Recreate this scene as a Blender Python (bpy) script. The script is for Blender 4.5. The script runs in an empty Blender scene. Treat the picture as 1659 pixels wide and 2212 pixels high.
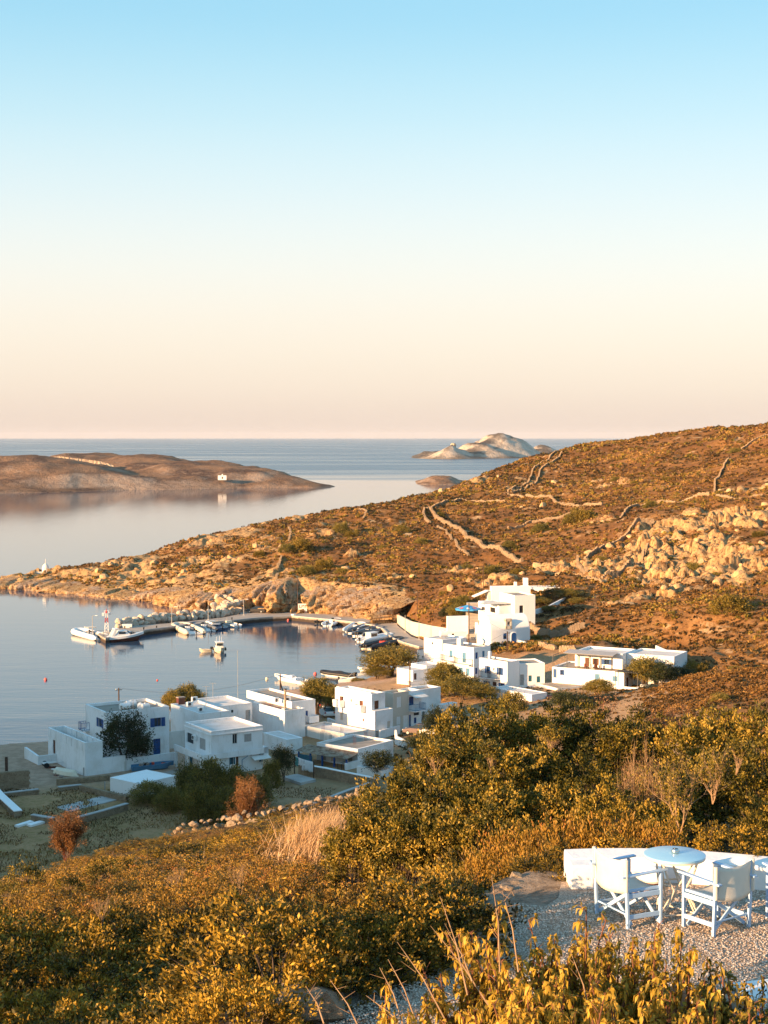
import bpy, math, random
import numpy as np
from mathutils import Vector, Matrix
random.seed(11)
RNG = np.random.default_rng(7)
scene = bpy.context.scene
col = scene.collection

# ------------------------------------------------------------------ camera
CAM_H = 43.0
HAZE = 1.5e-5
F, CX, CY = 3321.3, 829.5, 1106.0          # focal length and centre in units of a 1659 x 2212 frame
PITCH = math.atan(162.5 / F)
cam = bpy.data.cameras.new("camera")
cam.sensor_fit = 'VERTICAL'; cam.sensor_height = 36.0; cam.lens = 36.0 * F / 2212.0
cam.clip_start = 0.5; cam.clip_end = 90000
cam_o = bpy.data.objects.new("camera", cam); col.objects.link(cam_o)
cam_o.location = (0, 0, CAM_H); cam_o.rotation_euler = (math.radians(90) - PITCH, 0, 0)
scene.camera = cam_o

# ------------------------------------------------------------------ light
SUN_DIR = Vector((-0.83, -0.56, 0.0)).normalized()      # horizontal direction towards the sun
SUN_EL = math.radians(12.0)
to_sun = Vector((SUN_DIR.x * math.cos(SUN_EL), SUN_DIR.y * math.cos(SUN_EL), math.sin(SUN_EL)))
world = bpy.data.worlds.new("World"); scene.world = world; world.use_nodes = True
nt = world.node_tree; nt.nodes.clear()
wo = nt.nodes.new('ShaderNodeOutputWorld'); bg = nt.nodes.new('ShaderNodeBackground')
bg.inputs['Strength'].default_value = 0.084
sky = nt.nodes.new('ShaderNodeTexSky'); sky.sky_type = 'NISHITA'; sky.sun_disc = False
sky.sun_elevation = SUN_EL; sky.sun_rotation = math.atan2(SUN_DIR.x, SUN_DIR.y)
sky.air_density = 1.0; sky.dust_density = 2.0; sky.ozone_density = 1.5
tc = nt.nodes.new('ShaderNodeTexCoord'); sep = nt.nodes.new('ShaderNodeSeparateXYZ')
nt.links.new(tc.outputs['Generated'], sep.inputs[0])
ramp = nt.nodes.new('ShaderNodeValToRGB'); ramp.color_ramp.interpolation = 'B_SPLINE'
def s2l(c): return tuple(((v / 255.0) / 12.92 if v / 255.0 < 0.04045 else (((v / 255.0) + 0.055) / 1.055) ** 2.4) for v in c)
stops = [(0.0, (234, 212, 199)), (0.03, (245, 226, 209)), (0.075, (249, 236, 220)), (0.115, (241, 240, 232)), (0.155, (224, 237, 238)),
         (0.20, (198, 231, 240)), (0.26, (152, 213, 237)), (0.40, (134, 200, 233)), (1.0, (112, 172, 218))]
cr = ramp.color_ramp
while len(cr.elements) < len(stops): cr.elements.new(0.5)
for e, (p, c) in zip(cr.elements, stops):
    e.position = p; e.color = (*s2l(c), 1)
nt.links.new(sep.outputs['Z'], ramp.inputs[0])
mul = nt.nodes.new('ShaderNodeVectorMath'); mul.operation = 'SCALE'; mul.inputs['Scale'].default_value = 4.75
nt.links.new(ramp.outputs[0], mul.inputs[0])
mixw = nt.nodes.new('ShaderNodeMix'); mixw.data_type = 'RGBA'; mixw.inputs['Factor'].default_value = 0.80
nt.links.new(sky.outputs[0], mixw.inputs['A']); nt.links.new(mul.outputs[0], mixw.inputs['B'])
nt.links.new(mixw.outputs['Result'], bg.inputs['Color']); nt.links.new(bg.outputs[0], wo.inputs[0])
sl = bpy.data.lights.new("sun", 'SUN'); sl.energy = 5.0; sl.angle = math.radians(0.6); sl.color = (1.0, 0.61, 0.30)
so = bpy.data.objects.new("sun", sl); col.objects.link(so)
so.rotation_euler = to_sun.to_track_quat('Z', 'Y').to_euler(); so.location = (-50, -20, 90)
scene.view_settings.view_transform = 'Standard'; scene.view_settings.look = 'None'
scene.view_settings.exposure = 1.55; scene.view_settings.gamma = 1.0
scene.view_settings.use_curve_mapping = False
scene.render.engine = 'CYCLES'
scene.cycles.max_bounces = 6; scene.cycles.diffuse_bounces = 3; scene.cycles.transparent_max_bounces = 6

# ------------------------------------------------------------------ projection helpers (survey of the place from the viewpoint)
cp_, sp_ = math.cos(PITCH), math.sin(PITCH)
def ray(dx, dy):
    u = (dx - CX) / F; v = (CY - dy) / F
    return (u, cp_ + v * sp_, v * cp_ - sp_)
def at_z(dx, dy, z):
    d = ray(dx, dy); t = (z - CAM_H) / d[2]
    return Vector((d[0] * t, d[1] * t, z))
def at_y(dx, dy, y):
    d = ray(dx, dy); t = y / d[1]
    return Vector((d[0] * t, y, CAM_H + d[2] * t))
CROP = dict(A=(82.3, 1453.8, .19843), B=(329.2, 1453.8, .23148), C=(630.9, 1453.8, .21495), E=(877.8, 1234.4, .23148),
            G=(0, 1563.5, .23148), H=(548.6, 1261.8, .23148), I=(137.2, 1289.2, .26455), J=(0, 1591, .16534),
            F=(1097.2, 1344.1, .24801), T=(1179.5, 1783, .289), D=(0, 0, 1))
def K(c, x, y):
    a = CROP[c]; return (a[0] + x * a[2], a[1] + y * a[2])

# ------------------------------------------------------------------ noise (numpy)
def _h(ix, iy, s):
    h = (ix.astype(np.int64) * 374761393 + iy.astype(np.int64) * 668265263 + s * 974711 + 1013) & 0xffffffff
    h = ((h ^ (h >> 13)) * 1274126177) & 0xffffffff
    h = ((h ^ (h >> 15)) * 2246822519) & 0xffffffff
    return ((h ^ (h >> 16)) & 0xffffff) / float(0xffffff)
def vnoise(x, y, s=0):
    ix = np.floor(x); iy = np.floor(y); fx = x - ix; fy = y - iy
    fx = fx * fx * (3 - 2 * fx); fy = fy * fy * (3 - 2 * fy)
    a = _h(ix, iy, s); b = _h(ix + 1, iy, s); c = _h(ix, iy + 1, s); d = _h(ix + 1, iy + 1, s)
    return (a + (b - a) * fx) * (1 - fy) + (c + (d - c) * fx) * fy - 0.5
def fbm(x, y, s=0, o=4, g=0.5):
    r = 0; a = 1.0
    for i in range(o):
        r = r + a * vnoise(x, y, s + i * 17); x = x * 2.03 + 5.1; y = y * 2.03 - 3.7; a *= g
    return r
def cell(x, y, s=0, tilt=False):
    ix = np.floor(x); iy = np.floor(y); f1 = np.full(np.shape(x), 9.0); f2 = np.full(np.shape(x), 9.0); idv = np.zeros(np.shape(x)); tl = np.zeros(np.shape(x))
    for i in (-1, 0, 1):
        for j in (-1, 0, 1):
            jx = ix + i; jy = iy + j
            px = jx + _h(jx, jy, s); py = jy + _h(jx, jy, s + 5)
            d = np.hypot(px - x, py - y); hv = _h(jx, jy, s + 9)
            n = d < f1
            f2 = np.where(n, f1, np.minimum(f2, d)); idv = np.where(n, hv, idv); tl = np.where(n, (x - px) * (_h(jx, jy, s + 21) - .5) + (y - py) * (_h(jx, jy, s + 23) - .5), tl); f1 = np.where(n, d, f1)
    return (f1, f2, idv, tl) if tilt else (f1, f2, idv)
def ss(t):
    t = np.clip(t, 0, 1); return t * t * (3 - 2 * t)

# ------------------------------------------------------------------ terrain definition
def C2(c, x, y, z): p = at_z(*K(c, x, y), z); return (p.x, p.y)
cliff_px = [(0, 1272), (50, 1275), (100, 1278), (150, 1283), (200, 1289), (240, 1292), (300, 1298), (345, 1301), (358, 1307),
            (372, 1312), (388, 1315), (415, 1318), (450, 1320), (478, 1319)]
CLIFF = [(-140, 436), (-125, 434)] + [C2('D', x, y, 0) for x, y in cliff_px]
CLIFF += [C2('D', x, y, 1.0) for x, y in [(510, 1316), (540, 1318), (575, 1320), (641, 1322), (711, 1325), (745, 1329), (780, 1335), (820, 1341), (857, 1346)]]
shore = [(-420, 120), (-260, 236), (-150, 226), (-80, 214)] + [C2('D', x, y, 0) for x, y in
         [(0, 1608), (50, 1604), (105, 1600), (200, 1585), (330, 1563), (450, 1535), (540, 1512), (620, 1490), (700, 1482), (790, 1466), (870, 1442), (905, 1420)]]
quay_w = [C2('D', x, y, 1.0) for x, y in [(905, 1398), (872, 1389), (845, 1378), (826, 1359), (803, 1351), (766, 1345), (722, 1340), (678, 1336),
          (630, 1331), (590, 1333), (549, 1336), (480, 1343), (383, 1353), (314, 1362), (228, 1380)]]
quay_b = [C2('D', x, y, 1.0) for x, y in [(210, 1369), (256, 1354), (370, 1346), (481, 1334), (520, 1326)]]
wall_px = [(859, 1335), (889, 1359), (933, 1370), (975, 1380)]
wall_w = [C2('D', x, y, 2.6) for x, y in [(859, 1336), (889, 1359), (933, 1371), (975, 1381)]]
LAND = shore + [quay_w[0], (quay_w[0][0] + 8, quay_w[0][1] + 6)] + [(x, y) for x, y in reversed(wall_w)] + list(reversed(CLIFF)) + \
       [(-150, 446), (-120, 462), (-60, 545), (0, 660), (60, 780), (140, 900), (300, 1050), (700, 1200), (1200, 600), (1200, -600), (-900, -600), (-900, 60)]
nS = len(shore); nW = len(wall_w)
def seg_w(i):
    if i < nS - 1: return 16.0
    if i < nS + 2: return 3.0
    if i < nS + 2 + nW: return 6.0
    if i < nS + 2 + nW + len(CLIFF): return 9.0
    return 30.0
LP = np.array(LAND); LQ = np.roll(LP, -1, axis=0); LW = np.array([seg_w(i) for i in range(len(LAND))])
def sdist(x, y, P=LP, Q=LQ, W=LW):
    best = np.full(x.shape, 1e9); w = np.full(x.shape, 1.0); inside = np.zeros(x.shape, bool)
    for i in range(len(P)):
        ax, ay = P[i]; bx, by = Q[i]; ex, ey = bx - ax, by - ay
        t = np.clip(((x - ax) * ex + (y - ay) * ey) / (ex * ex + ey * ey + 1e-9), 0, 1)
        d = (x - ax - t * ex) ** 2 + (y - ay - t * ey) ** 2
        n = d < best; best = np.where(n, d, best)
        if W is not None: w = np.where(n, W[i], w)
        c = ((ay > y) != (by > y)) & (x < ex * (y - ay) / (ey if abs(ey) > 1e-9 else 1e-9) + ax)
        inside ^= c
    d = np.sqrt(best); return np.where(inside, d, -d), w
ctl = []
def cd(dx, dy, depth, dz=0): p = at_y(dx, dy, depth); ctl.append((p.x, p.y, p.z + dz))
ridge = [(-120, 1262, 442), (0, 1252, 445), (100, 1239, 450), (180, 1224, 455), (260, 1210, 460), (340, 1196, 466), (430, 1161, 476), (520, 1143, 490), (610, 1128, 502),
         (700, 1106, 515), (800, 1095, 530), (880, 1079, 548), (960, 1055, 580), (1040, 1028, 612), (1090, 1010, 640), (1150, 990, 670), (1220, 975, 700), (1320, 955, 715),
         (1400, 943, 705), (1500, 935, 680), (1600, 925, 655), (1659, 917, 640), (1800, 890, 620)]
for (a, b, c) in ridge:
    cd(a, b, c); p = at_y(a, b, c); k = 30 if a < 300 else (80 if a < 900 else 120)
    ctl.append((p.x + (-8 if a < 300 else 0), p.y + k, p.z * 0.45 - (2 if a < 300 else 4) if a < 900 else p.z - 12))
for (a, b) in [(372, 1832), (455, 1818), (560, 1806), (680, 1784), (795, 1758), (900, 1740)]: cd(a, b, 56.5); cd(a, b, 62, -1.8); cd(a, b, 50, .25)
for q in [(660, 1247, 384), (740, 1250, 378), (840, 1259, 368), (570, 1254, 384), (480, 1272, 392), (1320, 964, 660), (1400, 953, 640), (1500, 944, 620), (1600, 934, 600), (1240, 985, 650), (1800, 905, 560), (0, 1256, 440), (100, 1255, 436), (200, 1262, 425), (300, 1262, 416), (400, 1275, 400), (400, 1230, 430), (430, 1195, 450), (500, 1262, 390), (520, 1200, 435), (610, 1243, 383), (610, 1190, 430), (610, 1155, 466),
          (700, 1248, 378), (700, 1180, 440), (700, 1135, 485), (800, 1255, 372), (800, 1200, 420), (800, 1140, 480), (880, 1280, 356), (880, 1200, 415), (880, 1130, 490),
          (1000, 1300, 335), (1000, 1240, 380), (1000, 1180, 425), (1000, 1120, 490), (1000, 1070, 555), (1100, 1270, 345), (1100, 1200, 405), (1100, 1140, 465), (1100, 1075, 550),
          (1200, 1265, 340), (1200, 1210, 385), (1200, 1150, 440), (1200, 1090, 515), (1200, 1030, 600), (1300, 1330, 296), (1300, 1270, 335), (1300, 1190, 390), (1300, 1120, 450), (1300, 1060, 520), (1300, 1000, 620),
          (1400, 1290, 318), (1400, 1200, 366), (1400, 1120, 420), (1400, 1060, 490), (1400, 1000, 580), (1500, 1350, 282), (1500, 1270, 326), (1500, 1160, 376), (1500, 1110, 412), (1500, 1050, 480), (1500, 990, 570),
          (1600, 1350, 276), (1600, 1260, 322), (1600, 1160, 366), (1600, 1100, 410), (1600, 1040, 470), (1600, 980, 560), (1800, 1350, 270), (1800, 1200, 330), (1800, 1050, 430),
          (1300, 1385, 270), (1200, 1385, 282), (1200, 1340, 303), (1550, 1430, 246), (1450, 1408, 276), (1400, 1440, 252), (1660, 1450, 222), (1650, 1520, 185), (1500, 1530, 190), (1800, 1500, 190), (1400, 1490, 228)]:
    cd(*q)
ctl += [(-60, 205, 1.8), (-45, 200, 2.0), (-50, 180, 2.2), (-30, 200, 2.0), (-20, 215, 2.0), (-8, 225, 2.0), (0, 235, 2.3), (-5, 205, 2.0), (5, 212, 2.0), (-36, 186, 2.0), (-15, 186, 2.0), (-3, 186, 2.0),
        (4, 245, 2.4), (10, 262, 2.8), (8, 290, 2.4), (10, 312, 2.2), (14, 252, 3.0), (20, 240, 3.0), (26, 250, 3.4), (24, 285, 5.0), (33, 285, 5.0), (22, 305, 6.0), (18, 300, 4.0), (30, 300, 6.2), (35, 240, 3.6), (45, 238, 4.0), (56, 236, 5.0),
        (-48, 165, 2.3), (-38, 170, 2.2), (-38, 150, 2.5), (-25, 170, 2.2), (-10, 165, 2.3), (-22, 150, 2.6), (2, 168, 2.8), (0, 180, 2.2), (12, 200, 2.6), (12, 175, 4.0), (22, 205, 4.0),
        (-40, 135, 4.0), (-25, 130, 5.0), (-10, 125, 7.0), (5, 135, 6.0), (20, 140, 7.0), (40, 150, 9.0), (60, 180, 9.5), (90, 200, 14),
        (-25, 95, 14), (-8, 95, 16.5), (8, 95, 18), (30, 95, 19), (60, 90, 22), (-20, 70, 21), (-16, 56, 25.0), (4, 58, 29.4), (12, 58, 30.5), (24, 58, 31),
        (-14, 46, 28.4), (-6, 44, 30.4), (2, 44, 31.9), (10, 46, 32.4), (20, 46, 33),
        (-11, 36, 31.6), (-5, 36, 32.8), (1, 36, 33.6), (7, 36, 34.0), (13, 36, 34.4), (-9, 28, 33.6), (-4, 28, 34.4), (1, 28, 34.8), (6, 28, 35.2), (11, 28, 35.6),
        (-7, 22, 35.0), (-3, 22, 35.4), (1, 22, 35.7), (5, 22, 36.3), (9, 22, 36.5), (-5, 16, 36.1), (-2, 16, 36.3), (-8, 12, 36.6), (-3, 12, 36.9), (0, 4, 37.5), (-10, 0, 37.5), (12, 0, 38), (12, 12, 38), (12, 18, 37.4),
        (-25, 20, 34), (-30, 45, 27), (-40, 0, 36), (40, 0, 40), (40, 40, 36), (0, -40, 42), (-60, -40, 40), (60, -60, 46),
        (-70, 180, 6), (-70, 150, 9), (-62, 120, 12), (-90, 120, 23), (-100, 175, 14), (-110, 150, 25), (-135, 135, 34), (-140, 165, 25), (-135, 105, 36.5), (-170, 100, 39), (-180, 150, 30), (-230, 120, 28), (-150, 190, 14), (-200, 30, 42), (-90, 60, 30), (-110, 85, 33.5),  # unseen hill left of the frame, heights shaped to shade the near village
        (-300, -100, 45), (300, -100, 60), (300, 200, 55), (300, 400, 70), (300, 600, 70), (-700, -400, 60), (900, -400, 90), (900, 500, 110), (250, 850, 12)]
CT = np.array(ctl, float)
def _phi(r2): return np.where(r2 > 1e-12, 0.5 * r2 * np.log(r2 + 1e-12), 0)
_n = len(CT); _K = _phi((CT[:, None, 0] - CT[None, :, 0]) ** 2 + (CT[:, None, 1] - CT[None, :, 1]) ** 2)
_K += np.eye(_n) * 1.0
_Pm = np.c_[np.ones(_n), CT[:, :2]]
_A = np.block([[_K, _Pm], [_Pm.T, np.zeros((3, 3))]])
_sol = np.linalg.solve(_A, np.r_[CT[:, 2], 0, 0, 0])
def tps(x, y):
    out = np.empty(x.shape); xf, yf, of = x.ravel(), y.ravel(), np.empty(x.size)
    for i in range(0, xf.size, 60000):
        a, b = xf[i:i + 60000], yf[i:i + 60000]
        of[i:i + 60000] = _phi((a[:, None] - CT[:, 0]) ** 2 + (b[:, None] - CT[:, 1]) ** 2) @ _sol[:_n] + _sol[_n] + _sol[_n + 1] * a + _sol[_n + 2] * b
    return of.reshape(x.shape)
TZ = 37.7
TERR = [(1.85, 18.5), (1.3, 17.6), (0.6, 16.6), (-0.6, 14.8), (-1.3, 13.4), (-2.5, 10), (-6, -14), (40, -14), (40, 14), (9, 17.2), (6, 18.2), (4.6, 18.5)]
TP = np.array(TERR); TQ = np.roll(TP, -1, axis=0)
# rocky crags: centre from the survey, radius across / along, strength
CRAG = []
for (dx, dy, dep, rx, ry, k) in [(1440, 1180, 374, 15, 22, 1.0), (1400, 1215, 352, 14, 14, .8), (1540, 1225, 338, 12, 14, .85), (1450, 1275, 315, 12, 9, .55), (1350, 1180, 385, 12, 10, .6), (1560, 1120, 400, 12, 14, .8), (1500, 1140, 392, 16, 20, 1.0), (1560, 1180, 362, 7, 26, 0.9), (1600, 1240, 330, 8, 18, 0.8), (1330, 1240, 352, 11, 14, 0.75), (1390, 1250, 340, 9, 14, 0.6),
                                 (1240, 1240, 362, 12, 16, 0.6), (1650, 1120, 400, 12, 12, 0.9), (1630, 1050, 455, 10, 8, 0.7), (1480, 1240, 335, 12, 8, 0.6), (1310, 1130, 440, 8, 6, 0.35), (1640, 1180, 355, 7, 10, 0.6),
                                 (760, 1235, 398, 10, 8, 0.35), (930, 1230, 386, 14, 12, 0.35), (490, 1200, 430, 26, 14, 0.6), (380, 1200, 440, 20, 16, 0.6), (300, 1230, 430, 22, 14, 0.6), (200, 1245, 432, 25, 12, 0.6), (80, 1250, 438, 30, 10, 0.8),
                                 (1180, 1050, 560, 22, 16, 0.35), (1280, 1050, 540, 15, 14, 0.3), (1130, 1100, 500, 12, 10, 0.3), (1000, 1050, 585, 20, 12, 0.4), (1070, 1265, 352, 12, 8, 0.5), (640, 1230, 405, 14, 10, 0.4)]:
    p = at_y(dx, dy, dep); CRAG.append((p.x, p.y, rx, ry, k))
def rockmask(x, y):
    m = np.zeros(x.shape)
    for (a, b, rx, ry, k) in CRAG:
        m = np.maximum(m, k * np.exp(-(((x - a) / rx) ** 2 + ((y - b) / ry) ** 2) ** 1.3))
    m = np.maximum(m, .41 * ss((-8 - x) / 30) * ss((y - 385) / 20) * (y < 520))
    n = fbm(x / 9.0, y / 9.0, 3, 4) * 1.1
    return np.clip(m * 1.5 + n * 1.5 * (m > 0.02) - 0.38, 0, 1)
def ground(x, y, fine=True, full=False):
    x = np.asarray(x, float); y = np.asarray(y, float)
    sd, w = sdist(x, y); z = tps(x, y)
    rm = rockmask(x, y); rd = rm * (1 - .6 * ss((-8 - x) / 30) * (y > 385))
    hill = ss((np.hypot(x * 1.0, y) - 262) / 60) * 1.0
    hill = np.maximum(hill, ss((x - 34) / 12) * ss((y - 120) / 60)); hill = np.maximum(hill, ss((x - 15) / 8) * ss((y - 258) / 18) * .9)
    far = ss((y - 75) / 20)
    if fine:
        z = z + hill * (fbm(x / 22, y / 22, 1, 5) * 2.6 + fbm(x / 3.0, y / 3.0, 7, 3) * 0.7)
        f1, f2, idv, tl = cell(x / 5.5 + fbm(x / 4, y / 4, 30, 3) * .7, y / 6.5 + fbm(x / 4, y / 4, 31, 3) * .7, 4, True)
        g1, g2, idw, tm = cell(x / 1.9 + fbm(x / 2, y / 2, 32, 2) * .5, y / 2.3, 14, True)
        z = z + rd * hill * (idv * 3.0 - 1.0 + tl * 5.5 - np.exp(-(f2 - f1) / .10) * 1.1 + (idw - .5) * 1.1 + tm * 2.2 - np.exp(-(g2 - g1) / .12) * .45 + fbm(x / 1.5, y / 1.5, 35, 4) * 1.1)
        near = 1 - ss((y - 60) / 20)
        z = z + near * fbm(x / 2.0, y / 2.0, 21, 3) * 0.35
        z = z + (1 - hill) * far * fbm(x / 3, y / 3, 22, 3) * 0.16
    td, _ = sdist(x, y, TP, TQ, None)
    b = ss((td + 1.5) / 1.45)
    tz = TZ + (fbm(x / .8, y / .8, 40, 3) * 0.03 if fine else 0)
    if fine:
        c1, c2, ci = cell(x / 0.7, y / 0.7, 77)
        tz = tz + np.where(td < 0.05, (ci - .5) * .35 + (c2 - c1) * .15, 0) * ss(-td / .5)
    z = z * (1 - b) + tz * b
    lo = 0.35
    prof = ss(sd / w)
    z = np.where(sd > 0, lo * ss(sd / 3) + (z - lo) * prof, -np.minimum(2.5, 0.05 - sd * 0.25))
    if full: return z, sd, rm, hill, td
    return z
def gz(x, y): return float(ground(np.array([x]), np.array([y]), False)[0])
def gzf(x, y): return float(ground(np.array([x]), np.array([y]), True)[0])
def hits(pts, lo=14.0, hi=820.0, n=700):
    """where the sight lines through the given picture points meet the terrain"""
    ys = np.geomspace(lo, hi, n); R = np.array([ray(a, b) for a, b in pts]); m = len(R)
    X = R[:, None, 0] / R[:, None, 1] * ys; Y = np.broadcast_to(ys, X.shape); Z = CAM_H + R[:, None, 2] / R[:, None, 1] * ys
    G = ground(X, Y, False); below = Z < G
    out = []
    for i in range(m):
        j = int(np.argmax(below[i])) if below[i].any() else n - 1
        out.append((X[i, j], ys[j], G[i, j]))
    return out

# ------------------------------------------------------------------ mesh helpers
def np_mesh(name, V, Fc, mat, smooth=False, attrs=None):
    V = np.asarray(V, np.float32); Fc = np.asarray(Fc, np.int32); k = Fc.shape[1]
    me = bpy.data.meshes.new(name)
    me.vertices.add(len(V)); me.vertices.foreach_set('co', V.ravel())
    me.loops.add(Fc.size); me.loops.foreach_set('vertex_index', Fc.ravel())
    me.polygons.add(len(Fc)); me.polygons.foreach_set('loop_start', np.arange(0, Fc.size, k, dtype=np.int32))
    if smooth: me.polygons.foreach_set('use_smooth', np.ones(len(Fc), bool))
    for an, av in (attrs or {}).items():
        av = np.asarray(av, np.float32)
        if av.ndim == 1:
            a = me.attributes.new(an, 'FLOAT', 'POINT'); a.data.foreach_set('value', av)
    me.update(calc_edges=True)
    if mat: me.materials.append(mat)
    return me
def link(name, me, parent=None, loc=None, rot=None):
    o = bpy.data.objects.new(name, me); col.objects.link(o)
    if parent is not None: o.parent = parent
    if loc is not None: o.location = loc
    if rot is not None: o.rotation_euler = rot
    return o
def tag(o, label=None, cat=None, group=None, kind=None):
    if label: o['label'] = label
    if cat: o['category'] = cat
    if group: o['group'] = group
    if kind: o['kind'] = kind
    return o
def empty(name, loc=(0, 0, 0), rz=0, label=None, cat=None, group=None):
    o = bpy.data.objects.new(name, None); o.empty_display_size = 0.3; col.objects.link(o)
    o.location = loc; o.rotation_euler = (0, 0, rz)
    return tag(o, label, cat, group)
def copy_tree(o, parent=None):
    c = o.copy(); col.objects.link(c)
    if parent is not None: c.parent = parent
    for ch in [q for q in bpy.data.objects if q.parent == o] if o.name not in KIDS else KIDS[o.name]:
        copy_tree(ch, c)
    return c
KIDS = {}
class MB:
    """collects simple solids into one mesh"""
    def __init__(s): s.v = []; s.f = []
    def add(s, vs, fs):
        n = len(s.v); s.v += [tuple(v) for v in vs]; s.f += [tuple(i + n for i in f) for f in fs]; return s
    def box(s, x0, x1, y0, y1, z0, z1):
        return s.add([(x0, y0, z0), (x1, y0, z0), (x1, y1, z0), (x0, y1, z0), (x0, y0, z1), (x1, y0, z1), (x1, y1, z1), (x0, y1, z1)],
                     [(0, 3, 2, 1), (4, 5, 6, 7), (0, 1, 5, 4), (1, 2, 6, 5), (2, 3, 7, 6), (3, 0, 4, 7)])
    def bar(s, a, b, w, d=None, up=(0, 0, 1)):
        a = Vector(a); b = Vector(b); d = d or w; t = (b - a).normalized(); up = Vector(up)
        if abs(t.dot(up)) > .95: up = Vector((0, 1, 0))
        r = t.cross(up).normalized() * w / 2; u = r.cross(t).normalized() * d / 2
        return s.add([a - r - u, a + r - u, a + r + u, a - r + u, b - r - u, b + r - u, b + r + u, b - r + u],
                     [(0, 1, 2, 3), (7, 6, 5, 4), (0, 4, 5, 1), (1, 5, 6, 2), (2, 6, 7, 3), (3, 7, 4, 0)])
    def tube(s, pts, rad, n=6, caps=True):
        pts = [Vector(p) for p in pts]; rad = rad if hasattr(rad, '__len__') else [rad] * len(pts)
        rings = []
        for i, p in enumerate(pts):
            t = (pts[min(i + 1, len(pts) - 1)] - pts[max(i - 1, 0)]).normalized()
            up = Vector((0, 0, 1)) if abs(t.z) < .9 else Vector((0, 1, 0))
            a = t.cross(up).normalized(); b = a.cross(t)
            rings.append([p + (a * math.cos(2 * math.pi * k / n) + b * math.sin(2 * math.pi * k / n)) * rad[i] for k in range(n)])
        vs = [q for r in rings for q in r]; fs = []
        for i in range(len(pts) - 1):
            for k in range(n):
                k2 = (k + 1) % n; fs.append((i * n + k, i * n + k2, (i + 1) * n + k2, (i + 1) * n + k))
        if caps: fs += [tuple(range(n - 1, -1, -1)), tuple((len(pts) - 1) * n + k for k in range(n))]
        return s.add(vs, fs)
    def lathe(s, prof, c=(0, 0, 0), n=16):
        m = len(prof); vs = []
        for (r, z) in prof: vs += [(c[0] + r * math.cos(2 * math.pi * k / n), c[1] + r * math.sin(2 * math.pi * k / n), c[2] + z) for k in range(n)]
        fs = [(i * n + k, i * n + (k + 1) % n, (i + 1) * n + (k + 1) % n, (i + 1) * n + k) for i in range(m - 1) for k in range(n)]
        fs += [tuple(range(n - 1, -1, -1)), tuple((m - 1) * n + k for k in range(n))]
        return s.add(vs, fs)
    def prism(s, poly, z0, z1):
        n = len(poly)
        return s.add([(x, y, z0) for x, y in poly] + [(x, y, z1) for x, y in poly],
                     [tuple(range(n - 1, -1, -1)), tuple(range(n, 2 * n))] + [(i, (i + 1) % n, n + (i + 1) % n, n + i) for i in range(n)])
    def build(s, name, mat, parent=None, smooth=False, loc=None, rot=None, bevel=0):
        me = bpy.data.meshes.new(name); me.from_pydata(s.v, [], s.f); me.update()
        if smooth:
            me.polygons.foreach_set('use_smooth', [True] * len(me.polygons))
            try: me.set_sharp_from_angle(angle=math.radians(40))
            except Exception: pass
        me.materials.append(mat)
        o = link(name, me, parent, loc, rot)
        if bevel:
            b = o.modifiers.new('bevel', 'BEVEL'); b.width = bevel; b.segments = 2; b.limit_method = 'ANGLE'
        return o
# ------------------------------------------------------------------ materials
M = {}
def new_mat(name):
    m = bpy.data.materials.new(name); m.use_nodes = True; t = m.node_tree; b = t.nodes['Principled BSDF']; M[name] = m
    return m, t, b
def N(t, k, **kw):
    n = t.nodes.new(k)
    for a, v in kw.items(): setattr(n, a, v)
    return n
def coords(t, scale=(1, 1, 1), kind='Object'):
    c = N(t, 'ShaderNodeTexCoord'); m = N(t, 'ShaderNodeMapping'); m.inputs['Scale'].default_value = scale
    t.links.new(c.outputs[kind], m.inputs[0]); return m.outputs[0]
def worldpos(t, scale=(1, 1, 1)):
    c = N(t, 'ShaderNodeNewGeometry'); m = N(t, 'ShaderNodeMapping'); m.inputs['Scale'].default_value = scale
    t.links.new(c.outputs['Position'], m.inputs[0]); return m.outputs[0]
def noise(t, vec, scale, detail=4, rough=0.55):
    n = N(t, 'ShaderNodeTexNoise'); n.inputs['Scale'].default_value = scale; n.inputs['Detail'].default_value = detail; n.inputs['Roughness'].default_value = rough
    t.links.new(vec, n.inputs['Vector']); return n.outputs['Fac']
def mrange(t, f, a, b, c=0.0, d=1.0):
    n = N(t, 'ShaderNodeMapRange'); n.inputs['From Min'].default_value = a; n.inputs['From Max'].default_value = b
    n.inputs['To Min'].default_value = c; n.inputs['To Max'].default_value = d; t.links.new(f, n.inputs['Value']); return n.outputs[0]
def mixc(t, f, a, b, mode='MIX'):
    n = N(t, 'ShaderNodeMix'); n.data_type = 'RGBA'; n.blend_type = mode
    if isinstance(f, (int, float)): n.inputs['Factor'].default_value = f
    else: t.links.new(f, n.inputs['Factor'])
    for k, v in (('A', a), ('B', b)):
        if isinstance(v, tuple): n.inputs[k].default_value = (*v[:3], 1)
        else: t.links.new(v, n.inputs[k])
    return n.outputs['Result']
def attr(t, name): n = N(t, 'ShaderNodeAttribute'); n.attribute_name = name; return n.outputs['Fac']
def bump(t, b, h, strength, dist):
    n = N(t, 'ShaderNodeBump'); n.inputs['Strength'].default_value = strength; n.inputs['Distance'].default_value = dist
    t.links.new(h, n.inputs['Height']); t.links.new(n.outputs[0], b.inputs['Normal']); return n
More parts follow.
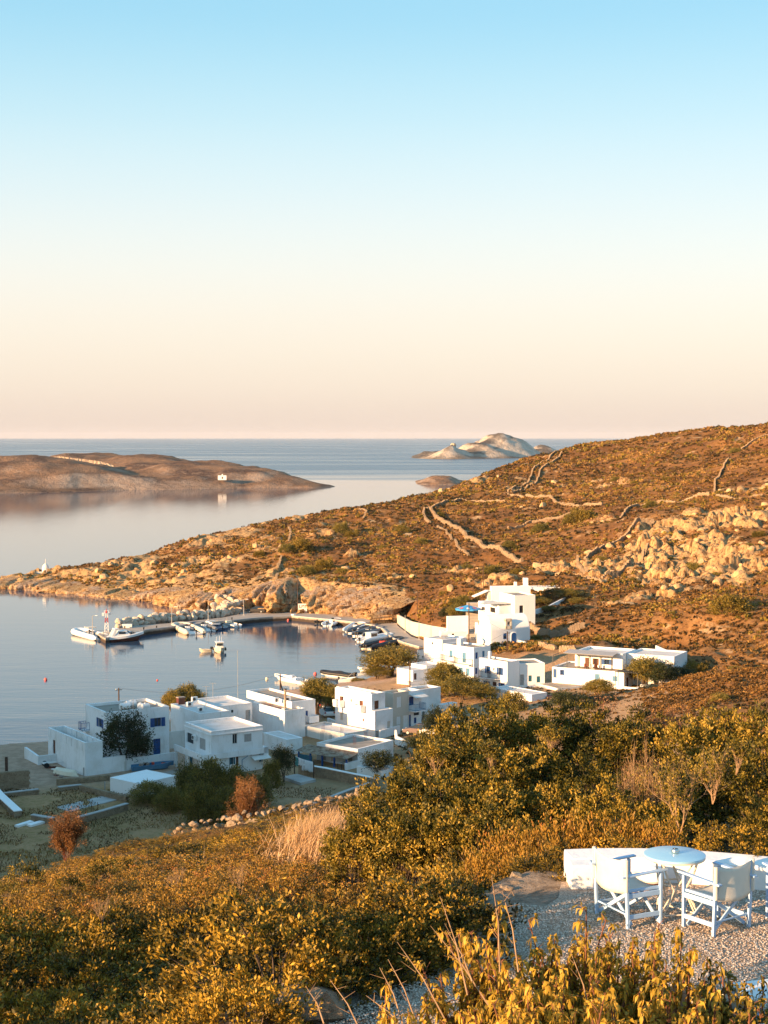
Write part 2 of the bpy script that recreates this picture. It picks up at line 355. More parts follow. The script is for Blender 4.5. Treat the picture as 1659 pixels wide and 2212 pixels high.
def simple(name, c1, c2=None, scale=3.0, rough=0.7, bmp=0.0, bdist=0.02, lo=.35, hi=.7, metallic=0, spec=0.3, wp=True):
    m, t, b = new_mat(name); b.inputs['Roughness'].default_value = rough; b.inputs['Metallic'].default_value = metallic
    b.inputs['Specular IOR Level'].default_value = spec
    v = worldpos(t) if wp else coords(t)
    if c2 is None: c2 = tuple(x * 0.8 for x in c1)
    n = noise(t, v, scale, 6, .65)
    t.links.new(mixc(t, mrange(t, n, lo, hi), c1, c2), b.inputs['Base Color'])
    if bmp: bump(t, b, n, bmp, bdist)
    return m
# whitewashed plaster with soft rain staining and hand-applied unevenness
def plaster(name, c, dirt, amt=0.6):
    m, t, b = new_mat(name); b.inputs['Roughness'].default_value = 0.85; b.inputs['Specular IOR Level'].default_value = 0.2
    v = worldpos(t); st = worldpos(t, (1.6, 1.6, 0.22))
    a = mixc(t, mrange(t, noise(t, v, 0.45, 6, .6), .45, .8, 0, amt), c, dirt)
    a = mixc(t, mrange(t, noise(t, st, 2.2, 5, .7), .56, .8, 0, amt), a, tuple(x * .78 for x in dirt))
    t.links.new(a, b.inputs['Base Color']); bump(t, b, noise(t, v, 5, 4), 0.35, 0.03)
    return m
plaster('whitewash', (.81, .81, .81), (.62, .59, .54), .95); plaster('whitewash_old', (.70, .68, .64), (.48, .45, .40), .9); plaster('cream_plaster', (.60, .53, .44), (.50, .44, .36))
plaster('smooth_white', (.84, .83, .82), (.74, .72, .68), .4)
simple('roof_concrete', (.34, .29, .24), (.22, .19, .16), 0.8, .9, .3, .03); simple('roof_white', (.66, .64, .62), (.5, .46, .42), 0.6, .9, .2, .02)
simple('quay_concrete', (.42, .36, .30), (.28, .24, .20), 0.35, .9, .3, .03); simple('slab_concrete', (.46, .44, .42), (.34, .32, .30), 0.5, .9, .3, .03)
simple('blue_paint', (.012, .075, .25), (.01, .05, .17), 3, .5); simple('light_blue_paint', (.08, .22, .36), (.06, .16, .28), 3, .5); simple('teal_paint', (.03, .14, .2), (.02, .09, .13), 3, .5)
simple('brown_wood', (.13, .045, .02), (.07, .025, .012), 4, .6); simple('pole_wood', (.10, .06, .04), (.05, .03, .02), 5, .85, .3, .02); simple('grey_shutter', (.42, .40, .38), (.33, .31, .3), 3, .6)
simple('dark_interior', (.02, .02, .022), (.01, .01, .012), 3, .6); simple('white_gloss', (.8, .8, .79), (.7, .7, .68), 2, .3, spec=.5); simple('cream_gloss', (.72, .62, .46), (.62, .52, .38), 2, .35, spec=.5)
simple('red_paint', (.45, .03, .02), (.3, .02, .02), 3, .5); simple('hull_brown', (.12, .035, .02), (.08, .022, .014), 3, .3, spec=.5); simple('rubber_black', (.018, .018, .02), (.03, .03, .032), 4, .5); simple('rubber_grey', (.14, .15, .17), (.1, .11, .12), 4, .5)
simple('hull_blue', (.02, .06, .14), (.015, .045, .1), 3, .35, spec=.5); simple('galvanised', (.42, .41, .40), (.3, .3, .29), 6, .5, metallic=.4); simple('iron_grey', (.09, .085, .08), (.05, .05, .05), 6, .6)
simple('orange_plastic', (.7, .08, .02), (.6, .06, .02), 5, .4); simple('pink_plastic', (.7, .12, .10), (.6, .1, .08), 5, .4); simple('cloth_white', (.78, .78, .78), (.7, .7, .7), 4, .9); simple('cloth_teal', (.08, .3, .3), (.06, .2, .2), 4, .9)
simple('bark', (.11, .075, .05), (.05, .035, .025), 6, .9, .5, .02); simple('pale_twig', (.30, .20, .12), (.18, .11, .06), 8, .85); simple('red_twig', (.20, .085, .045), (.12, .05, .03), 9, .8)
simple('rust_roof', (.34, .27, .20), (.17, .09, .05), 1.4, .85, .3, .02, .42, .6); simple('tyre', (.015, .015, .015), (.025, .025, .025), 9, .8); simple('bougainvillea', (.32, .02, .06), (.2, .01, .04), 5, .8)
simple('red_tiles', (.30, .05, .03), (.2, .035, .022), 3, .8, .3, .02)
# painted furniture; the white chair frames carry the blue of shade in their colour
simple('shade_blue_paint', (.37, .53, .74), (.33, .48, .68), 7, .45, spec=.4); simple('table_metal', (.30, .55, .74), (.27, .5, .68), 3, .28, spec=.5); simple('table_frame', (.72, .66, .56), (.6, .52, .42), 9, .5)
def canvas(name, c):
    m, t, b = new_mat(name); b.inputs['Roughness'].default_value = .95; b.inputs['Specular IOR Level'].default_value = .1
    v = coords(t); w = N(t, 'ShaderNodeTexWave'); w.inputs['Scale'].default_value = 180; t.links.new(v, w.inputs[0])
    t.links.new(mixc(t, mrange(t, noise(t, v, 6, 3), .3, .7), c, tuple(x * .9 for x in c)), b.inputs['Base Color']); bump(t, b, w.outputs['Fac'], .2, .001)
    tr = N(t, 'ShaderNodeBsdfTranslucent'); tr.inputs[0].default_value = (c[0], c[1] * .95, c[2] * .85, 1); mx = N(t, 'ShaderNodeMixShader'); mx.inputs[0].default_value = .25
    o = t.nodes['Material Output']; t.links.new(b.outputs[0], mx.inputs[1]); t.links.new(tr.outputs[0], mx.inputs[2]); t.links.new(mx.outputs[0], o.inputs[0])
canvas('canvas', (.80, .77, .70))
m, t, b = new_mat('steel_bowl'); b.inputs['Metallic'].default_value = 1; b.inputs['Roughness'].default_value = .25; b.inputs['Base Color'].default_value = (.7, .68, .64, 1); bump(t, b, noise(t, coords(t), 60, 2), .4, .004)
m, t, b = new_mat('glass_dark'); b.inputs['Base Color'].default_value = (.02, .03, .04, 1); b.inputs['Roughness'].default_value = .08; b.inputs['Specular IOR Level'].default_value = .6; bump(t, b, noise(t, worldpos(t), 1.5, 2), .1, .02)
m, t, b = new_mat('car_silver'); b.inputs['Base Color'].default_value = (.16, .11, .10, 1); b.inputs['Metallic'].default_value = .4; b.inputs['Roughness'].default_value = .3; b.inputs['Coat Weight'].default_value = .6
m, t, b = new_mat('car_white'); b.inputs['Base Color'].default_value = (.72, .72, .72, 1); b.inputs['Roughness'].default_value = .3; b.inputs['Coat Weight'].default_value = .6
m, t, b = new_mat('car_dark'); b.inputs['Base Color'].default_value = (.04, .035, .03, 1); b.inputs['Roughness'].default_value = .35; b.inputs['Coat Weight'].default_value = .4
m, t, b = new_mat('lamp_red'); b.inputs['Base Color'].default_value = (.35, .02, .02, 1); b.inputs['Roughness'].default_value = .3
# masonry (used on separately built stones)
def stone(name, c1, c2, c3, sc=1.2):
    m, t, b = new_mat(name); b.inputs['Roughness'].default_value = .92; b.inputs['Specular IOR Level'].default_value = .15
    v = worldpos(t); a = mixc(t, mrange(t, noise(t, v, sc, 6, .7), .35, .65), c1, c2)
    a = mixc(t, mrange(t, noise(t, v, sc * 4.3, 5, .7), .52, .72), a, c3)
    t.links.new(a, b.inputs['Base Color']); bump(t, b, noise(t, v, sc * 5, 6, .7), .8, .12 / sc)
    return m
stone('wall_stone', (.36, .27, .18), (.24, .17, .11), (.12, .08, .055), 1.5)
stone('wall_stone_near', (.34, .26, .18), (.21, .16, .115), (.08, .06, .045), 4.0)
stone('boulder_pale', (.62, .51, .40), (.50, .40, .30), (.34, .26, .19), .8)
stone('boulder_ochre', (.56, .38, .20), (.42, .27, .14), (.22, .13, .07), .7)
def rockmat(name, a1, a2, a3, dark, sc=.25):
    m, t, b = new_mat(name); b.inputs['Roughness'].default_value = .95; b.inputs['Specular IOR Level'].default_value = .1
    v = worldpos(t); vs = worldpos(t, (1, 1, .45))
    a = mixc(t, mrange(t, noise(t, v, sc * .35, 4), .42, .6), a1, a2)
    a = mixc(t, mrange(t, noise(t, vs, sc * 2.5, 8, .7), .45, .62), a, a3)
    a = mixc(t, mrange(t, noise(t, vs, sc * 9, 6, .75), .50, .62), a, dark)
    a = mixc(t, mrange(t, noise(t, worldpos(t, (1, 1, .3)), sc * 3.2, 5, .6), .57, .64), a, dark)
    t.links.new(a, b.inputs['Base Color']); bump(t, b, noise(t, vs, sc * 7, 8, .75), 1.0, .55)
    return m
rockmat('cliff_rock', (.56, .37, .18), (.46, .36, .28), (.40, .21, .08), (.10, .05, .025), .3)
rockmat('far_rock', (.22, .16, .115), (.17, .12, .09), (.28, .22, .17), (.085, .055, .042), .03)
rockmat('far_cliff', (.56, .44, .32), (.50, .38, .26), (.36, .27, .2), (.28, .2, .15), .02)
# hillside soil: dry earth, low dead heath, pale bare rock where the mesh says rock
m, t, b = new_mat('hillside_earth'); b.inputs['Roughness'].default_value = .95; b.inputs['Specular IOR Level'].default_value = .08
v = worldpos(t)
e = mixc(t, mrange(t, noise(t, v, .06, 5), .38, .62), (.32, .165, .06), (.19, .09, .033))
e = mixc(t, mrange(t, noise(t, v, .028, 5, .6), .46, .60), e, (.15, .07, .028))
e = mixc(t, mrange(t, noise(t, v, .7, 6, .75), .44, .62), e, (.17, .08, .03))
e = mixc(t, mrange(t, noise(t, v, .16, 6, .7), .58, .70), e, (.52, .37, .21))
vs = worldpos(t, (1, 1, .5))
r = mixc(t, mrange(t, noise(t, vs, .35, 7, .7), .40, .62), (.54, .345, .155), (.40, .25, .125))
r = mixc(t, mrange(t, noise(t, vs, 1.3, 7, .75), .50, .62), r, (.15, .08, .038))
rk = N(t, 'ShaderNodeMath', operation='ADD'); t.links.new(attr(t, 'rock'), rk.inputs[0]); t.links.new(mrange(t, noise(t, v, .9, 5, .7), .3, .7, -.35, .35), rk.inputs[1])
r = mixc(t, mrange(t, noise(t, vs, .75, 5, .65), .54, .62), r, (.16, .08, .035))
h = mixc(t, mrange(t, rk.outputs[0], .22, .42), e, r)
# flat land of the village: sand by the water, trodden earth, dry grass in the fields
g = mixc(t, mrange(t, noise(t, v, .25, 6, .7), .40, .62), (.46, .27, .14), (.30, .19, .085))
g = mixc(t, mrange(t, noise(t, v, 2.2, 6, .7), .50, .66), g, (.25, .175, .06))
s = mixc(t, mrange(t, noise(t, v, .9, 5, .7), .4, .6), (.50, .34, .24), (.38, .25, .17))
vl = mixc(t, attr(t, 'sand'), g, s)
a = mixc(t, attr(t, 'hill'), vl, h)
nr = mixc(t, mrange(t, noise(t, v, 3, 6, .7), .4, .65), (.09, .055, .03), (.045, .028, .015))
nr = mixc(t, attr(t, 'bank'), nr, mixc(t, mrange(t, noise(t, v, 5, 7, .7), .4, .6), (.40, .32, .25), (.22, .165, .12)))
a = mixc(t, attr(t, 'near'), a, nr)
t.links.new(a, b.inputs['Base Color']); bump(t, b, noise(t, v, 1.6, 8, .75), .9, .35)
# bare gravel bed under the loose stones
m, t, b = new_mat('gravel_bed'); b.inputs['Roughness'].default_value = .95
v = worldpos(t); vo = N(t, 'ShaderNodeTexVoronoi'); vo.inputs['Scale'].default_value = 45; t.links.new(v, vo.inputs['Vector'])
t.links.new(mixc(t, mrange(t, vo.outputs['Distance'], .1, .6), (.56, .45, .35), (.26, .19, .14)), b.inputs['Base Color']); bump(t, b, vo.outputs['Distance'], -1.0, .02)
m, t, b = new_mat('pebble'); b.inputs['Roughness'].default_value = .85; b.inputs['Specular IOR Level'].default_value = .2
rp = N(t, 'ShaderNodeValToRGB'); t.links.new(attr(t, 'v'), rp.inputs[0])
for i, (p, c) in enumerate([(0, (.26, .18, .12)), (.35, (.46, .35, .26)), (.7, (.62, .51, .41)), (1, (.74, .65, .55))]):
    if i > 1: rp.color_ramp.elements.new(p)
    rp.color_ramp.elements[i].position = p; rp.color_ramp.elements[i].color = (*c, 1)
t.links.new(rp.outputs[0], b.inputs['Base Color'])
# leaves: colour of each leaf from its own random value, light passes through
def leaf(name, cols, trans=.17, rough=.55, big=.12):
    m, t, b = new_mat(name); b.inputs['Roughness'].default_value = rough; b.inputs['Specular IOR Level'].default_value = .25
    rp = N(t, 'ShaderNodeValToRGB'); ad = N(t, 'ShaderNodeMath', operation='ADD'); t.links.new(attr(t, 'v'), ad.inputs[0])
    t.links.new(mrange(t, noise(t, worldpos(t), big, 3), .3, .7, -.3, .3), ad.inputs[1]); t.links.new(ad.outputs[0], rp.inputs[0])
    n = len(cols)
    for i, c in enumerate(cols):
        if i > 1: rp.color_ramp.elements.new(i / (n - 1))
    for i, c in enumerate(cols):
        rp.color_ramp.elements[i].position = i / (n - 1); rp.color_ramp.elements[i].color = (*c, 1)
    t.links.new(rp.outputs[0], b.inputs['Base Color'])
    tr = N(t, 'ShaderNodeBsdfTranslucent'); t.links.new(rp.outputs[0], tr.inputs[0]); mx = N(t, 'ShaderNodeMixShader'); mx.inputs[0].default_value = trans
    o = t.nodes['Material Output']; t.links.new(b.outputs[0], mx.inputs[1]); t.links.new(tr.outputs[0], mx.inputs[2]); t.links.new(mx.outputs[0], o.inputs[0])
leaf('mastic_leaf', [(.018, .018, .004), (.07, .055, .008), (.27, .165, .018), (.50, .30, .035)], big=.5)
leaf('green_leaf', [(.016, .020, .004), (.06, .056, .008), (.20, .145, .018), (.44, .28, .045)], big=.4)
leaf('rust_leaf', [(.09, .055, .012), (.22, .125, .02), (.34, .20, .03), (.30, .12, .03)], big=.6)
leaf('dead_rust_leaf', [(.06, .028, .012), (.15, .065, .022), (.25, .115, .035), (.34, .18, .06)], big=.8)
leaf('dry_leaf', [(.18, .09, .035), (.30, .16, .07), (.40, .25, .13), (.48, .33, .2)], big=.6)
leaf('peach_leaf', [(.18, .14, .02), (.44, .29, .035), (.60, .37, .05), (.70, .46, .09)], trans=.4, big=.9)
leaf('tamarisk_leaf', [(.05, .05, .012), (.11, .10, .02), (.22, .165, .03), (.32, .22, .045)], big=.15)
leaf('dark_leaf', [(.012, .02, .008), (.025, .035, .012), (.045, .055, .018), (.08, .08, .02)], big=.2)
leaf('heath', [(.04, .028, .008), (.12, .062, .018), (.25, .13, .033), (.42, .24, .07)], trans=.2, big=.04)
leaf('heath_green', [(.05, .042, .008), (.12, .09, .013), (.21, .145, .022), (.30, .20, .035)], trans=.2, big=.05)
leaf('straw', [(.42, .26, .12), (.52, .34, .18), (.60, .42, .25), (.66, .48, .30)], trans=.3, big=.5)
leaf('agave_leaf', [(.10, .13, .07), (.16, .18, .09), (.22, .22, .11), (.26, .25, .13)], trans=.1)
# sea
m, t, b = new_mat('sea_water'); b.inputs['Base Color'].default_value = (.022, .060, .11, 1); b.inputs['IOR'].default_value = 1.333
b.inputs['Specular IOR Level'].default_value = .5
v = worldpos(t); px = N(t, 'ShaderNodeSeparateXYZ'); t.links.new(v, px.inputs[0])
vb = worldpos(t, (.0016, .006, 0)); band = noise(t, vb, 1.0, 5, .55)
dist = mrange(t, px.outputs['Y'], 1000, 2100, 0, 1); dist.node.interpolation_type = 'SMOOTHSTEP'
nb = mrange(t, px.outputs['Y'], 225, 380, .5, 0); nb.node.interpolation_type = 'SMOOTHSTEP'
bm = N(t, 'ShaderNodeMath', operation='MULTIPLY_ADD'); t.links.new(band, bm.inputs[0]); bm.inputs[1].default_value = 2.6; bm.inputs[2].default_value = -1.6
ad = N(t, 'ShaderNodeMath', operation='ADD'); ad.use_clamp = True; t.links.new(bm.outputs[0], ad.inputs[0])
d2 = mrange(t, dist, 0, 1, -.2, 1.3); t.links.new(d2, ad.inputs[1])
mxx = N(t, 'ShaderNodeMath', operation='MAXIMUM'); t.links.new(ad.outputs[0], mxx.inputs[0]); t.links.new(nb, mxx.inputs[1])
t.links.new(mrange(t, ad.outputs[0], 0, 1, .045, .30), b.inputs['Roughness'])
w1 = noise(t, worldpos(t, (.25, 1.0, 1)), 1.1, 4, .6); w2 = noise(t, worldpos(t, (.06, .22, 1)), 1.0, 3, .5)
ws = N(t, 'ShaderNodeMath', operation='MULTIPLY_ADD'); t.links.new(w2, ws.inputs[0]); ws.inputs[1].default_value = 1.6; t.links.new(w1, ws.inputs[2])
bp = N(t, 'ShaderNodeBump'); bp.inputs['Distance'].default_value = .075; t.links.new(ws.outputs[0], bp.inputs['Height'])
t.links.new(mrange(t, mxx.outputs[0], 0, 1, .15, .8), bp.inputs['Strength']); t.links.new(bp.outputs[0], b.inputs['Normal'])

# ------------------------------------------------------------------ sea, ground, quay
MB().add([(-30000, -2500, 0), (30000, -2500, 0), (30000, 38000, 0), (-30000, 38000, 0)], [(0, 1, 2, 3)]).build('sea', M['sea_water'])['kind'] = 'structure'
def terrain():
    az = np.concatenate([np.linspace(-180, -20, 65)[:-1], np.linspace(-20, -15.4, 12)[:-1], np.linspace(-15.4, 15.4, 430)[:-1], np.linspace(15.4, 20, 12)[:-1], np.linspace(20, 180, 65)])
    r = np.concatenate([np.linspace(0.5, 12.5, 14)[:-1], np.linspace(12.5, 24, 110)[:-1], np.linspace(24, 62, 80)[:-1], np.linspace(62, 148, 32)[:-1], np.linspace(148, 250, 90)[:-1],
                        np.linspace(250, 330, 95)[:-1], np.linspace(330, 455, 215)[:-1], np.linspace(455, 620, 130)[:-1], np.linspace(620, 760, 60)[:-1], np.geomspace(760, 1250, 14)])
    A, R = np.meshgrid(np.radians(az), r, indexing='xy')
    X = R * np.sin(A); Y = R * np.cos(A)
    Z, sd, rm, hill, td = ground(X, Y, True, True)
    nr, na = X.shape
    V = np.stack([X.ravel(), Y.ravel(), Z.ravel()], 1)
    i = np.arange(nr - 1)[:, None] * na + np.arange(na - 1)[None, :]; i = i.ravel()
    Fq = np.stack([i, i + 1, i + na + 1, i + na], 1)
    zf = Z.ravel()[Fq]; keep = (zf.max(1) > -1.2); Fq = Fq[keep]
    used = np.unique(Fq); remap = np.full(len(V), -1); remap[used] = np.arange(len(used))
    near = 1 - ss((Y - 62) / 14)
    field = 1 - ss((Y - 170) / 12 + (X + 15) / 60)
    sand = np.clip((1 - ss((sd - 4) / 22)) + ss((Y - 176) / 10 - (X + 30) / 25) * (Y > 150), 0, 1)
    sand = np.where(X > -20, np.clip(1 - ss((sd - 4) / 12) + .3, 0, 1), sand)
    bank = ss((td + 1.6) / .8)
    rk_ = np.maximum(rm * hill, ss((24 + fbm(X / 10, Y / 10, 88, 3) * 30 - sd) / 8) * (Y > 318) * (X < 5) * .6)
    at = dict(rock=rk_.ravel()[used], hill=np.clip(hill * 1.4, 0, 1).ravel()[used], sand=sand.ravel()[used], near=near.ravel()[used], bank=bank.ravel()[used])
    me = np_mesh('ground', V[used], remap[Fq], M['hillside_earth'], True, at)
    tag(link('ground', me), kind='structure')
terrain()
# gravel bed of the terrace
MB().add([(x, y, TZ + .02) for x, y in [(2.1, 18.0), (2.0, 17.4), (1.5, 16.5), (.45, 14.8), (-.2, 13.4), (-.6, 12), (8, 12), (8, 17.2), (6, 17.8), (4.6, 18.2)]], [tuple(range(9, -1, -1))]).build('gravel_bed', M['gravel_bed'])['kind'] = 'structure'
# quay: concrete deck with a raised kerb on the water side
qpoly = quay_w + quay_b + [C2('D', 515, 1320, 1.0)] + [(x, y + 1.5) for x, y in CLIFF[-8:]] + [(x, y) for x, y in wall_w] + [(quay_w[0][0] + 9, quay_w[0][1] + 4)]
q = MB(); q.prism(qpoly, -1.5, 1.0)
q.build('quay', M['quay_concrete'])['kind'] = 'structure'
kb = MB()
for i in range(len(quay_w) - 1):
    a, b2 = Vector((*quay_w[i], 1.08)), Vector((*quay_w[i + 1], 1.08)); off = (b2 - a).cross(Vector((0, 0, 1))).normalized() * .2
    kb.bar(a + off, b2 + off, .38, .17)
kb.build('quay_kerb', M['slab_concrete'])['kind'] = 'structure'
# cliffs
def cliff():
    P = np.array(CLIFF); seg = np.hypot(*(P[1:] - P[:-1]).T); s = np.r_[0, np.cumsum(seg)]
    S = np.arange(0, s[-1], .34); bx = np.interp(S, s, P[:, 0]); by = np.interp(S, s, P[:, 1])
    k = np.ones(9) / 9; bx = np.convolve(np.pad(bx, 4, 'edge'), k, 'valid'); by = np.convolve(np.pad(by, 4, 'edge'), k, 'valid')
    tx = np.gradient(bx); ty = np.gradient(by); L = np.hypot(tx, ty); nx, ny = -ty / L, tx / L     # inland is to the left of travel
    nx = np.convolve(np.pad(nx, 9, 'edge'), np.ones(19) / 19, 'valid'); ny = np.convolve(np.pad(ny, 9, 'edge'), np.ones(19) / 19, 'valid')
    T = np.linspace(0, 1, 46)
    W = 10.0 + 2.0 * fbm(S / 20, S * 0, 50, 2)
    topx, topy = bx + nx * W, by + ny * W
    topz = ground(topx, topy, True) - .2
    rise = T ** 1.0
    d = (T ** 4.0)[:, None] * W[None, :]
    X = bx + nx * d; Y = by + ny * d
    Z = -.7 + (topz[None, :] + .7) * (rise ** .85)[:, None]
    SS = np.broadcast_to(S, X.shape)
    f1, f2, idv = cell(SS / 3.4 + fbm(SS / 3, Z / 3, 60, 2) * 1.2, Z / 5.5 + fbm(SS / 4, Z / 4, 61, 2), 62)
    g1, g2, idw = cell(SS / 1.1, Z / 1.7, 63)
    env = np.sin(T * math.pi)[:, None] ** .5
    disp = 1.5 * env * (-(idv - .4) * 4.2 - (f2 - f1) * 1.6 + fbm(SS / 9, Z / 9, 64, 4) * 3.0 + 3.2 * np.abs(fbm(SS / 4.5 + Z / 9, Z / 7, 67, 4)) - .8 + 1.7 * np.exp(-np.abs(fbm(SS / 5.5 + Z / 12, Z / 18, 68, 3)) / .04) - (idw - .5) * .9 + fbm(SS / 1.6, Z / 3.6, 65, 4) * 2.3)
    sc = np.clip(topz / 5, .5, 1.0)[None, :]
    X = X + nx * disp * sc; Y = Y + ny * disp * sc; Z = Z + env * fbm(SS / 2, Z / 2, 66, 3) * 1.0 * sc
    n, mm = X.shape; V = np.stack([X.ravel(), Y.ravel(), Z.ravel()], 1)
    i = (np.arange(n - 1)[:, None] * mm + np.arange(mm - 1)[None, :]).ravel()
    me = np_mesh('cliff', V, np.stack([i, i + 1, i + mm + 1, i + mm], 1), M['cliff_rock'], False)
    tag(link('cliff', me), kind='structure')
cliff()
# islands
def island(name, outline, peaks, mat, res, amp, seed, cliffs=()):
    """outline: shoreline polygon, peaks: (x, y, height, rx, ry)"""
    P = np.array(outline); Q = np.roll(P, -1, axis=0)
    x0, y0 = P.min(0) - res; x1, y1 = P.max(0) + res
    X, Y = np.meshgrid(np.arange(x0, x1, res), np.arange(y0, y1, res * 1.6))
    sd, _ = sdist(X, Y, P, Q, None); Z = np.zeros(X.shape)
    for (a, b3, h, rx, ry) in peaks: Z = np.maximum(Z, h * np.exp(-(np.abs((X - a) / rx) ** 2.4 + np.abs((Y - b3) / ry) ** 2.4)))
    Z = Z * 1.0 + 2.0 * (amp > 1)
    Z = Z * ss(sd / (res * 8)) + (fbm(X / (res * 14), Y / (res * 14), seed, 5) + .5 * fbm(X / (res * 3), Y / (res * 3), seed + 40, 3)) * amp * 1.5 * ss(sd / (res * 4))
    Z = Z + np.minimum(1.2, amp * .5) * ss(sd / res / 1.5) + np.minimum(0, sd * .5)
    for (a, b3, rx, ry, dz) in cliffs:     # quarried / eroded bite with a steep face
        m3 = np.exp(-(((X - a) / rx) ** 4 + ((Y - b3) / ry) ** 4)); Z = Z - dz * ss((m3 - .3) / .25) * (sd > 0)
    n, mm = X.shape; V = np.stack([X.ravel(), Y.ravel(), Z.ravel()], 1)
    i = (np.arange(n - 1)[:, None] * mm + np.arange(mm - 1)[None, :]).ravel(); Fq = np.stack([i, i + 1, i + mm + 1, i + mm], 1)
    k = Z.ravel()[Fq].max(1) > -.8; Fq = Fq[k]
    gx, gy = np.gradient(Z); st = np.hypot(gx / (res * 1.6), gy / res)
    me = np_mesh(name, V, Fq, mat, True, dict(steep=st.ravel()))
    return tag(link(name, me), kind='structure')
def island_mat(name, veg1, veg2, rock1, rock2, sc, lo, hi):
    m, t, b = new_mat(name); b.inputs['Roughness'].default_value = .95; b.inputs['Specular IOR Level'].default_value = .05
    v = worldpos(t); a = mixc(t, mrange(t, noise(t, v, sc, 7, .7), .42, .58), veg1, veg2)
    rr = mixc(t, mrange(t, noise(t, worldpos(t, (1, 1, 3)), sc * 3, 6, .7), .4, .6), rock1, rock2)
    z = N(t, 'ShaderNodeSeparateXYZ'); t.links.new(v, z.inputs[0])
    k = N(t, 'ShaderNodeMath', operation='ADD'); t.links.new(mrange(t, attr(t, 'steep'), lo, hi), k.inputs[0]); t.links.new(mrange(t, noise(t, v, sc * 2, 6, .7), .55, .7, 0, .7), k.inputs[1]); k.use_clamp = True
    t.links.new(mixc(t, k.outputs[0], a, rr), b.inputs['Base Color']); bump(t, b, noise(t, v, sc * 6, 6, .7), .8, .08 / sc)
    return m
island_mat('isle_near', (.25, .15, .09), (.095, .06, .045), (.42, .31, .23), (.30, .21, .15), .035, .24, .5)
island_mat('isle_far', (.19, .15, .115), (.11, .09, .075), (.56, .46, .36), (.44, .35, .27), .012, .30, .52)
def W0(x, y): p = at_z(x, y, 0); return (p.x, p.y)
# left island
oi = [W0(-140, 1072), W0(0, 1066), W0(120, 1064), W0(260, 1059), W0(400, 1057), W0(500, 1055), W0(600, 1054), W0(680, 1054), W0(722, 1051.5), (-40, 1335), (-90, 1420), (-200, 1600), (-420, 1750), (-700, 1800), (-620, 1300)]
def pk(dx, dy, dep, rx, ry): p = at_y(dx, dy, dep); return (p.x, p.y, p.z, rx, ry)
island('island', oi, [pk(-150, 996, 1330, 150, 110), pk(20, 994, 1330, 110, 100), pk(90, 1001, 1310, 60, 60), pk(180, 987, 1560, 75, 140), pk(330, 993, 1520, 100, 150), pk(420, 1003, 1420, 70, 110), pk(510, 1016, 1380, 60, 80), pk(600, 1035, 1340, 60, 50), pk(-100, 1030, 1260, 200, 40), pk(180, 1032, 1250, 120, 40), pk(420, 1035, 1260, 70, 30)],
       M['isle_near'], 4.5, 3.2, 71)
# bright cliff on the rear hump of the island
cf = MB()
def cliff_band(top, bot, dep, jit, seed):
    rr = random.Random(seed); n = 60; rows = 7; vs = []; fs = []
    for j in range(rows):
        for i in range(n):
            u = i / (n - 1); x = top[0][0] + (top[-1][0] - top[0][0]) * u
            ty = np.interp(x, [p[0] for p in top], [p[1] for p in top]); by_ = np.interp(x, [p[0] for p in bot], [p[1] for p in bot])
            p = at_y(x, ty + (by_ - ty) * j / (rows - 1), dep - j * .8 + rr.uniform(-1, 1) * jit); vs.append(tuple(p))  
    for j in range(rows - 1):
        for i in range(n - 1):
            a = j * n + i; fs.append((a, a + n, a + n + 1, a + 1))
    return vs, fs
vs, fs = cliff_band([(78, 991), (92, 988), (130, 986), (180, 992), (215, 996), (245, 1005)], [(78, 1000), (110, 1006), (140, 1010), (180, 1016), (215, 1018), (245, 1015)], 1400, .5, 3)
cf.add(vs, fs); cf.build('island_cliff', M['far_cliff'])['kind'] = 'structure'
# far island, with stack
o2 = [W0(886, 989.5), W0(930, 992), W0(1000, 992), W0(1060, 990.5), W0(1120, 990), W0(1180, 988), W0(1230, 984), W0(1290, 981), (480, 3900), (250, 3950), (60, 3450)]
island('far_island', o2, [pk(1085, 947, 3250, 85, 170), pk(1125, 951, 3250, 60, 150), pk(1040, 953, 3150, 55, 110), pk(960, 970, 3020, 60, 80), pk(1000, 969, 3000, 70, 70), pk(1150, 962, 3150, 60, 120), pk(1200, 967, 3500, 80, 60), pk(1240, 970, 3500, 50, 60)], M['isle_far'], 9, 13, 81)
vs, fs = cliff_band([(985, 963), (1000, 955), (1020, 953), (1050, 962), (1070, 972), (1085, 975)], [(985, 968), (1000, 968), (1020, 972), (1050, 978), (1070, 984), (1085, 987)], 2900, 3, 5)

pp = at_y(979, 967, 3040); stk = MB(); stk.lathe([(8, -8), (6, 0), (5.5, 2), (6, 5), (4.5, 8), (3, 9)], tuple(pp), 9); stk.build('sea_stack', M['far_cliff'])['kind'] = 'structure'
o3 = [W0(900, 1046), W0(940, 1047.5), W0(985, 1047), W0(1010, 1044), (80, 1500), (60, 1530), (30, 1500)]
island('islet', o3, [pk(955, 1035, 1430, 22, 30), pk(940, 1037, 1430, 26, 25), pk(915, 1042, 1425, 14, 14), pk(1000, 1040, 1440, 12, 14)], M['isle_near'], 2, 1.2, 91)

m = M['quay_concrete']; t = m.node_tree; b = t.nodes['Principled BSDF']; src = b.inputs['Base Color'].links[0].from_socket
gz_ = N(t, 'ShaderNodeSeparateXYZ'); t.links.new(worldpos(t), gz_.inputs[0]); fz = N(t, 'ShaderNodeMath', operation='MULTIPLY_ADD'); t.links.new(noise(t, worldpos(t), 1.2, 4), fz.inputs[0]); fz.inputs[1].default_value = .5; t.links.new(gz_.outputs['Z'], fz.inputs[2])
t.links.new(mixc(t, mrange(t, fz.outputs[0], .75, 1.12), (.05, .035, .025), src), b.inputs['Base Color'])
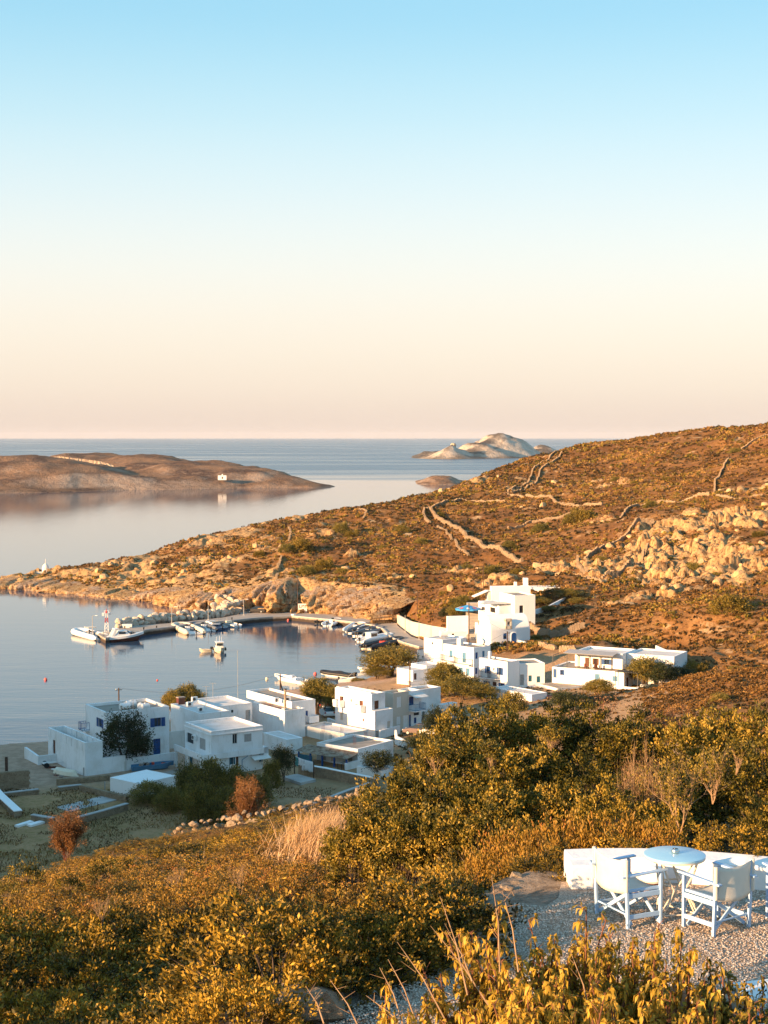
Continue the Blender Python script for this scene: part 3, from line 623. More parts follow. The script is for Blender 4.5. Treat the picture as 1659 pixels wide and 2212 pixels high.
# ------------------------------------------------------------------ houses
def rnd(a, b): return random.uniform(a, b)
class House:
    """flat-roofed whitewashed block; near corner at the local origin, front face along +x, left face along +y"""
    def __init__(s, name, label, cat, base, top, left, right, th, z0, group=None, parent=None, dz=None):
        th = math.radians(th); s.th = th
        c = at_z(base[0], base[1], z0); s.z0 = z0
        s.X = Vector((math.cos(th), math.sin(th), 0)); s.Y = Vector((-math.sin(th), math.cos(th), 0)); s.C = Vector((c.x, c.y, z0))
        # height: the top picture point lies above the corner
        s.h = CAM_H + ray(base[0], top)[2] / ray(base[0], top)[1] * c.y - z0
        def solve(tx, d):
            k = ray(tx, top)[0] / ray(tx, top)[1]; return (k * c.y - c.x) / (d.x - k * d.y)
        s.wl = left if left < 0 else solve(left, s.Y); s.wr = right if right < 0 else solve(right, s.X)
        s.wl, s.wr = abs(s.wl), abs(s.wr)
        s.root = parent or empty(name, tuple(s.C), th, label, cat, group)
        s.own = parent is None
        s.off = Vector((0, 0, 0)); s.op = {'F': [], 'L': [], 'R': [], 'K': []}
        if parent is not None:
            inv = parent.matrix_basis.inverted(); s.off = inv @ s.C
    def loc(s, p): q = Vector(p) - s.C; return (q.dot(s.X), q.dot(s.Y), q.z)
    def face_pt(s, f, dx, dy):
        n = -s.Y if f == 'F' else -s.X
        d = Vector(ray(dx, dy)); o = Vector((0, 0, CAM_H)); t = (s.C - o).dot(n) / d.dot(n); q = o + d * t - s.C
        return (q.dot(s.X) if f == 'F' else q.dot(s.Y), q.z)
    def opening(s, f, c, x0, x1, y0, y1, kind='win', mat='dark_interior', label=None):
        xm, ym = (x0 + x1) / 2, (y0 + y1) / 2
        a = s.face_pt(f, *K(c, x0, ym))[0]; b = s.face_pt(f, *K(c, x1, ym))[0]; z1 = s.face_pt(f, *K(c, xm, y0))[1]; z0 = s.face_pt(f, *K(c, xm, y1))[1]
        a, b = min(a, b), max(a, b); W = s.wr if f == 'F' else s.wl
        a = max(a, .08); b = min(b, W - .08); z0 = max(z0, .02); z1 = min(z1, s.h - .15)
        if b - a < .1 or z1 - z0 < .1: return
        s.op[f].append([a, b, z0, z1, kind, mat, label])
    def wall_face(s, mb, f, z_low):
        W = s.wr if f in 'FK' else s.wl; ops = s.op[f]
        for o in ops:
            if o[4] == 'shut':    # open leaves on both sides: hole is the middle part
                w = (o[1] - o[0]); o += [o[0] + w * .27, o[1] - w * .27]
            else: o += [o[0], o[1]]
        us = sorted(set([0, W] + [q for o in ops for q in (o[7], o[8])])); zs = sorted(set([z_low, s.h] + [q for o in ops for q in (o[2], o[3])]))
        def P(u, z, d=0.0):
            return {'F': (u, d, z), 'L': (d, u, z), 'R': (s.wr - d, u, z), 'K': (u, s.wl - d, z)}[f]
        for i in range(len(us) - 1):
            for j in range(len(zs) - 1):
                um, zm = (us[i] + us[i + 1]) / 2, (zs[j] + zs[j + 1]) / 2
                if any(o[7] < um < o[8] and o[2] < zm < o[3] for o in ops): continue
                mb.add([P(us[i], zs[j]), P(us[i + 1], zs[j]), P(us[i + 1], zs[j + 1]), P(us[i], zs[j + 1])], [(0, 1, 2, 3)])
        D = .16
        for o in ops:
            a, b, z0, z1 = o[7], o[8], o[2], o[3]
            mb.add([P(a, z0), P(b, z0), P(b, z1), P(a, z1), P(a, z0, D), P(b, z0, D), P(b, z1, D), P(a, z1, D)], [(0, 1, 5, 4), (1, 2, 6, 5), (2, 3, 7, 6), (3, 0, 4, 7)])
            def bx(m, u0, u1, v0, v1, d0, d1):
                q0, q1 = P(u0, v0, d0), P(u1, v1, d1)
                m.box(min(q0[0], q1[0]), max(q0[0], q1[0]), min(q0[1], q1[1]), max(q0[1], q1[1]), v0, v1)
            k, mt, lb = o[4], o[5], o[6]
            if k == 'door':
                d = MB(); bx(d, a + .004, b - .004, z0, z1 - .004, .11, .158); w = b - a
                bx(d, a + .12 * w, b - .12 * w, z0 + .15, z0 + (z1 - z0) * .42, .095, .11); bx(d, a + .12 * w, b - .12 * w, z0 + (z1 - z0) * .5, z1 - .15, .095, .11)
                d = s.part(d, 'door', mt)
                hnd = MB(); bx(hnd, b - .16, b - .1, z0 + .95, z0 + 1.05, .05, .095); s.part(hnd, 'handle', 'iron_grey', d)
            elif k == 'hole':
                d = MB(); bx(d, a + .004, b - .004, z0 + .004, z1 - .004, .145, .158); s.part(d, 'window', mt)
            elif k == 'closed':
                d = MB(); um = (a + b) / 2
                for (u0, u1) in ((a + .01, um - .008), (um + .008, b - .01)):
                    bx(d, u0, u1, z0 + .01, z1 - .01, .05, .09)
                    for q in range(5): zz = z0 + (z1 - z0) * (q + .5) / 5; bx(d, u0 + .04, u1 - .04, zz - .03, zz + .03, .035, .05)
                s.part(d, 'shutter', mt)
            else:
                d = MB(); t = .06
                bx(d, a + .004, a + t, z0 + .004, z1 - .004, .08, .14); bx(d, b - t, b - .004, z0 + .004, z1 - .004, .08, .14); bx(d, a + t, b - t, z0 + .004, z0 + t, .08, .14); bx(d, a + t, b - t, z1 - t, z1 - .004, .08, .14)
                um = (a + b) / 2; bx(d, um - .03, um + .03, z0 + t, z1 - t, .085, .135)
                wmat = mt if mt not in ('dark_interior',) else 'grey_shutter'
                d = s.part(d, 'window', wmat if k != 'shut' else mt)
                g = MB(); bx(g, a + .01, b - .01, z0 + .01, z1 - .01, .145, .155); s.part(g, 'pane', 'glass_dark', d)
                sl_ = MB(); bx(sl_, a - .06, b + .06, z0 - .07, z0 - .004, -.06, -.002); s.part(sl_, 'sill', s.wallmat, d)
                if k == 'shut':
                    for (u0, u1) in ((o[0], a - .02), (b + .02, o[1])):
                        g = MB(); bx(g, u0, u1, z0, z1, -.055, -.012)
                        for q in range(6): zz = z0 + (z1 - z0) * (q + .5) / 6; bx(g, u0 + .05, u1 - .05, zz - .035, zz + .035, -.068, -.055)
                        s.part(g, 'shutter', mt)
    def part(s, mb, name, mat, parent=None, **kw):
        return mb.build(name, M[mat], parent or s.root, loc=tuple(s.off) if (parent is None) else None, **kw)
    def finish(s, wall='whitewash', roof='roof_concrete', par=.35, pt=.24, below=1.6, inner=None, roofname='roof', wallname='wall', cap=True):
        s.wallmat = wall; mb = MB()
        for f in 'FLRK': s.wall_face(mb, f, -below)
        w = s.part(mb, wallname, wall)
        h, W, D = s.h, s.wr, s.wl
        p = MB()   # parapet ring, its outer face flush with the wall edge
        e = .012
        p.add([(-e, -e, h), (W + e, -e, h), (W + e, D + e, h), (-e, D + e, h), (pt, pt, h), (W - pt, pt, h), (W - pt, D - pt, h), (pt, D - pt, h)], [(0, 1, 5, 4), (1, 2, 6, 5), (2, 3, 7, 6), (3, 0, 4, 7)])
        p.add([(-e, -e, h), (W + e, -e, h), (W + e, D + e, h), (-e, D + e, h), (-e, -e, h - .1), (W + e, -e, h - .1), (W + e, D + e, h - .1), (-e, D + e, h - .1)], [(0, 4, 5, 1), (1, 5, 6, 2), (2, 6, 7, 3), (3, 7, 4, 0)])
        r = h - par
        p.add([(pt, pt, h), (W - pt, pt, h), (W - pt, D - pt, h), (pt, D - pt, h), (pt, pt, r), (W - pt, pt, r), (W - pt, D - pt, r), (pt, D - pt, r)], [(0, 1, 5, 4), (1, 2, 6, 5), (2, 3, 7, 6), (3, 0, 4, 7)])
        s.part(p, 'parapet', wall)
        q = MB(); q.box(pt - .03, W - pt + .03, pt - .03, D - pt + .03, r - .2, r); s.part(q, roofname, roof)
        return s
    def box(s, name, mat, c, x, y, w, d, h, z=None, rz=0):
        """box standing on the roof at a picture point"""
        zz = s.h - .35 if z is None else z
        p = at_z(*K(c, x, y), s.z0 + zz); l = s.loc(p)
        return s.part(MB().box(l[0] - w / 2, l[0] + w / 2, l[1] - d / 2, l[1] + d / 2, zz - .01, zz + h), name, mat)
def KY(c, y): a = CROP[c]; return a[1] + y * a[2]
def KX(c, x): a = CROP[c]; return a[0] + x * a[2]
def H(label, c, bx, by, top, l, r, th, z0, name='house', cat='house', group=None, parent=None):
    return House(name, label, cat, K(c, bx, by), KY(c, top), KX(c, l) if l > -9000 else -(-l - 9000), KX(c, r) if r > -9000 else -(-r - 9000), th, z0, group, parent)
VG = 'whitewashed houses of the harbour village'
# local metre boxes on faces
def lbox(h, name, mat, x0, x1, y0, y1, z0, z1): return h.part(MB().box(x0, x1, y0, y1, z0, z1), name, mat)
def railing(h, f, u0, u1, z, out, mat, zh=.95, gap=.22):
    m = MB(); P = (lambda u, d, zz: (u, -d, zz)) if f == 'F' else (lambda u, d, zz: (-d, u, zz))
    pts = [(u0, .02), (u0, out), (u1, out), (u1, .02)]
    for (a, b) in zip(pts[:-1], pts[1:]):
        for zz in (z + .08, z + zh): m.bar(P(a[0], a[1], zz), P(b[0], b[1], zz), .05)
        L = math.hypot(b[0] - a[0], b[1] - a[1]); n = max(2, int(L / gap))
        for i in range(n + 1):
            q = i / n; u, d = a[0] + (b[0] - a[0]) * q, a[1] + (b[1] - a[1]) * q; m.bar(P(u, d, z), P(u, d, z + zh), .035)
    return h.part(m, 'railing', mat)
def balcony(h, f, c, x0, x1, y, out=1.0, solid=None, mat='whitewash', rail='iron_grey', zh=.95):
    a = h.face_pt(f, *K(c, x0, y))[0]; b = h.face_pt(f, *K(c, x1, y))[0]; z = h.face_pt(f, *K(c, (x0 + x1) / 2, y))[1]; a, b = min(a, b), max(a, b)
    P = (lambda u0, u1, d0, d1, z0, z1: (u0, u1, -d1, -d0, z0, z1)) if f == 'F' else (lambda u0, u1, d0, d1, z0, z1: (-d1, -d0, u0, u1, z0, z1))
    m = MB(); m.box(*P(a, b, .004, out, z - .16, z))
    if solid:
        m.box(*P(a, a + .12, .004, out - .12, z, z + solid)); m.box(*P(b - .12, b, .004, out - .12, z, z + solid)); m.box(*P(a, b, out - .12, out, z, z + solid))
    h.part(m, 'balcony', mat)
    if not solid: railing(h, f, a + .04, b - .04, z, out - .04, rail, zh)
def ac_unit(label, p, rz):
    e = empty('air_conditioner', tuple(p), rz, label, 'air conditioner', 'air conditioners on the house roofs')
    MB().box(-.42, .42, -.16, .16, .05, .65).build('casing', M['white_gloss'], e)
    MB().lathe([(.22, 0), (.22, .02)], (0, 0, 0), 14).build('fan_grille', M['iron_grey'], e, loc=(-.1, -.165, .35), rot=(math.pi / 2, 0, 0))
    return e
def tank(label, p, rz, L=1.3, r=.42):
    e = empty('water_tank', tuple(p), rz, label, 'water tank', 'white water tanks on the roofs')
    m = MB(); m.tube([(-L / 2, 0, r + .12), (-L / 2 + .08, 0, r + .12), (L / 2 - .08, 0, r + .12), (L / 2, 0, r + .12)], [r * .8, r, r, r * .8], 14); m.build('tank_body', M['white_gloss'], e, True)
    m = MB(); m.box(-L / 3, -L / 3 + .1, -r * .7, r * .7, 0, .25); m.box(L / 3 - .1, L / 3, -r * .7, r * .7, 0, .25); m.build('cradle', M['galvanised'], e)
    MB().lathe([(.12, 0), (.12, .08), (.05, .1)], (0, 0, r * 2 + .11), 10).build('cap', M['white_gloss'], e)
    return e

# 1 small parapeted house at the beach end
h = H('low white house with tall strip-panelled parapet nearest the beach', 'A', 515, 1125, 760, 110, 703, 34, 2.0, group=VG)
h.opening('L', 'A', 160, 187, 730, 880, 'door', 'brown_wood')
h.finish(par=.95, pt=.2, roof='roof_concrete')
m = MB()
for i in range(7): u = h.wl * (i + .5) / 7; m.box(-.05, -.004, u - .09, u + .09, h.h - 1.1, h.h - .02); m.box(h.wr - .32, h.wr - .2, u - .12, u + .12, h.h - .94, h.h - .01)
h.part(m, 'pilaster', 'whitewash')
lbox(h, 'side_wall', 'whitewash', h.wr + .004, h.wr + 3.0, -.0, .3, -1.6, 1.95)
lbox(h, 'porch_wall', 'whitewash', -2.4, -.004, h.wl - 2.7, h.wl - 2.4, -1.6, 1.15)
m = MB(); m.add([(-2.4, h.wl - 2.4, -1.5), (-2.4, h.wl + 2.0, -1.5), (-2.4, h.wl + 2.0, 1.5), (-2.4, h.wl - 2.4, 1.1), (-2.1, h.wl - 2.4, -1.5), (-2.1, h.wl + 2.0, -1.5), (-2.1, h.wl + 2.0, 1.5), (-2.1, h.wl - 2.4, 1.1)], [(0, 3, 2, 1), (4, 5, 6, 7), (0, 4, 7, 3), (1, 2, 6, 5), (2, 3, 7, 6)]); h.part(m, 'stair_wall', 'whitewash')
# 2 two storeys, blue shutters
h = H('two-storey white house with blue shutters and tall blue door', 'A', 745, 960, 430, 515, 1427, 32, 2.0, group=VG)
h.opening('L', 'A', 640, 712, 495, 590, 'shut', 'blue_paint'); h.opening('F', 'A', 1222, 1382, 487, 583, 'shut', 'blue_paint'); h.opening('F', 'A', 1255, 1333, 715, 888, 'door', 'blue_paint')
h.opening('F', 'A', 775, 835, 765, 825, 'hole'); h.opening('F', 'A', 955, 1000, 497, 540, 'hole'); h.opening('F', 'A', 1105, 1135, 505, 560, 'closed', 'grey_shutter')
h.finish(par=.35)
u = h.face_pt('F', *K('A', 1075, 600))[0]; lbox(h, 'buttress', 'whitewash', u - .3, u + .3, -.45, -.004, -1.6, h.h - .12)
m = MB(); m.bar((u + 1.1, -.06, -.5), (u + 1.1, -.06, 2.3), .08); m.bar((u + .6, -.06, -.5), (u + .6, -.06, 2.3), .08); h.part(m, 'downpipe', 'whitewash')
railing(h, 'L', h.wl - 1.4, h.wl - .1, h.h - 3.2, 1.0, 'blue_paint', 1.0, .3); lbox(h, 'balcony', 'whitewash', -1.0, -.004, h.wl - 1.45, h.wl, h.h - 3.35, h.h - 3.2)
HB = h
for i, (x, y) in enumerate([(945, 400), (1010, 372), (1115, 400), (1165, 402)]):
    p = at_z(*K('A', x, y + 8), h.z0 + h.h - .35)
    tank(['white round-ended water tank, leftmost on the roof of the house with the blue shutters', 'second white water tank from the left on the blue-shuttered roof', 'third white water tank from the left on the blue-shuttered roof', 'rightmost white water tank on the roof with the mast'][i], p, math.radians([32, 32, 100, 36][i]), 1.4 if i < 2 else 1.1)
def mast(label, p, hh, yagi=True):
    e = empty('antenna_mast', tuple(p), 0, label, 'antenna', 'thin antenna masts on the roofs')
    m = MB(); m.tube([(0, 0, 0), (0, 0, hh)], .03, 5); m.build('pole', M['galvanised'], e)
    if yagi:
        m = MB(); m.bar((-.5, 0, hh - .1), (.5, 0, hh - .1), .03)
        for i in range(5): m.bar((-.45 + i * .22, -.3, hh - .1), (-.45 + i * .22, .3, hh - .1), .02)
        m.build('aerial', M['galvanised'], e)
mast('bare thin mast on the blue-shuttered house roof between the tanks', at_z(*K('A', 1036, 490), h.z0 + h.h - .36), 2.4, False)
# 3 long white building behind
h = H('long plain white house behind with several roof levels', 'B', 448, 700, 380, 172, 720, 33, 2.0, group=VG)
h.finish(roof='roof_white', par=.2)
h3 = H('', 'B', 600, 600, 312, 378, 930, 33, 2.0, parent=h.root)
h3.opening('F', 'B', 645, 671, 388, 432, 'win', 'grey_shutter'); h3.opening('F', 'B', 735, 757, 345, 370, 'hole'); h3.opening('F', 'B', 870, 912, 346, 440, 'door', 'grey_shutter')
h3.finish(roof='roof_white', par=.3)
for i, (x, y, r) in enumerate([(350, 312, .6), (392, 265, .6), (452, 362, .6)]):
    ac_unit(['air conditioner in the middle of the long house roof', 'air conditioner against the raised roof edge of the long house', 'air conditioner nearest the roof corner of the long house'][i], at_z(*K('B', x, y), h.z0 + h.h - .2), r)
ch = empty('chimney', tuple(at_z(*K('B', 265, 290), h.z0 + h.h - .2)), .6, 'brown brick chimney block at the left end of the long white house roof', 'chimney')
MB().box(-.5, .5, -.35, .35, 0, .9).build('stack', M['hull_brown'], ch); MB().box(-.56, .56, -.41, .41, .9, 1.0).build('cap', M['roof_concrete'], ch)
mast('tall thin antenna mast rising from the long house rear roof', at_z(*K('B', 797, 255), h.z0 + h3.h - .2), 7.0, False); mast('short antenna with aerial on left rear of the long house roof', at_z(*K('B', 565, 235), h.z0 + h3.h - .2), 2.2)
mast('slender antenna at the front roof edge of the long house', at_z(*K('B', 503, 340), h.z0 + h.h - .2), 3.2)
# 4 two-storey white house in front with balcony band
h = H('white two-storey house with wraparound balcony, front centre of the village', 'B', 552, 962, 545, 303, 1030, 33, 2.0, group=VG)
h.opening('F', 'B', 748, 792, 568, 660, 'win', 'grey_shutter'); h.opening('F', 'B', 857, 925, 568, 642, 'closed', 'grey_shutter')
h.opening('F', 'B', 718, 770, 782, 852, 'shut', 'teal_paint'); h.opening('F', 'B', 780, 805, 770, 895, 'door', 'brown_wood'); h.opening('F', 'B', 997, 1050, 745, 825, 'shut', 'teal_paint')
h.opening('F', 'B', 915, 932, 742, 770, 'hole'); h.opening('F', 'B', 852, 862, 760, 775, 'hole')
h.opening('L', 'B', 440, 495, 610, 715, 'closed', 'grey_shutter'); h.opening('L', 'B', 320, 382, 562, 655, 'hole', 'glass_dark')
h.opening('L', 'B', 330, 375, 765, 880, 'door', 'teal_paint'); h.opening('L', 'B', 240, 268, 745, 862, 'door', 'teal_paint')
h.finish(roof='roof_white', par=.32)
zb = h.face_pt('F', *K('B', 552, 805))[1]; zt = h.face_pt('F', *K('B', 552, 752))[1]
m = MB(); m.box(-1.5, -.004, -.35, h.wl, zb, zb + .16); m.box(-1.5, -1.38, -.35, h.wl, zb + .16, zt + .1); m.box(-1.38, h.wr + .6, -.35, -.23, zb + .16, zt); m.box(-.004, h.wr + .6, -.35, -.004, zb, zb + .16); m.box(h.wr + .004, h.wr + .6, -.35, 1.5, zt - .9, zt)
h.part(m, 'balcony', 'whitewash')
m = MB(); m.box(-.02, h.wr + .02, -.1, -.004, h.h - .55, h.h - .45); m.box(-.1, -.004, -.1, h.wl, h.h - .55, h.h - .45); h.part(m, 'string_course', 'whitewash')
a = h.face_pt('F', *K('B', 915, 760))[0]; b_ = h.face_pt('F', *K('B', 1068, 720))[0]
h.part(MB().add([(a, -.004, zb - .2), (b_, -.004, zb - .1), (b_, -1.1, zb - .45), (a, -1.1, zb - .55), (a, -.004, zb - .26), (b_, -.004, zb - .16), (b_, -1.1, zb - .51), (a, -1.1, zb - .61)], [(0, 3, 2, 1), (4, 5, 6, 7), (0, 4, 7, 3), (3, 7, 6, 2), (2, 6, 5, 1)]), 'canopy', 'whitewash_old')
for u in (h.wl - .3, h.wl * .5, .2): lbox(h, 'column', 'whitewash', -1.45, -1.2, u - .12, u + .12, -1.6, zb)
ac = empty('air_conditioner', tuple(h.C - h.X * .25 + h.Y * h.face_pt('L', *K('B', 408, 600))[0] + Vector((0, 0, h.face_pt('L', *K('B', 408, 622))[1]))), h.th - math.pi / 2, 'air conditioner fixed to the left wall of the balcony house', 'air conditioner', 'air conditioners on the house roofs')
MB().box(-.42, .42, -.16, .16, 0, .6).build('casing', M['white_gloss'], ac); MB().lathe([(.22, 0), (.22, .02)], (0, 0, 0), 14).build('fan_grille', M['iron_grey'], ac, loc=(-.1, -.165, .3), rot=(math.pi / 2, 0, 0))
m = MB(); a = h.face_pt('F', *K('B', 822, 700))[0]; m.tube([(a, -.4, -.5), (a, -.4, 1.6), (a + .8, -.4, 2.0)], .05, 5); h.part(m, 'water_pipe', 'light_blue_paint')
# 5 block right behind + podium
h = H('tall plain white block with chimney flue on its roof', 'B', 1235, 622, 352, 930, 1427, 36, 2.0, group=VG)
h.finish(roof='roof_concrete', par=.2)
H5 = h
h5 = H('', 'B', 1255, 765, 622, 1035, 1400, 36, 2.0, parent=h.root); h5.finish('whitewash', 'roof_white', par=.02, pt=.3, roofname='terrace', wallname='podium')
f_ = empty('flue', tuple(at_z(*K('B', 1240, 350), h.z0 + h.h - .2)), .6, 'rust-stained vertical flue pipe with square base on the plain block', 'chimney flue')
m = MB(); m.tube([(0, 0, .3), (0, 0, 2.9)], .17, 8); m.build('pipe', M['rust_roof'], f_); MB().box(-.35, .35, -.35, .35, 0, .32).build('base', M['whitewash_old'], f_); MB().box(-.22, .22, -.22, .22, 2.9, 3.0).build('cap', M['iron_grey'], f_)
m = MB(); pts = [at_z(*K('B', x, y), h.z0 + h.h - .16) for x, y in [(980, 295), (1050, 288), (1120, 292), (1110, 303), (1060, 302), (1140, 316), (1210, 330)]]; m.tube(pts, .05, 5)
tag(m.build('hose', M['hull_brown']), 'brown hose lying in loops on the plain block roof', 'hose')
# 5b behind
h = H('white house behind the plain block with small rear balcony', 'B', 1300, 585, 270, 880, 1520, 36, 2.0, group=VG)
h.opening('F', 'B', 1430, 1452, 352, 405, 'closed', 'blue_paint'); h.opening('F', 'B', 1440, 1454, 500, 516, 'hole'); h.opening('F', 'B', 1466, 1480, 496, 516, 'hole')
h.finish(roof='roof_concrete', par=.3); balcony(h, 'F', 'B', 1428, 1518, 442, 1.0, .75)
ac_unit('air conditioner on the brown flat roof behind the flue', at_z(*K('B', 1262, 265), h.z0 + h.h - .3), .4); ac_unit('small air conditioner lying left of the flue on the rear roof', at_z(*K('B', 1155, 275), h.z0 + h.h - .3), .9)
# 6 porch house with grey roof
h = H('low house with blue-posted porch and grey unfinished roof', 'C', 660, 935, 765, 248, 1018, 52, 2.0, group=VG)
h.opening('L', 'C', 560, 605, 850, 920, 'closed', 'grey_shutter'); h.opening('L', 'C', 388, 438, 835, 950, 'door', 'cream_plaster'); h.opening('L', 'C', 290, 340, 812, 875, 'closed', 'grey_shutter')
h.finish(par=.3)
zr = h.h - .42
m = MB(); n_ = 40
for i in range(n_):
    u0, u1 = h.wl * i / n_ * 1.28 - .3, h.wl * (i + 1) / n_ * 1.28 - .3; um = (u0 + u1) / 2
    m.add([(-.01, u0, zr), (-2.5, u0, zr - .45), (-2.5, um, zr - .40), (-.01, um, zr + .05), (-.01, u1, zr), (-2.5, u1, zr - .45)], [(0, 1, 2, 3), (3, 2, 5, 4)])
h.part(m, 'porch_roof', 'rust_roof')
for i in range(5): u = -.1 + i * (h.wl * 1.25) / 4.3; h.part(MB().box(-2.42, -2.24, u - .09, u + .09, -1.6, zr - .47), 'post', 'blue_paint')
lbox(h, 'porch_panel', 'teal_paint', -2.4, -2.28, h.wl * .82, h.wl * 1.13, -.1, .95); lbox(h, 'porch_wall', 'whitewash', -2.6, -.004, -.28, -.02, -1.6, .8)
m = MB()
for (x, y) in [(300, 668), (385, 690), (500, 640), (628, 715), (740, 680), (312, 590), (500, 600)]:
    p = h.loc(at_z(*K('C', x, y), h.z0 + h.h - .3))
    for a in (-.12, .12):
        for b in (-.1, .1): m.tube([(p[0] + a, p[1] + b, h.h - .35), (p[0] + a, p[1] + b, h.h + .75 + rnd(-.15, .15))], .022, 4)
h.part(m, 'rebar_stub', 'hull_brown')
tb = empty('porch_table', tuple(at_z(*K('C', 515, 960), 2.0)), .9, 'low wooden table under the blue-posted porch', 'table'); MB().box(-.8, .8, -.4, .4, .7, .76).build('table_top', M['roof_concrete'], tb)
for a in (-.7, .7):
    for b in (-.3, .3): MB().box(a - .03, a + .03, b - .03, b + .03, 0, .7).build('leg', M['iron_grey'], tb)
# unfinished concrete terrace behind the porch house
h = H('bare concrete slab building with low white wall between the big houses', 'C', 540, 720, 612, 105, 765, 45, 2.0, name='unfinished_building', cat='building')
h.finish('whitewash_old', 'roof_white', par=.25)
# small shed with dome chimney
h = H('small white shed with blue-capped chimney in front of the porch house', 'C', 905, 1062, 985, 650, 1058, 48, 2.3, name='shed', cat='shed')
h.opening('L', 'C', 692, 705, 982, 995, 'hole'); h.finish('smooth_white', 'roof_white', par=.06, pt=.12)
p = h.loc(at_z(*K('C', 838, 915), h.z0 + h.h)); c_ = h.part(MB().lathe([(.34, -.1), (.28, .55), (.3, .6)], (p[0], p[1], h.h), 12), 'chimney', 'smooth_white'); h.part(MB().lathe([(.33, .6), (.31, .78), (.2, .95), (.05, 1.02)], (p[0], p[1], h.h), 12), 'chimney_cap', 'light_blue_paint', c_)
c_.location = h.off
# 7 two-storey, brown doors, and its neighbours
G7 = 'joined two-storey houses on the waterfront'
h = H('two-storey white house with brown balcony doors and cream lit side', 'C', 800, 640, 213, 432, 935, 43, 2.0, group=VG)
h.opening('L', 'C', 480, 514, 235, 318, 'door', 'brown_wood'); h.opening('L', 'C', 677, 713, 278, 366, 'door', 'brown_wood'); h.opening('L', 'C', 588, 600, 262, 290, 'closed', 'brown_wood')
h.opening('L', 'C', 483, 512, 398, 474, 'closed', 'cream_plaster'); h.opening('L', 'C', 762, 795, 468, 545, 'closed', 'cream_plaster'); h.opening('L', 'C', 709, 723, 457, 487, 'closed', 'brown_wood')
h.opening('F', 'C', 828, 872, 278, 384, 'door', 'brown_wood')
h.finish(par=.35); H7 = h
balcony(h, 'L', 'C', 455, 530, 322, .9, .8); balcony(h, 'L', 'C', 650, 738, 372, .9, .8)
h7 = H('', 'C', 832, 655, 385, 768, 1013, 43, 2.0, parent=h.root); h7.opening('F', 'C', 956, 986, 485, 558, 'closed', 'cream_plaster'); h7.opening('F', 'C', 838, 872, 580, 645, 'hole', 'grey_shutter')
h7.finish(par=.03, pt=.15, roof='roof_white', roofname='terrace', wallname='ground_floor')
m = MB(); m.box(h.wr * .1, h.wr * .2, .5, h.wl + .01, h.h + .0, h.h + .12); h.part(m, 'roof_kerb', 'whitewash')
h = H('beige two-storey house with closed white shutters between white houses', 'C', 1013, 590, 205, 900, 1172, 43, 2.0, group=VG)
h.opening('F', 'C', 1053, 1098, 238, 345, 'closed', 'white_gloss'); h.opening('F', 'C', 1050, 1093, 436, 517, 'closed', 'white_gloss'); h.opening('F', 'C', 1118, 1170, 423, 560, 'closed', 'white_gloss')
h.finish('cream_plaster', par=.3)
h = H('narrow two-storey house with blue balcony door under a small awning', 'C', 1172, 560, 188, 1040, 1300, 43, 2.0, group=VG)
h.opening('F', 'C', 1172, 1224, 240, 325, 'door', 'blue_paint'); h.opening('F', 'C', 1255, 1270, 235, 262, 'hole'); h.opening('F', 'C', 1172, 1196, 420, 545, 'door', 'blue_paint'); h.opening('F', 'C', 1225, 1250, 447, 505, 'closed', 'blue_paint')
h.opening('F', 'C', 1224, 1278, 395, 425, 'hole')
h.finish(par=.3); balcony(h, 'F', 'C', 1175, 1283, 365, 1.3, None, rail='light_blue_paint')
a = h.face_pt('F', *K('C', 1165, 215))[0]; zz = h.face_pt('F', *K('C', 1230, 205))[1]
h.part(MB().add([(.1, -.004, zz), (h.wr + .1, -.004, zz), (h.wr + .1, -1.4, zz - .4), (.1, -1.4, zz - .4), (.1, -.004, zz - .05), (h.wr + .1, -.004, zz - .05), (h.wr + .1, -1.4, zz - .45), (.1, -1.4, zz - .45)], [(0, 3, 2, 1), (4, 5, 6, 7), (0, 4, 7, 3), (3, 7, 6, 2), (2, 6, 5, 1)]), 'awning', 'whitewash_old')
h = H('long white house with outside staircase at the right end of the waterfront row', 'C', 1284, 470, 170, 1150, 1493, 43, 2.2, group=VG)
h.finish(par=.3)
# outside stair: parapet wall descending to the left, with steps
m = MB(); L = 5.5; m.add([(0, -1.1, h.h - 3.0), (L * .15, -1.1, h.h - 2.9), (L * .9, -1.1, -1.4), (0, -1.1, -1.4), (0, -.95, h.h - 3.0), (L * .15, -.95, h.h - 2.9), (L * .9, -.95, -1.4), (0, -.95, -1.4)], [(0, 3, 2, 1), (4, 5, 6, 7), (0, 1, 5, 4), (1, 2, 6, 5)])
h.part(m, 'stair_wall', 'whitewash'); m = MB()
for i in range(14): m.box(.5 + i * .3, .8 + i * .3, -.95, -.004, -1.4, h.h - 3.2 - i * .21)
h.part(m, 'stair', 'roof_concrete')
h = H('small white lean-to house right of the long waterfront house', 'C', 1520, 470, 320, 1470, 1660, 43, 2.4, group=VG)
h.opening('F', 'C', 1608, 1655, 350, 385, 'hole'); h.finish(par=.15)
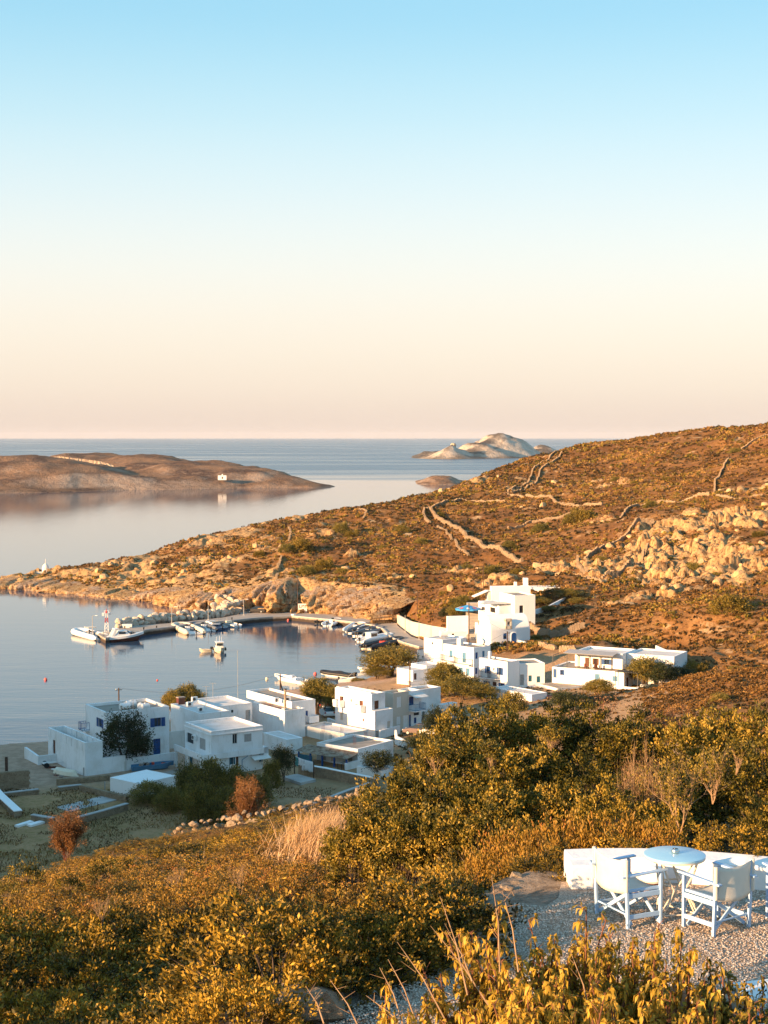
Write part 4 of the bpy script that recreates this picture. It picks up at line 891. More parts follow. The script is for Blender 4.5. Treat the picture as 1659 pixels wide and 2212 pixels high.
# yard walls by the cars
def yard_wall(label, pts, z, hgt, t, mat='whitewash', cap=None, cat='wall', name='garden_wall', below=.8):
    P = [Vector((*p, 0)) for p in pts]; m = MB(); c = MB()
    for i in range(len(P) - 1):
        a, b = P[i], P[i + 1]; d = (b - a).normalized(); n = Vector((-d.y, d.x, 0)) * t / 2; za, zb_ = (z[i], z[i + 1]) if hasattr(z, '__len__') else (z, z)
        ha, hb = (hgt[i], hgt[i + 1]) if hasattr(hgt, '__len__') else (hgt, hgt)
        e = d * (t / 2 - .01 * (i + 1) % .03)
        a2, b2 = a - (e if i else e * 0), b
        vs = [a2 - n, b2 - n, b2 + n, a2 + n]
        m.add([(*v.to_2d(), q - below) for v, q in zip(vs, (za, zb_, zb_, za))] + [(*v.to_2d(), q + k) for v, q, k in zip(vs, (za, zb_, zb_, za), (ha, hb, hb, ha))], [(0, 3, 2, 1), (4, 5, 6, 7), (0, 1, 5, 4), (1, 2, 6, 5), (2, 3, 7, 6), (3, 0, 4, 7)])
        if cap:
            n2 = n * 1.25; vs = [a2 - n2, b2 - n2, b2 + n2, a2 + n2]
            c.add([(*v.to_2d(), q + k + .001) for v, q, k in zip(vs, (za, zb_, zb_, za), (ha, hb, hb, ha))] + [(*v.to_2d(), q + k + .1) for v, q, k in zip(vs, (za, zb_, zb_, za), (ha, hb, hb, ha))], [(0, 3, 2, 1), (4, 5, 6, 7), (0, 1, 5, 4), (1, 2, 6, 5), (2, 3, 7, 6), (3, 0, 4, 7)])
    e = empty(name, (P[0].x, P[0].y, z[0] if hasattr(z, '__len__') else z), 0, label, cat)
    o = m.build('wall_body', M[mat]); o.location = -Vector(e.location); o.parent = e
    if cap: o = c.build('coping', M[cap]); o.location = -Vector(e.location); o.parent = e
    return e
def W(c, pts, z=2.0): return [tuple(at_z(*K(c, x, y), z).to_2d()) for x, y in pts]
yard_wall('white yard wall with gate post below the brown-door house', W('C', [(880, 660), (1080, 605)], 2), 2, 1.1, .2)
yard_wall('curved white wall beside the parked cars', W('C', [(1040, 690), (1050, 700), (1130, 730), (1185, 745)], 2.2), 2.2, [1.6, .9, .8, .8], .25)
yard_wall('white courtyard wall between the blue-shutter house and the blue boat', W('A', [(955, 1065), (1510, 985)], 2), 2, 1.5, .2)
yard_wall('white side wall running back beside the green bin', W('A', [(945, 1070), (825, 990)], 2), 2, 1.2, .2, 'whitewash_old')
yard_wall('white wall between the shuttered house and its neighbour', W('A', [(1430, 820), (1600, 800)], 2), 2, 2.2, .2, 'whitewash_old')
yard_wall('white street wall left of the brown-door house', W('C', [(360, 520), (470, 560), (640, 605)], 2), 2, 1.0, .25)
# long low shed in front
h = H('long low white shed with sloping white roof in front of the courtyard', 'G', 1300, 690, 560, 1028, 1640, 50, 2.1, name='shed', cat='shed')
h.finish('smooth_white', 'smooth_white', par=.02, pt=.1)
# concrete slabs in the plots
def slab(label, c, pts, z, t=.12, mat='slab_concrete'):
    m = MB(); m.prism([tuple(at_z(*K(c, x, y), z + t).to_2d()) for x, y in pts], z - .3, z + t)
    return tag(m.build('concrete_slab', M[mat]), label, 'slab')
slab('long pale concrete strip in the walled plot left of the low shed', 'J', [(740, 920), (910, 980), (1620, 800), (1420, 755)], 2.2, .06)
slab('small white slab lying in the field beside the orange bush', 'J', [(345, 1140), (400, 1160), (590, 1105), (540, 1092)], 2.35, .05, 'smooth_white')
slab('thin white slab leftmost in the field grass', 'J', [(190, 1155), (240, 1162), (440, 1105), (390, 1092)], 2.35, .05, 'smooth_white')
slab('weathered concrete pad under the washing line', 'B', [(1215, 965), (1385, 1025), (1525, 990), (1350, 940)], 2.2)
slab('dark paved yard bed beside the low shed', 'B', [(45, 945), (210, 985), (310, 900), (230, 893)], 2.1, .06, 'roof_concrete')

# ---- right-hand cluster on the slope
h = H('two-storey house with light blue shutters and two iron balconies above the trees', 'E', 628, 1010, 712, 345, 785, 44, 3.4, group=VG)
h.opening('L', 'E', 402, 432, 735, 800, 'door', 'light_blue_paint'); h.opening('L', 'E', 523, 557, 757, 852, 'door', 'light_blue_paint'); h.opening('L', 'E', 497, 529, 897, 950, 'closed', 'light_blue_paint'); h.opening('L', 'E', 556, 590, 903, 972, 'door', 'light_blue_paint')
h.opening('F', 'E', 644, 666, 756, 815, 'closed', 'blue_paint'); h.opening('F', 'E', 709, 730, 742, 802, 'closed', 'light_blue_paint'); h.opening('F', 'E', 643, 663, 900, 957, 'closed', 'blue_paint')
h.finish('smooth_white', 'roof_concrete', par=.22); balcony(h, 'L', 'E', 348, 452, 832, .9); balcony(h, 'L', 'E', 470, 618, 862, .9)
tank('upright white cylindrical tank on the roof edge of the iron-balcony house', at_z(*K('E', 705, 690), h.z0 + h.h), 1.2, 1.1, .5); lbox(h, 'chimney', 'whitewash', 1.4, 2.2, 4.3, 5.1, h.h - .3, h.h + .9)
h = H('white house with solar cylinder standing left of the iron-balcony house', 'E', 335, 880, 640, 165, 560, 40, 3.0, group=VG)
h.opening('L', 'E', 236, 250, 660, 682, 'hole'); h.finish('smooth_white', 'roof_white', par=.2)
tank('fat white tank on the roof left of the iron-balcony house', at_z(*K('E', 345, 615), h.z0 + h.h), .3, 1.4, .55)
h = H('white stepped block with small dark window behind the solar cylinder', 'E', 385, 680, 565, 372, 560, 14, 3.6, group=VG)
h.opening('F', 'E', 425, 448, 580, 606, 'hole'); h.finish('smooth_white', 'roof_white', par=.1)
h2 = H('', 'E', 383, 600, 420, 375, 580, 14, 4.6, parent=h.root); h2.finish('smooth_white', 'roof_concrete', par=1.3, pt=.2, roofname='roofless_floor', wallname='upper_room')
h = H('low white buildings and terraces by the quay end with satellite dish', 'E', 185, 1010, 880, 45, 335, 40, 2.6, group=VG)
h.opening('F', 'E', 250, 275, 905, 940, 'hole'); h.finish('smooth_white', 'roof_white', par=.2)
hh = H('', 'E', 110, 850, 735, 100, 185, 40, 2.6, parent=h.root); hh.opening('F', 'E', 148, 162, 788, 805, 'hole'); hh.finish('smooth_white', 'roof_white', par=.12, roofname='upper_roof', wallname='upper_room')


slab('pale paved terrace by the water among the quay-end houses', 'E', [(-30, 965), (60, 890), (345, 1000), (260, 1075), (60, 1090)], 2.95, .1)
h = H('low white waterfront store with brown doorway at the quay end', 'E', 60, 1035, 925, -9004, 190, 40, 2.9, group=VG); h.opening('F', 'E', 72, 96, 950, 1010, 'door', 'brown_wood'); h.finish('smooth_white', 'roof_white', par=.1)
# 8g
h = H('white house with dark blue shutters and two small balconies', 'E', 942, 1092, 845, 680, 1055, 42, 3.3, group=VG)
h.opening('L', 'E', 735, 785, 882, 950, 'shut', 'blue_paint'); h.opening('L', 'E', 845, 903, 897, 966, 'shut', 'blue_paint'); h.opening('L', 'E', 722, 778, 1023, 1075, 'shut', 'blue_paint'); h.opening('L', 'E', 803, 840, 1030, 1088, 'door', 'brown_wood'); h.opening('L', 'E', 860, 916, 1040, 1082, 'shut', 'blue_paint'); h.opening('L', 'E', 810, 823, 898, 924, 'hole')
h.finish('smooth_white', 'roof_concrete', par=.25); balcony(h, 'L', 'E', 702, 775, 984, .8); balcony(h, 'L', 'E', 788, 868, 994, .8)
lbox(h, 'chimney', 'whitewash', 1.2, 1.6, 5, 5.4, h.h - .3, h.h + 1.0)
# 8h lower link house, faces the viewer
h = H('low white link house with grey double door and two dark windows', 'E', 1057, 1090, 860, -9005, 1292, 12, 3.0, group=VG)
h.opening('F', 'E', 1061, 1098, 962, 1062, 'door', 'grey_shutter'); h.opening('F', 'E', 1140, 1172, 970, 1027, 'closed', 'teal_paint'); h.opening('F', 'E', 1217, 1250, 978, 1036, 'closed', 'teal_paint')
h.finish('smooth_white', 'roof_concrete', par=.2)
# 8i long terrace house (crop F)
h = H('long white terrace house with slatted pergola on its upper floor', 'F', 1010, 580, 435, 385, 1140, 62, 3.6, group=VG)
h.opening('L', 'F', 395, 425, 407, 484, 'door', 'blue_paint'); h.opening('L', 'F', 453, 491, 414, 460, 'shut', 'blue_paint'); h.opening('L', 'F', 757, 801, 450, 508, 'closed', 'light_blue_paint'); h.opening('L', 'F', 911, 955, 469, 515, 'closed', 'light_blue_paint')
h.opening('F', 'F', 1032, 1055, 480, 570, 'door', 'brown_wood')
h.finish('smooth_white', 'roof_concrete', par=.15, roofname='terrace'); HT = h
u2 = h.face_pt('L', *K('F', 590, 400))[0]
hu = House('', '', '', (0, 0), 0, 0, 0, 0, 0, 0, None, None) if False else None
up = MB(); UX0, UX1, UY0, UY1, UZ0, UZ1 = 2.6, h.wr + 5, 1.3, h.wl * .70, h.h, h.h + 2.5
class Sub(House):
    def __init__(s, host, x0, y0, wr, wl, z0, hgt):
        s.th = host.th; s.X, s.Y = host.X, host.Y; s.C = host.C + host.X * x0 + host.Y * y0 + Vector((0, 0, z0)); s.z0 = host.z0 + z0
        s.h = hgt; s.wl, s.wr = wl, wr; s.root = host.root; s.off = host.off + Vector((x0, y0, z0)); s.op = {'F': [], 'L': [], 'R': [], 'K': []}; s.own = False
s_ = Sub(h, 2.6, 1.2, 6.5, h.wl * .66, h.h, 2.45)
s_.opening('L', 'F', 672, 706, 308, 385, 'door', 'brown_wood'); s_.opening('L', 'F', 738, 790, 315, 370, 'shut', 'brown_wood'); s_.opening('L', 'F', 817, 907, 322, 370, 'shut', 'blue_paint')
s_.finish('smooth_white', 'roof_white', par=.3, below=.02, roofname='upper_roof', wallname='upper_floor')
s2_ = Sub(h, 4.6, -6.6, 7.0, 7.75, h.h - .5, 2.8); s2_.opening('F', 'F', 1112, 1130, 318, 345, 'hole'); s2_.finish('smooth_white', 'roof_white', par=.2, below=4.5, roofname='upper_roof', wallname='side_wing')
m = MB(); ya, yb = h.wl * .18, h.wl * .80; zp = h.h + 2.35
for i in range(5): yy = ya + (yb - ya) * i / 4; h.part(MB().box(.25, .35, yy - .05, yy + .05, h.h, zp), 'pergola_post', 'iron_grey')
for i in range(34): yy = ya - .3 + (yb - ya + .6) * i / 33; m.add([(0, yy, zp + .0), (2.8, yy, zp + .25), (2.8, yy + .22, zp + .25), (0, yy + .22, zp), (0, yy, zp + .05), (2.8, yy, zp + .3), (2.8, yy + .22, zp + .3), (0, yy + .22, zp + .05)], [(0, 3, 2, 1), (4, 5, 6, 7), (0, 4, 7, 3), (1, 2, 6, 5), (0, 1, 5, 4), (3, 7, 6, 2)])
h.part(m, 'pergola_slat', 'grey_shutter')
m = MB(); m.bar((.05, ya - .3, zp - .06), (.05, yb + .3, zp - .06), .1); m.bar((.05, h.wl - .1, h.h), (.05, h.wl - .1, h.h + 1.9), .1); m.bar((.05, h.wl - .1, h.h + 1.85), (2.6, h.wl - .1, h.h + 1.85), .08); h.part(m, 'pergola_beam', 'iron_grey')
# blue pergola by the dark tree at right
p = at_z(*K('F', 1230, 300), 7.6); e = empty('pergola', (p.x, p.y, 5.0), math.radians(20), 'blue slatted pergola at the right end of the terrace house', 'pergola')
m = MB()
for i in range(16): m.box(-3.4 + i * .44, -3.15 + i * .44, -1.9, 1.9, 2.6, 2.68)
m.build('slat', M['light_blue_paint'], e); m = MB(); m.box(-3.5, 3.5, -1.9, -1.75, 2.48, 2.6); m.box(-3.5, 3.5, 1.75, 1.9, 2.48, 2.6); m.build('beam', M['light_blue_paint'], e)
for a in (-3.3, 0, 3.3): MB().box(a - .08, a + .08, -1.88, -1.72, -1, 2.48).build('post', M['blue_paint'], e)
# front porch of terrace house: small slatted canopy on posts
p = at_z(*K('F', 1050, 590), 3.4); e = empty('porch_canopy', (p.x, p.y, 3.4), math.radians(-28), 'small dark slatted canopy on thin posts at the terrace house corner', 'canopy')
m = MB()
for i in range(9): m.box(-1.9 + i * .42, -1.65 + i * .42, -1.0, 1.0, 2.85, 2.92)
m.build('slat', M['iron_grey'], e)
for a in (-1.8, 1.8):
    for b in (-.95, .95): MB().box(a - .04, a + .04, b - .04, b + .04, -.6, 2.85).build('post', M['iron_grey'], e)
yard_wall('white retaining wall under the terrace house garden', W('F', [(920, 590), (1130, 610)], 3.4), 3.4, .7, .3)
yard_wall('left parapet of the stepped alley below the terrace house', W('F', [(1130, 612), (1050, 725)], 3.4), [3.4, 2.0], .9, .3)
yard_wall('right parapet of the stepped alley, standing taller and grey', W('F', [(1232, 620), (1105, 760)], 3.2), [3.2, 1.8], 1.5, .3, 'whitewash_old')
yard_wall('low white wall beside the agaves right of the alley', W('F', [(1155, 585), (1235, 592), (1320, 600)], 3.5), 3.5, .8, .3)
m = MB()
a0 = at_z(*K('F', 1178, 625), 3.3); a1 = at_z(*K('F', 1085, 740), 1.9)
for i in range(12):
    q = i / 12; c0 = a0.lerp(a1, q); m.bar((c0.x - .9, c0.y, c0.z - .3), (c0.x + .9, c0.y, c0.z - .3), .55, .5)
tag(m.build('stairs', M['roof_concrete']), 'narrow concrete steps between two parapets below the terrace house', 'stairs')
# 8j flat white roofs in front, red-roofed hut, stone
h = H('flat-roofed white annex below the link house', 'E', 1170, 1260, 1150, 790, 1312, 40, 2.6, group=VG); h.finish('smooth_white', 'roof_white', par=.08)
h = H('low building with brown slab roof below the terrace house', 'F', 430, 625, 575, 268, 700, 30, 2.8, group=VG); h.finish('whitewash_old', 'roof_concrete', par=.03, pt=.12)
h = H('small stone hut with red roof beside the hedge', 'F', 345, 730, 652, 258, 412, 30, 2.4, name='hut', cat='hut'); h.opening('F', 'F', 365, 395, 690, 720, 'hole'); h.finish('wall_stone', 'red_tiles', par=.02, pt=.03)
# chapel
p = at_z(*K('E', 790, 690), 4.6); th = math.radians(22); e = empty('chapel', tuple(p), th, 'barrel-vaulted white chapel with arched blue door and small belfry', 'chapel')
Lc = 8.2; Wc = 5.2; hw = 3.2; rz_ = 2.2
m = MB(); prof = [(-.0, -1.5), (0, hw * .78)] + [(Wc / 2 - Wc / 2 * math.cos(a), hw * .78 + (rz_ + hw * .22) * math.sin(a)) for a in np.linspace(0.12, math.pi - .12, 18)] + [(Wc, hw * .78), (Wc, -1.5)]
n = len(prof); XS = [0, .25, Lc - .3, Lc - .05]
vs = []; fs = []
for k, xx in enumerate(XS):
    sc_ = 1.0 if k < 3 else .93
    vs += [(xx, Wc / 2 + (a - Wc / 2) * sc_, b if b < 0 else b * sc_) for a, b in prof]
for k in range(len(XS) - 1):
    for i in range(n - 1): a = k * n + i; fs.append((a, a + n, a + n + 1, a + 1))
fs += [tuple(range(n)), tuple(reversed(range((len(XS) - 1) * n, len(XS) * n)))]
m.add(vs, fs); m.build('vault', M['smooth_white'], e, True)
def arch_panel(w, hgt, d, n=10):
    m = MB(); pr = [(-w / 2, 0), (w / 2, 0)] + [(w / 2 * math.cos(a), hgt - w / 2 + w / 2 * math.sin(a)) for a in np.linspace(0, math.pi, n)]
    k = len(pr); m.add([(x, 0, z) for x, z in pr] + [(x, d, z) for x, z in pr], [tuple(range(k)), tuple(range(2 * k - 1, k - 1, -1))] + [(i, k + i, k + (i + 1) % k, (i + 1) % k) for i in range(k)]); return m
fr = arch_panel(1.25, 2.35, .08).build('door_frame', M['smooth_white'], e, loc=(4.65, -.075, -.05))
dr = arch_panel(1.0, 2.2, .06).build('door', M['blue_paint'], e, loc=(4.65, -.12, -.05)); MB().box(.3, .36, -.05, .0, 1, 1.12).build('handle', M['iron_grey'], dr)
wn = arch_panel(.62, 1.05, .06).build('window', M['blue_paint'], e, loc=(2.8, -.07, 1.05)); MB().box(-.22, .22, -.012, 0, .12, .62).build('pane', M['glass_dark'], wn)
wd = arch_panel(.9, 1.9, .06).build('side_door', M['canvas'], e, loc=(-.06, 3.4, 0), rot=(0, 0, -math.pi / 2))
m = MB(); m.box(-.65, -.3, -.3, .3, 0, 1.75); m.box(.3, .65, -.3, .3, 0, 1.75); m.box(-.65, .65, -.3, .3, 1.4, 1.9); m.box(-.65, .65, -.3, .3, 0, .55); m.build('belfry', M['cream_plaster'], e, loc=(3.6, .2, hw * .9))
MB().lathe([(.2, 0), (.14, .12), (.1, .3), (.02, .36)], (0, 0, 0), 10).build('bell', M['iron_grey'], e, loc=(3.6, .2, hw * .9 + .8))
yard_wall('white courtyard wall right of the chapel door', W('E', [(1045, 690), (1130, 712), (1215, 730)], 4.3), 4.3, 1.0, .3); yard_wall('curved white wall round the small front terrace of the chapel', W('E', [(995, 760), (1090, 785), (1160, 770), (1215, 730)], 4.0), 4.0, 1.1, .3)
yard_wall('white foundation wall stepping down below the chapel', W('E', [(785, 740), (960, 775)], 3.9), 3.9, 1.3, .3)
m = MB()
for i in range(5): q = at_z(*K('E', 965, 755 + i * 7), 4.2 - i * .22); m.box(q.x - .7, q.x + .7, q.y - .3, q.y + .3, 2.8, q.z)
tag(m.build('stairs', M['smooth_white']), 'white steps leading up to the chapel terrace', 'stairs')
# upper big house
h = H('tall white hillside house with green-grey window above the chapel', 'E', 1010, 505, 225, 872, 1203, 20, 6.0, group=VG)
h.opening('F', 'E', 1055, 1091, 318, 390, 'win', 'iron_grey'); h.opening('F', 'E', 953, 966, 370, 385, 'hole')
h.finish('smooth_white', 'roof_concrete', par=.25)
h2 = H('', 'E', 865, 505, 322, 672, 1015, 20, 6.0, parent=h.root); h2.opening('L', 'E', 700, 735, 330, 400, 'hole'); h2.opening('L', 'E', 780, 830, 335, 400, 'hole'); h2.finish('smooth_white', 'roof_white', par=.05, roofname='terrace', wallname='lower_block')
h3_ = H('', 'E', 812, 520, 400, 672, 870, 20, 6.0, parent=h.root); h3_.finish('smooth_white', 'roof_white', par=.5, roofname='balcony_floor', wallname='terrace_wall')
p = at_z(*K('E', 870, 322), 6.0 + h2.h)
h2.part(MB().box(-3.2, h2.wr * .75, .3, 3.4, h2.h + .35, h2.h + .45), 'canopy', 'canvas')
for u in (-3, 0, 3): h2.part(MB().box(u - .04, u + .04, .4, .48, -1, h2.h + .35), 'canopy_post', 'galvanised')
h = H('stone-faced house with flat roof behind the tall hillside house', 'E', 762, 330, 180, 740, 1025, 12, 7.6, group=VG); h.finish('whitewash_old', 'roof_concrete', par=.15); h.part(MB().add([(-3, -.2, h.h - 1.2), (0, -.2, h.h), (0, 2, h.h), (-3, 2, h.h - 1.2), (-3, -.2, h.h - 1.3), (0, -.2, h.h - .1), (0, 2, h.h - .1), (-3, 2, h.h - 1.3)], [(0, 3, 2, 1), (4, 5, 6, 7), (0, 1, 5, 4), (0, 4, 7, 3)]), 'lean_to_roof', 'whitewash')
h = H('long low white house at the top of the village with chimneys', 'E', 795, 250, 142, 780, 1158, 8, 9.4, group=VG); h.finish('smooth_white', 'roof_white', par=.15); lbox(h, 'chimney', 'whitewash', h.wr * .86, h.wr * .97, 1, 2.0, h.h - .2, h.h + 1.6); lbox(h, 'roof_box', 'whitewash', h.wr * .62, h.wr * .68, 1, 1.8, h.h - .2, h.h + .8)
h = H('low white annex roofs behind the gardens, right of the chimneys', 'E', 1160, 215, 150, -9004, 1480, 5, 8.8, group=VG); h.finish('smooth_white', 'roof_white', par=.1)
h = H('small white building at the far right of the upper gardens', 'E', 1500, 195, 135, -9003, 1655, 14, 9.0, group=VG); h.finish('smooth_white', 'roof_white', par=.1)
yard_wall('white garden wall right of the tall hillside house', W('E', [(1195, 430), (1300, 415), (1480, 345)], 6.4), [6.4, 6.6, 7.2], 1.6, .3)
yard_wall('white gate wall beside the garden at the right of the upper village', W('E', [(1590, 225), (1660, 215)], 8.2), 8.2, 1.4, .3)
yard_wall('white buttress wall at the right corner of the hillside house', W('E', [(1105, 475), (1150, 475)], 6.0), 6.0, 1.9, .5)
# stepped street with parapet zigzag
pa = at_z(*K('E', 625, 640), 4.0); pb = at_z(*K('E', 640, 290), 9.0); m = MB()
for i in range(26):
    q = pa.lerp(pb, i / 25); d = (pb - pa).to_2d().normalized(); m.bar((q.x - 1.7, q.y, q.z - .5), (q.x + 1.9, q.y, q.z - .5), 1.2, 1.0)
tag(m.build('stairs', M['quay_concrete']), 'broad stepped street climbing beside the tall hillside house', 'stairs')
m = MB()
for i in range(6):
    q = at_z(*K('E', 655 + i * 7, 520 + i * 22), 4.6 + (5 - i) * .35); m.box(q.x - .25, q.x + .25, q.y - .8, q.y + .8, 3, q.z + .9)
tag(m.build('stair_parapet', M['smooth_white']), 'white stepped parapet wall at the foot of the street', 'wall')
# chapel on the island and shrine on the headland
p = at_z(480, 1033, 0); zi = 11.0
p = at_y(480, 1033, 1292); e = empty('island_chapel', (p.x, p.y, p.z - .5), .15, 'tiny white chapel standing alone on the left island', 'chapel')
MB().box(-3.4, 3.4, -2.5, 2.5, -1, 2.8).build('wall', M['smooth_white'], e); MB().box(-.5, .5, -2.4, -1.8, 2.6, 4.0).build('belfry', M['smooth_white'], e); MB().box(-.5, .5, -2.56, -2.51, .0, 1.8).build('door', M['hull_brown'], e)
p = hits([(97, 1240)])[0]; zs = gzf(p[0], p[1]); e = empty('shrine', (p[0], p[1], zs - .3), .2, 'small white domed shrine with spire on the tip of the headland', 'shrine')
MB().box(-2.6, 2.6, -1.2, 1.2, 0, .9).build('base', M['whitewash_old'], e); MB().lathe([(1.0, .9), (1.0, 2.0), (.75, 2.7), (.3, 3.1), (.08, 3.3), (.05, 4.6)], (.2, 0, 0), 12).build('dome', M['whitewash_old'], e); MB().box(-2.4, -1.7, -.5, .5, .9, 1.9).build('pillar', M['boulder_ochre'], e)
# ------------------------------------------------------------------ vegetation builders
def leafmesh(name, C, A, L, Wd, v, mat, bend=0):
    """one rhombus per leaf (two when bent), with its own colour value"""
    n = len(C); A = A / np.linalg.norm(A, axis=1, keepdims=True)
    R = RNG.normal(size=(n, 3)); B = np.cross(A, R); B /= np.linalg.norm(B, axis=1, keepdims=True) + 1e-9
    L = np.broadcast_to(np.asarray(L, float).reshape(-1, 1), (n, 1)); Wd = np.broadcast_to(np.asarray(Wd, float).reshape(-1, 1), (n, 1))
    if bend:
        D = np.array([0, 0, -1.0]); tip = C + A * L * .55 + D * L * bend * .75; mid = C + A * L * .42 + D * L * bend * .12
        nn = np.cross(A, B)
        V = np.stack([C, mid + B * Wd * .5 + nn * Wd * .12, mid, mid - B * Wd * .5 + nn * Wd * .12, tip], 1).reshape(-1, 3)
        i = np.arange(n)[:, None] * 5; Fq = np.concatenate([np.hstack([i, i + 1, i + 2]), np.hstack([i, i + 2, i + 3]), np.hstack([i + 1, i + 4, i + 2]), np.hstack([i + 3, i + 2, i + 4])]); k = 5
    else:
        V = np.stack([C, C + A * L * .5 + B * Wd * .5, C + A * L, C + A * L * .5 - B * Wd * .5], 1).reshape(-1, 3)
        i = np.arange(n)[:, None] * 4; Fq = np.hstack([i, i + 1, i + 2, i + 3]); k = 4
    return np_mesh(name, V, Fq, M[mat], False, dict(v=np.repeat(v, k)))
def dome_dirs(n, low=-.15):
    d = RNG.normal(size=(n * 3, 3)); d /= np.linalg.norm(d, axis=1, keepdims=True); d = d[d[:, 2] > low][:n]; return d
def crown(nc, nl, L, Wd, mat, spread=.16, low=-.15, rmin=.62, up=.5, lump=.25, name='foliage', fill=0, wild=.7, squash=1.0):
    """unit dome (radius 1 about the origin) of leafy twig tips"""
    d = dome_dirs(nc, low); nc = len(d)
    s = RNG.integers(1, 999); lum = 1 + lump * 2 * vnoise(d[:, 0] * 2.2 + 9, d[:, 1] * 2.2 + d[:, 2] * 3, int(s)) + lump * vnoise(d[:, 0] * 5, d[:, 1] * 5 + d[:, 2] * 5, int(s) + 3)
    r = RNG.uniform(rmin, 1.0, nc) ** .6 * lum
    cc = d * r[:, None]
    if fill:
        k = RNG.random(nc) < fill; cc[k] *= RNG.uniform(.2, .8, (k.sum(), 1))
    cv = RNG.normal(.5, .2, nc)
    idx = np.repeat(np.arange(nc), nl); n = len(idx)
    off = RNG.normal(size=(n, 3)) * spread * RNG.uniform(.6, 1.3, (nc, 1))[idx]
    C = cc[idx] + off * np.array([1, 1, squash])
    A = d[idx] * .7 + np.array([0, 0, up]) + RNG.normal(size=(n, 3)) * wild
    v = np.clip(cv[idx] + RNG.normal(0, .13, n), 0, 1)
    return leafmesh(name, C, A, L * RNG.uniform(.65, 1.25, n), Wd * RNG.uniform(.7, 1.2, n), v, mat), cc
def twig_rec(m, p, d, L, r, depth, curl=.35, n=3, sides=3, split=.75, up=.15):
    pts = [p]; q = Vector(p); dd = Vector(d).normalized(); k = 3
    for i in range(k):
        dd = (dd + Vector((rnd(-1, 1), rnd(-1, 1), rnd(-1, 1))) * curl * .45 + Vector((0, 0, up * .3))).normalized(); q = q + dd * L / k; pts.append(q.copy())
    rr = [r * (1 - .5 * i / k) for i in range(k + 1)]
    m.tube(pts, rr, sides, False)
    if depth > 0:
        for i in range(n):
            j = random.choice([1, 2, 3, 3]); nd = (dd + Vector((rnd(-1, 1), rnd(-1, 1), rnd(-.6, 1))) * split).normalized()
            twig_rec(m, pts[j], nd, L * rnd(.55, .8), r * .55, depth - 1, curl, n, sides, split, up)
def twigs_mesh(name, m, mat):
    me = bpy.data.meshes.new(name); me.from_pydata(m.v, [], m.f); me.update(); me.materials.append(M[mat]); return me
def stems(cc, k, r0, mat='bark', base=(0, 0, -.1), name='branches', wob=.12):
    m = MB(); ids = np.linspace(0, len(cc) - 1, k).astype(int)
    for i in ids:
        t = Vector(cc[i]); b = Vector(base); mid = b.lerp(t, .5) + Vector((rnd(-1, 1), rnd(-1, 1), rnd(-.2, .6))) * wob
        m.tube([b, mid, t], [r0, r0 * .6, r0 * .2], 4, False)
    return twigs_mesh(name, m, mat)
ORD = ['leftmost', 'second from the left', 'third from the left', 'fourth from the left', 'fifth from the left', 'sixth from the left', 'seventh from the left', 'eighth from the left', 'ninth from the left', 'tenth from the left', 'eleventh from the left', 'twelfth from the left', 'thirteenth from the left', 'fourteenth from the left', 'fifteenth from the left', 'sixteenth from the left']
def rank(i, L, band):
    same = sorted(range(len(L)), key=lambda j: L[j][0]); same = [j for j in same if band(L[j]) == band(L[i])]; return ORD[min(same.index(i), 15)]
PROTO = {}
def proto_bush(key, nc, nl, L, Wd, mat, twn=18, twr=.015, dead=0, deadlen=.5, base_=-.1, **kw):
    me, cc = crown(nc, nl, L, Wd, mat, **kw)
    lst = [('foliage', me)]
    lst.append(('branches', stems(cc, twn, twr, 'bark', (0, 0, base_))))
    if dead:
        m = MB()
        for i in range(dead):
            t = Vector(cc[RNG.integers(0, len(cc))]) * .82
            if t.z < .1: continue
            twig_rec(m, t, t.normalized() * .6 + Vector((0, 0, .9)), deadlen * rnd(.5, 1), .009, 2, .5, 2)
        lst.append(('dead_twigs', twigs_mesh('dead_twigs', m, 'pale_twig')))
    PROTO[key] = lst
def put(key, name, x, y, z, rx, rz_, label, cat, group=None, rot=None, tilt=0):
    o = empty(name, (x, y, z), rnd(0, 6.28) if rot is None else rot, label, cat, group)
    o.scale = (rx * rnd(.92, 1.08), rx * rnd(.92, 1.08), rz_)
    if tilt: o.rotation_euler = (rnd(-tilt, tilt), rnd(-tilt, tilt), o.rotation_euler.z)
    for nm, me in PROTO[key]: link(nm, me, o)
    return o
for i in range(3): proto_bush('mastic%d' % i, 270, 38, .062, .030, 'mastic_leaf', 30, .016, dead=1 + i, deadlen=.26, spread=.050, lump=.34)
for i in range(2): proto_bush('rust%d' % i, 240, 34, .052, .024, 'rust_leaf', 30, .013, dead=7, deadlen=.30, spread=.052, lump=.32)
for i in range(3): proto_bush('green%d' % i, 190, 38, .105, .050, 'green_leaf', 34, .022, dead=2, deadlen=.45, spread=.078, lump=.45, low=-.75, rmin=.4, base_=-2.6)
for i in range(2): proto_bush('spray%d' % i, 130, 20, .115, .052, 'rust_leaf', 24, .02, dead=3, deadlen=.4, spread=.11, lump=.5, low=-.5, rmin=.4, up=1.1, base_=-2.0)
proto_bush('drybush', 420, 22, .035, .010, 'dry_leaf', 60, .009, dead=70, deadlen=.36, spread=.07, lump=.2, up=.9)
proto_bush('mound', 260, 26, .10, .05, 'tamarisk_leaf', 10, .02, spread=.10, lump=.3)
proto_bush('mound_heath', 220, 22, .12, .06, 'heath_green', 8, .02, spread=.11, lump=.35)
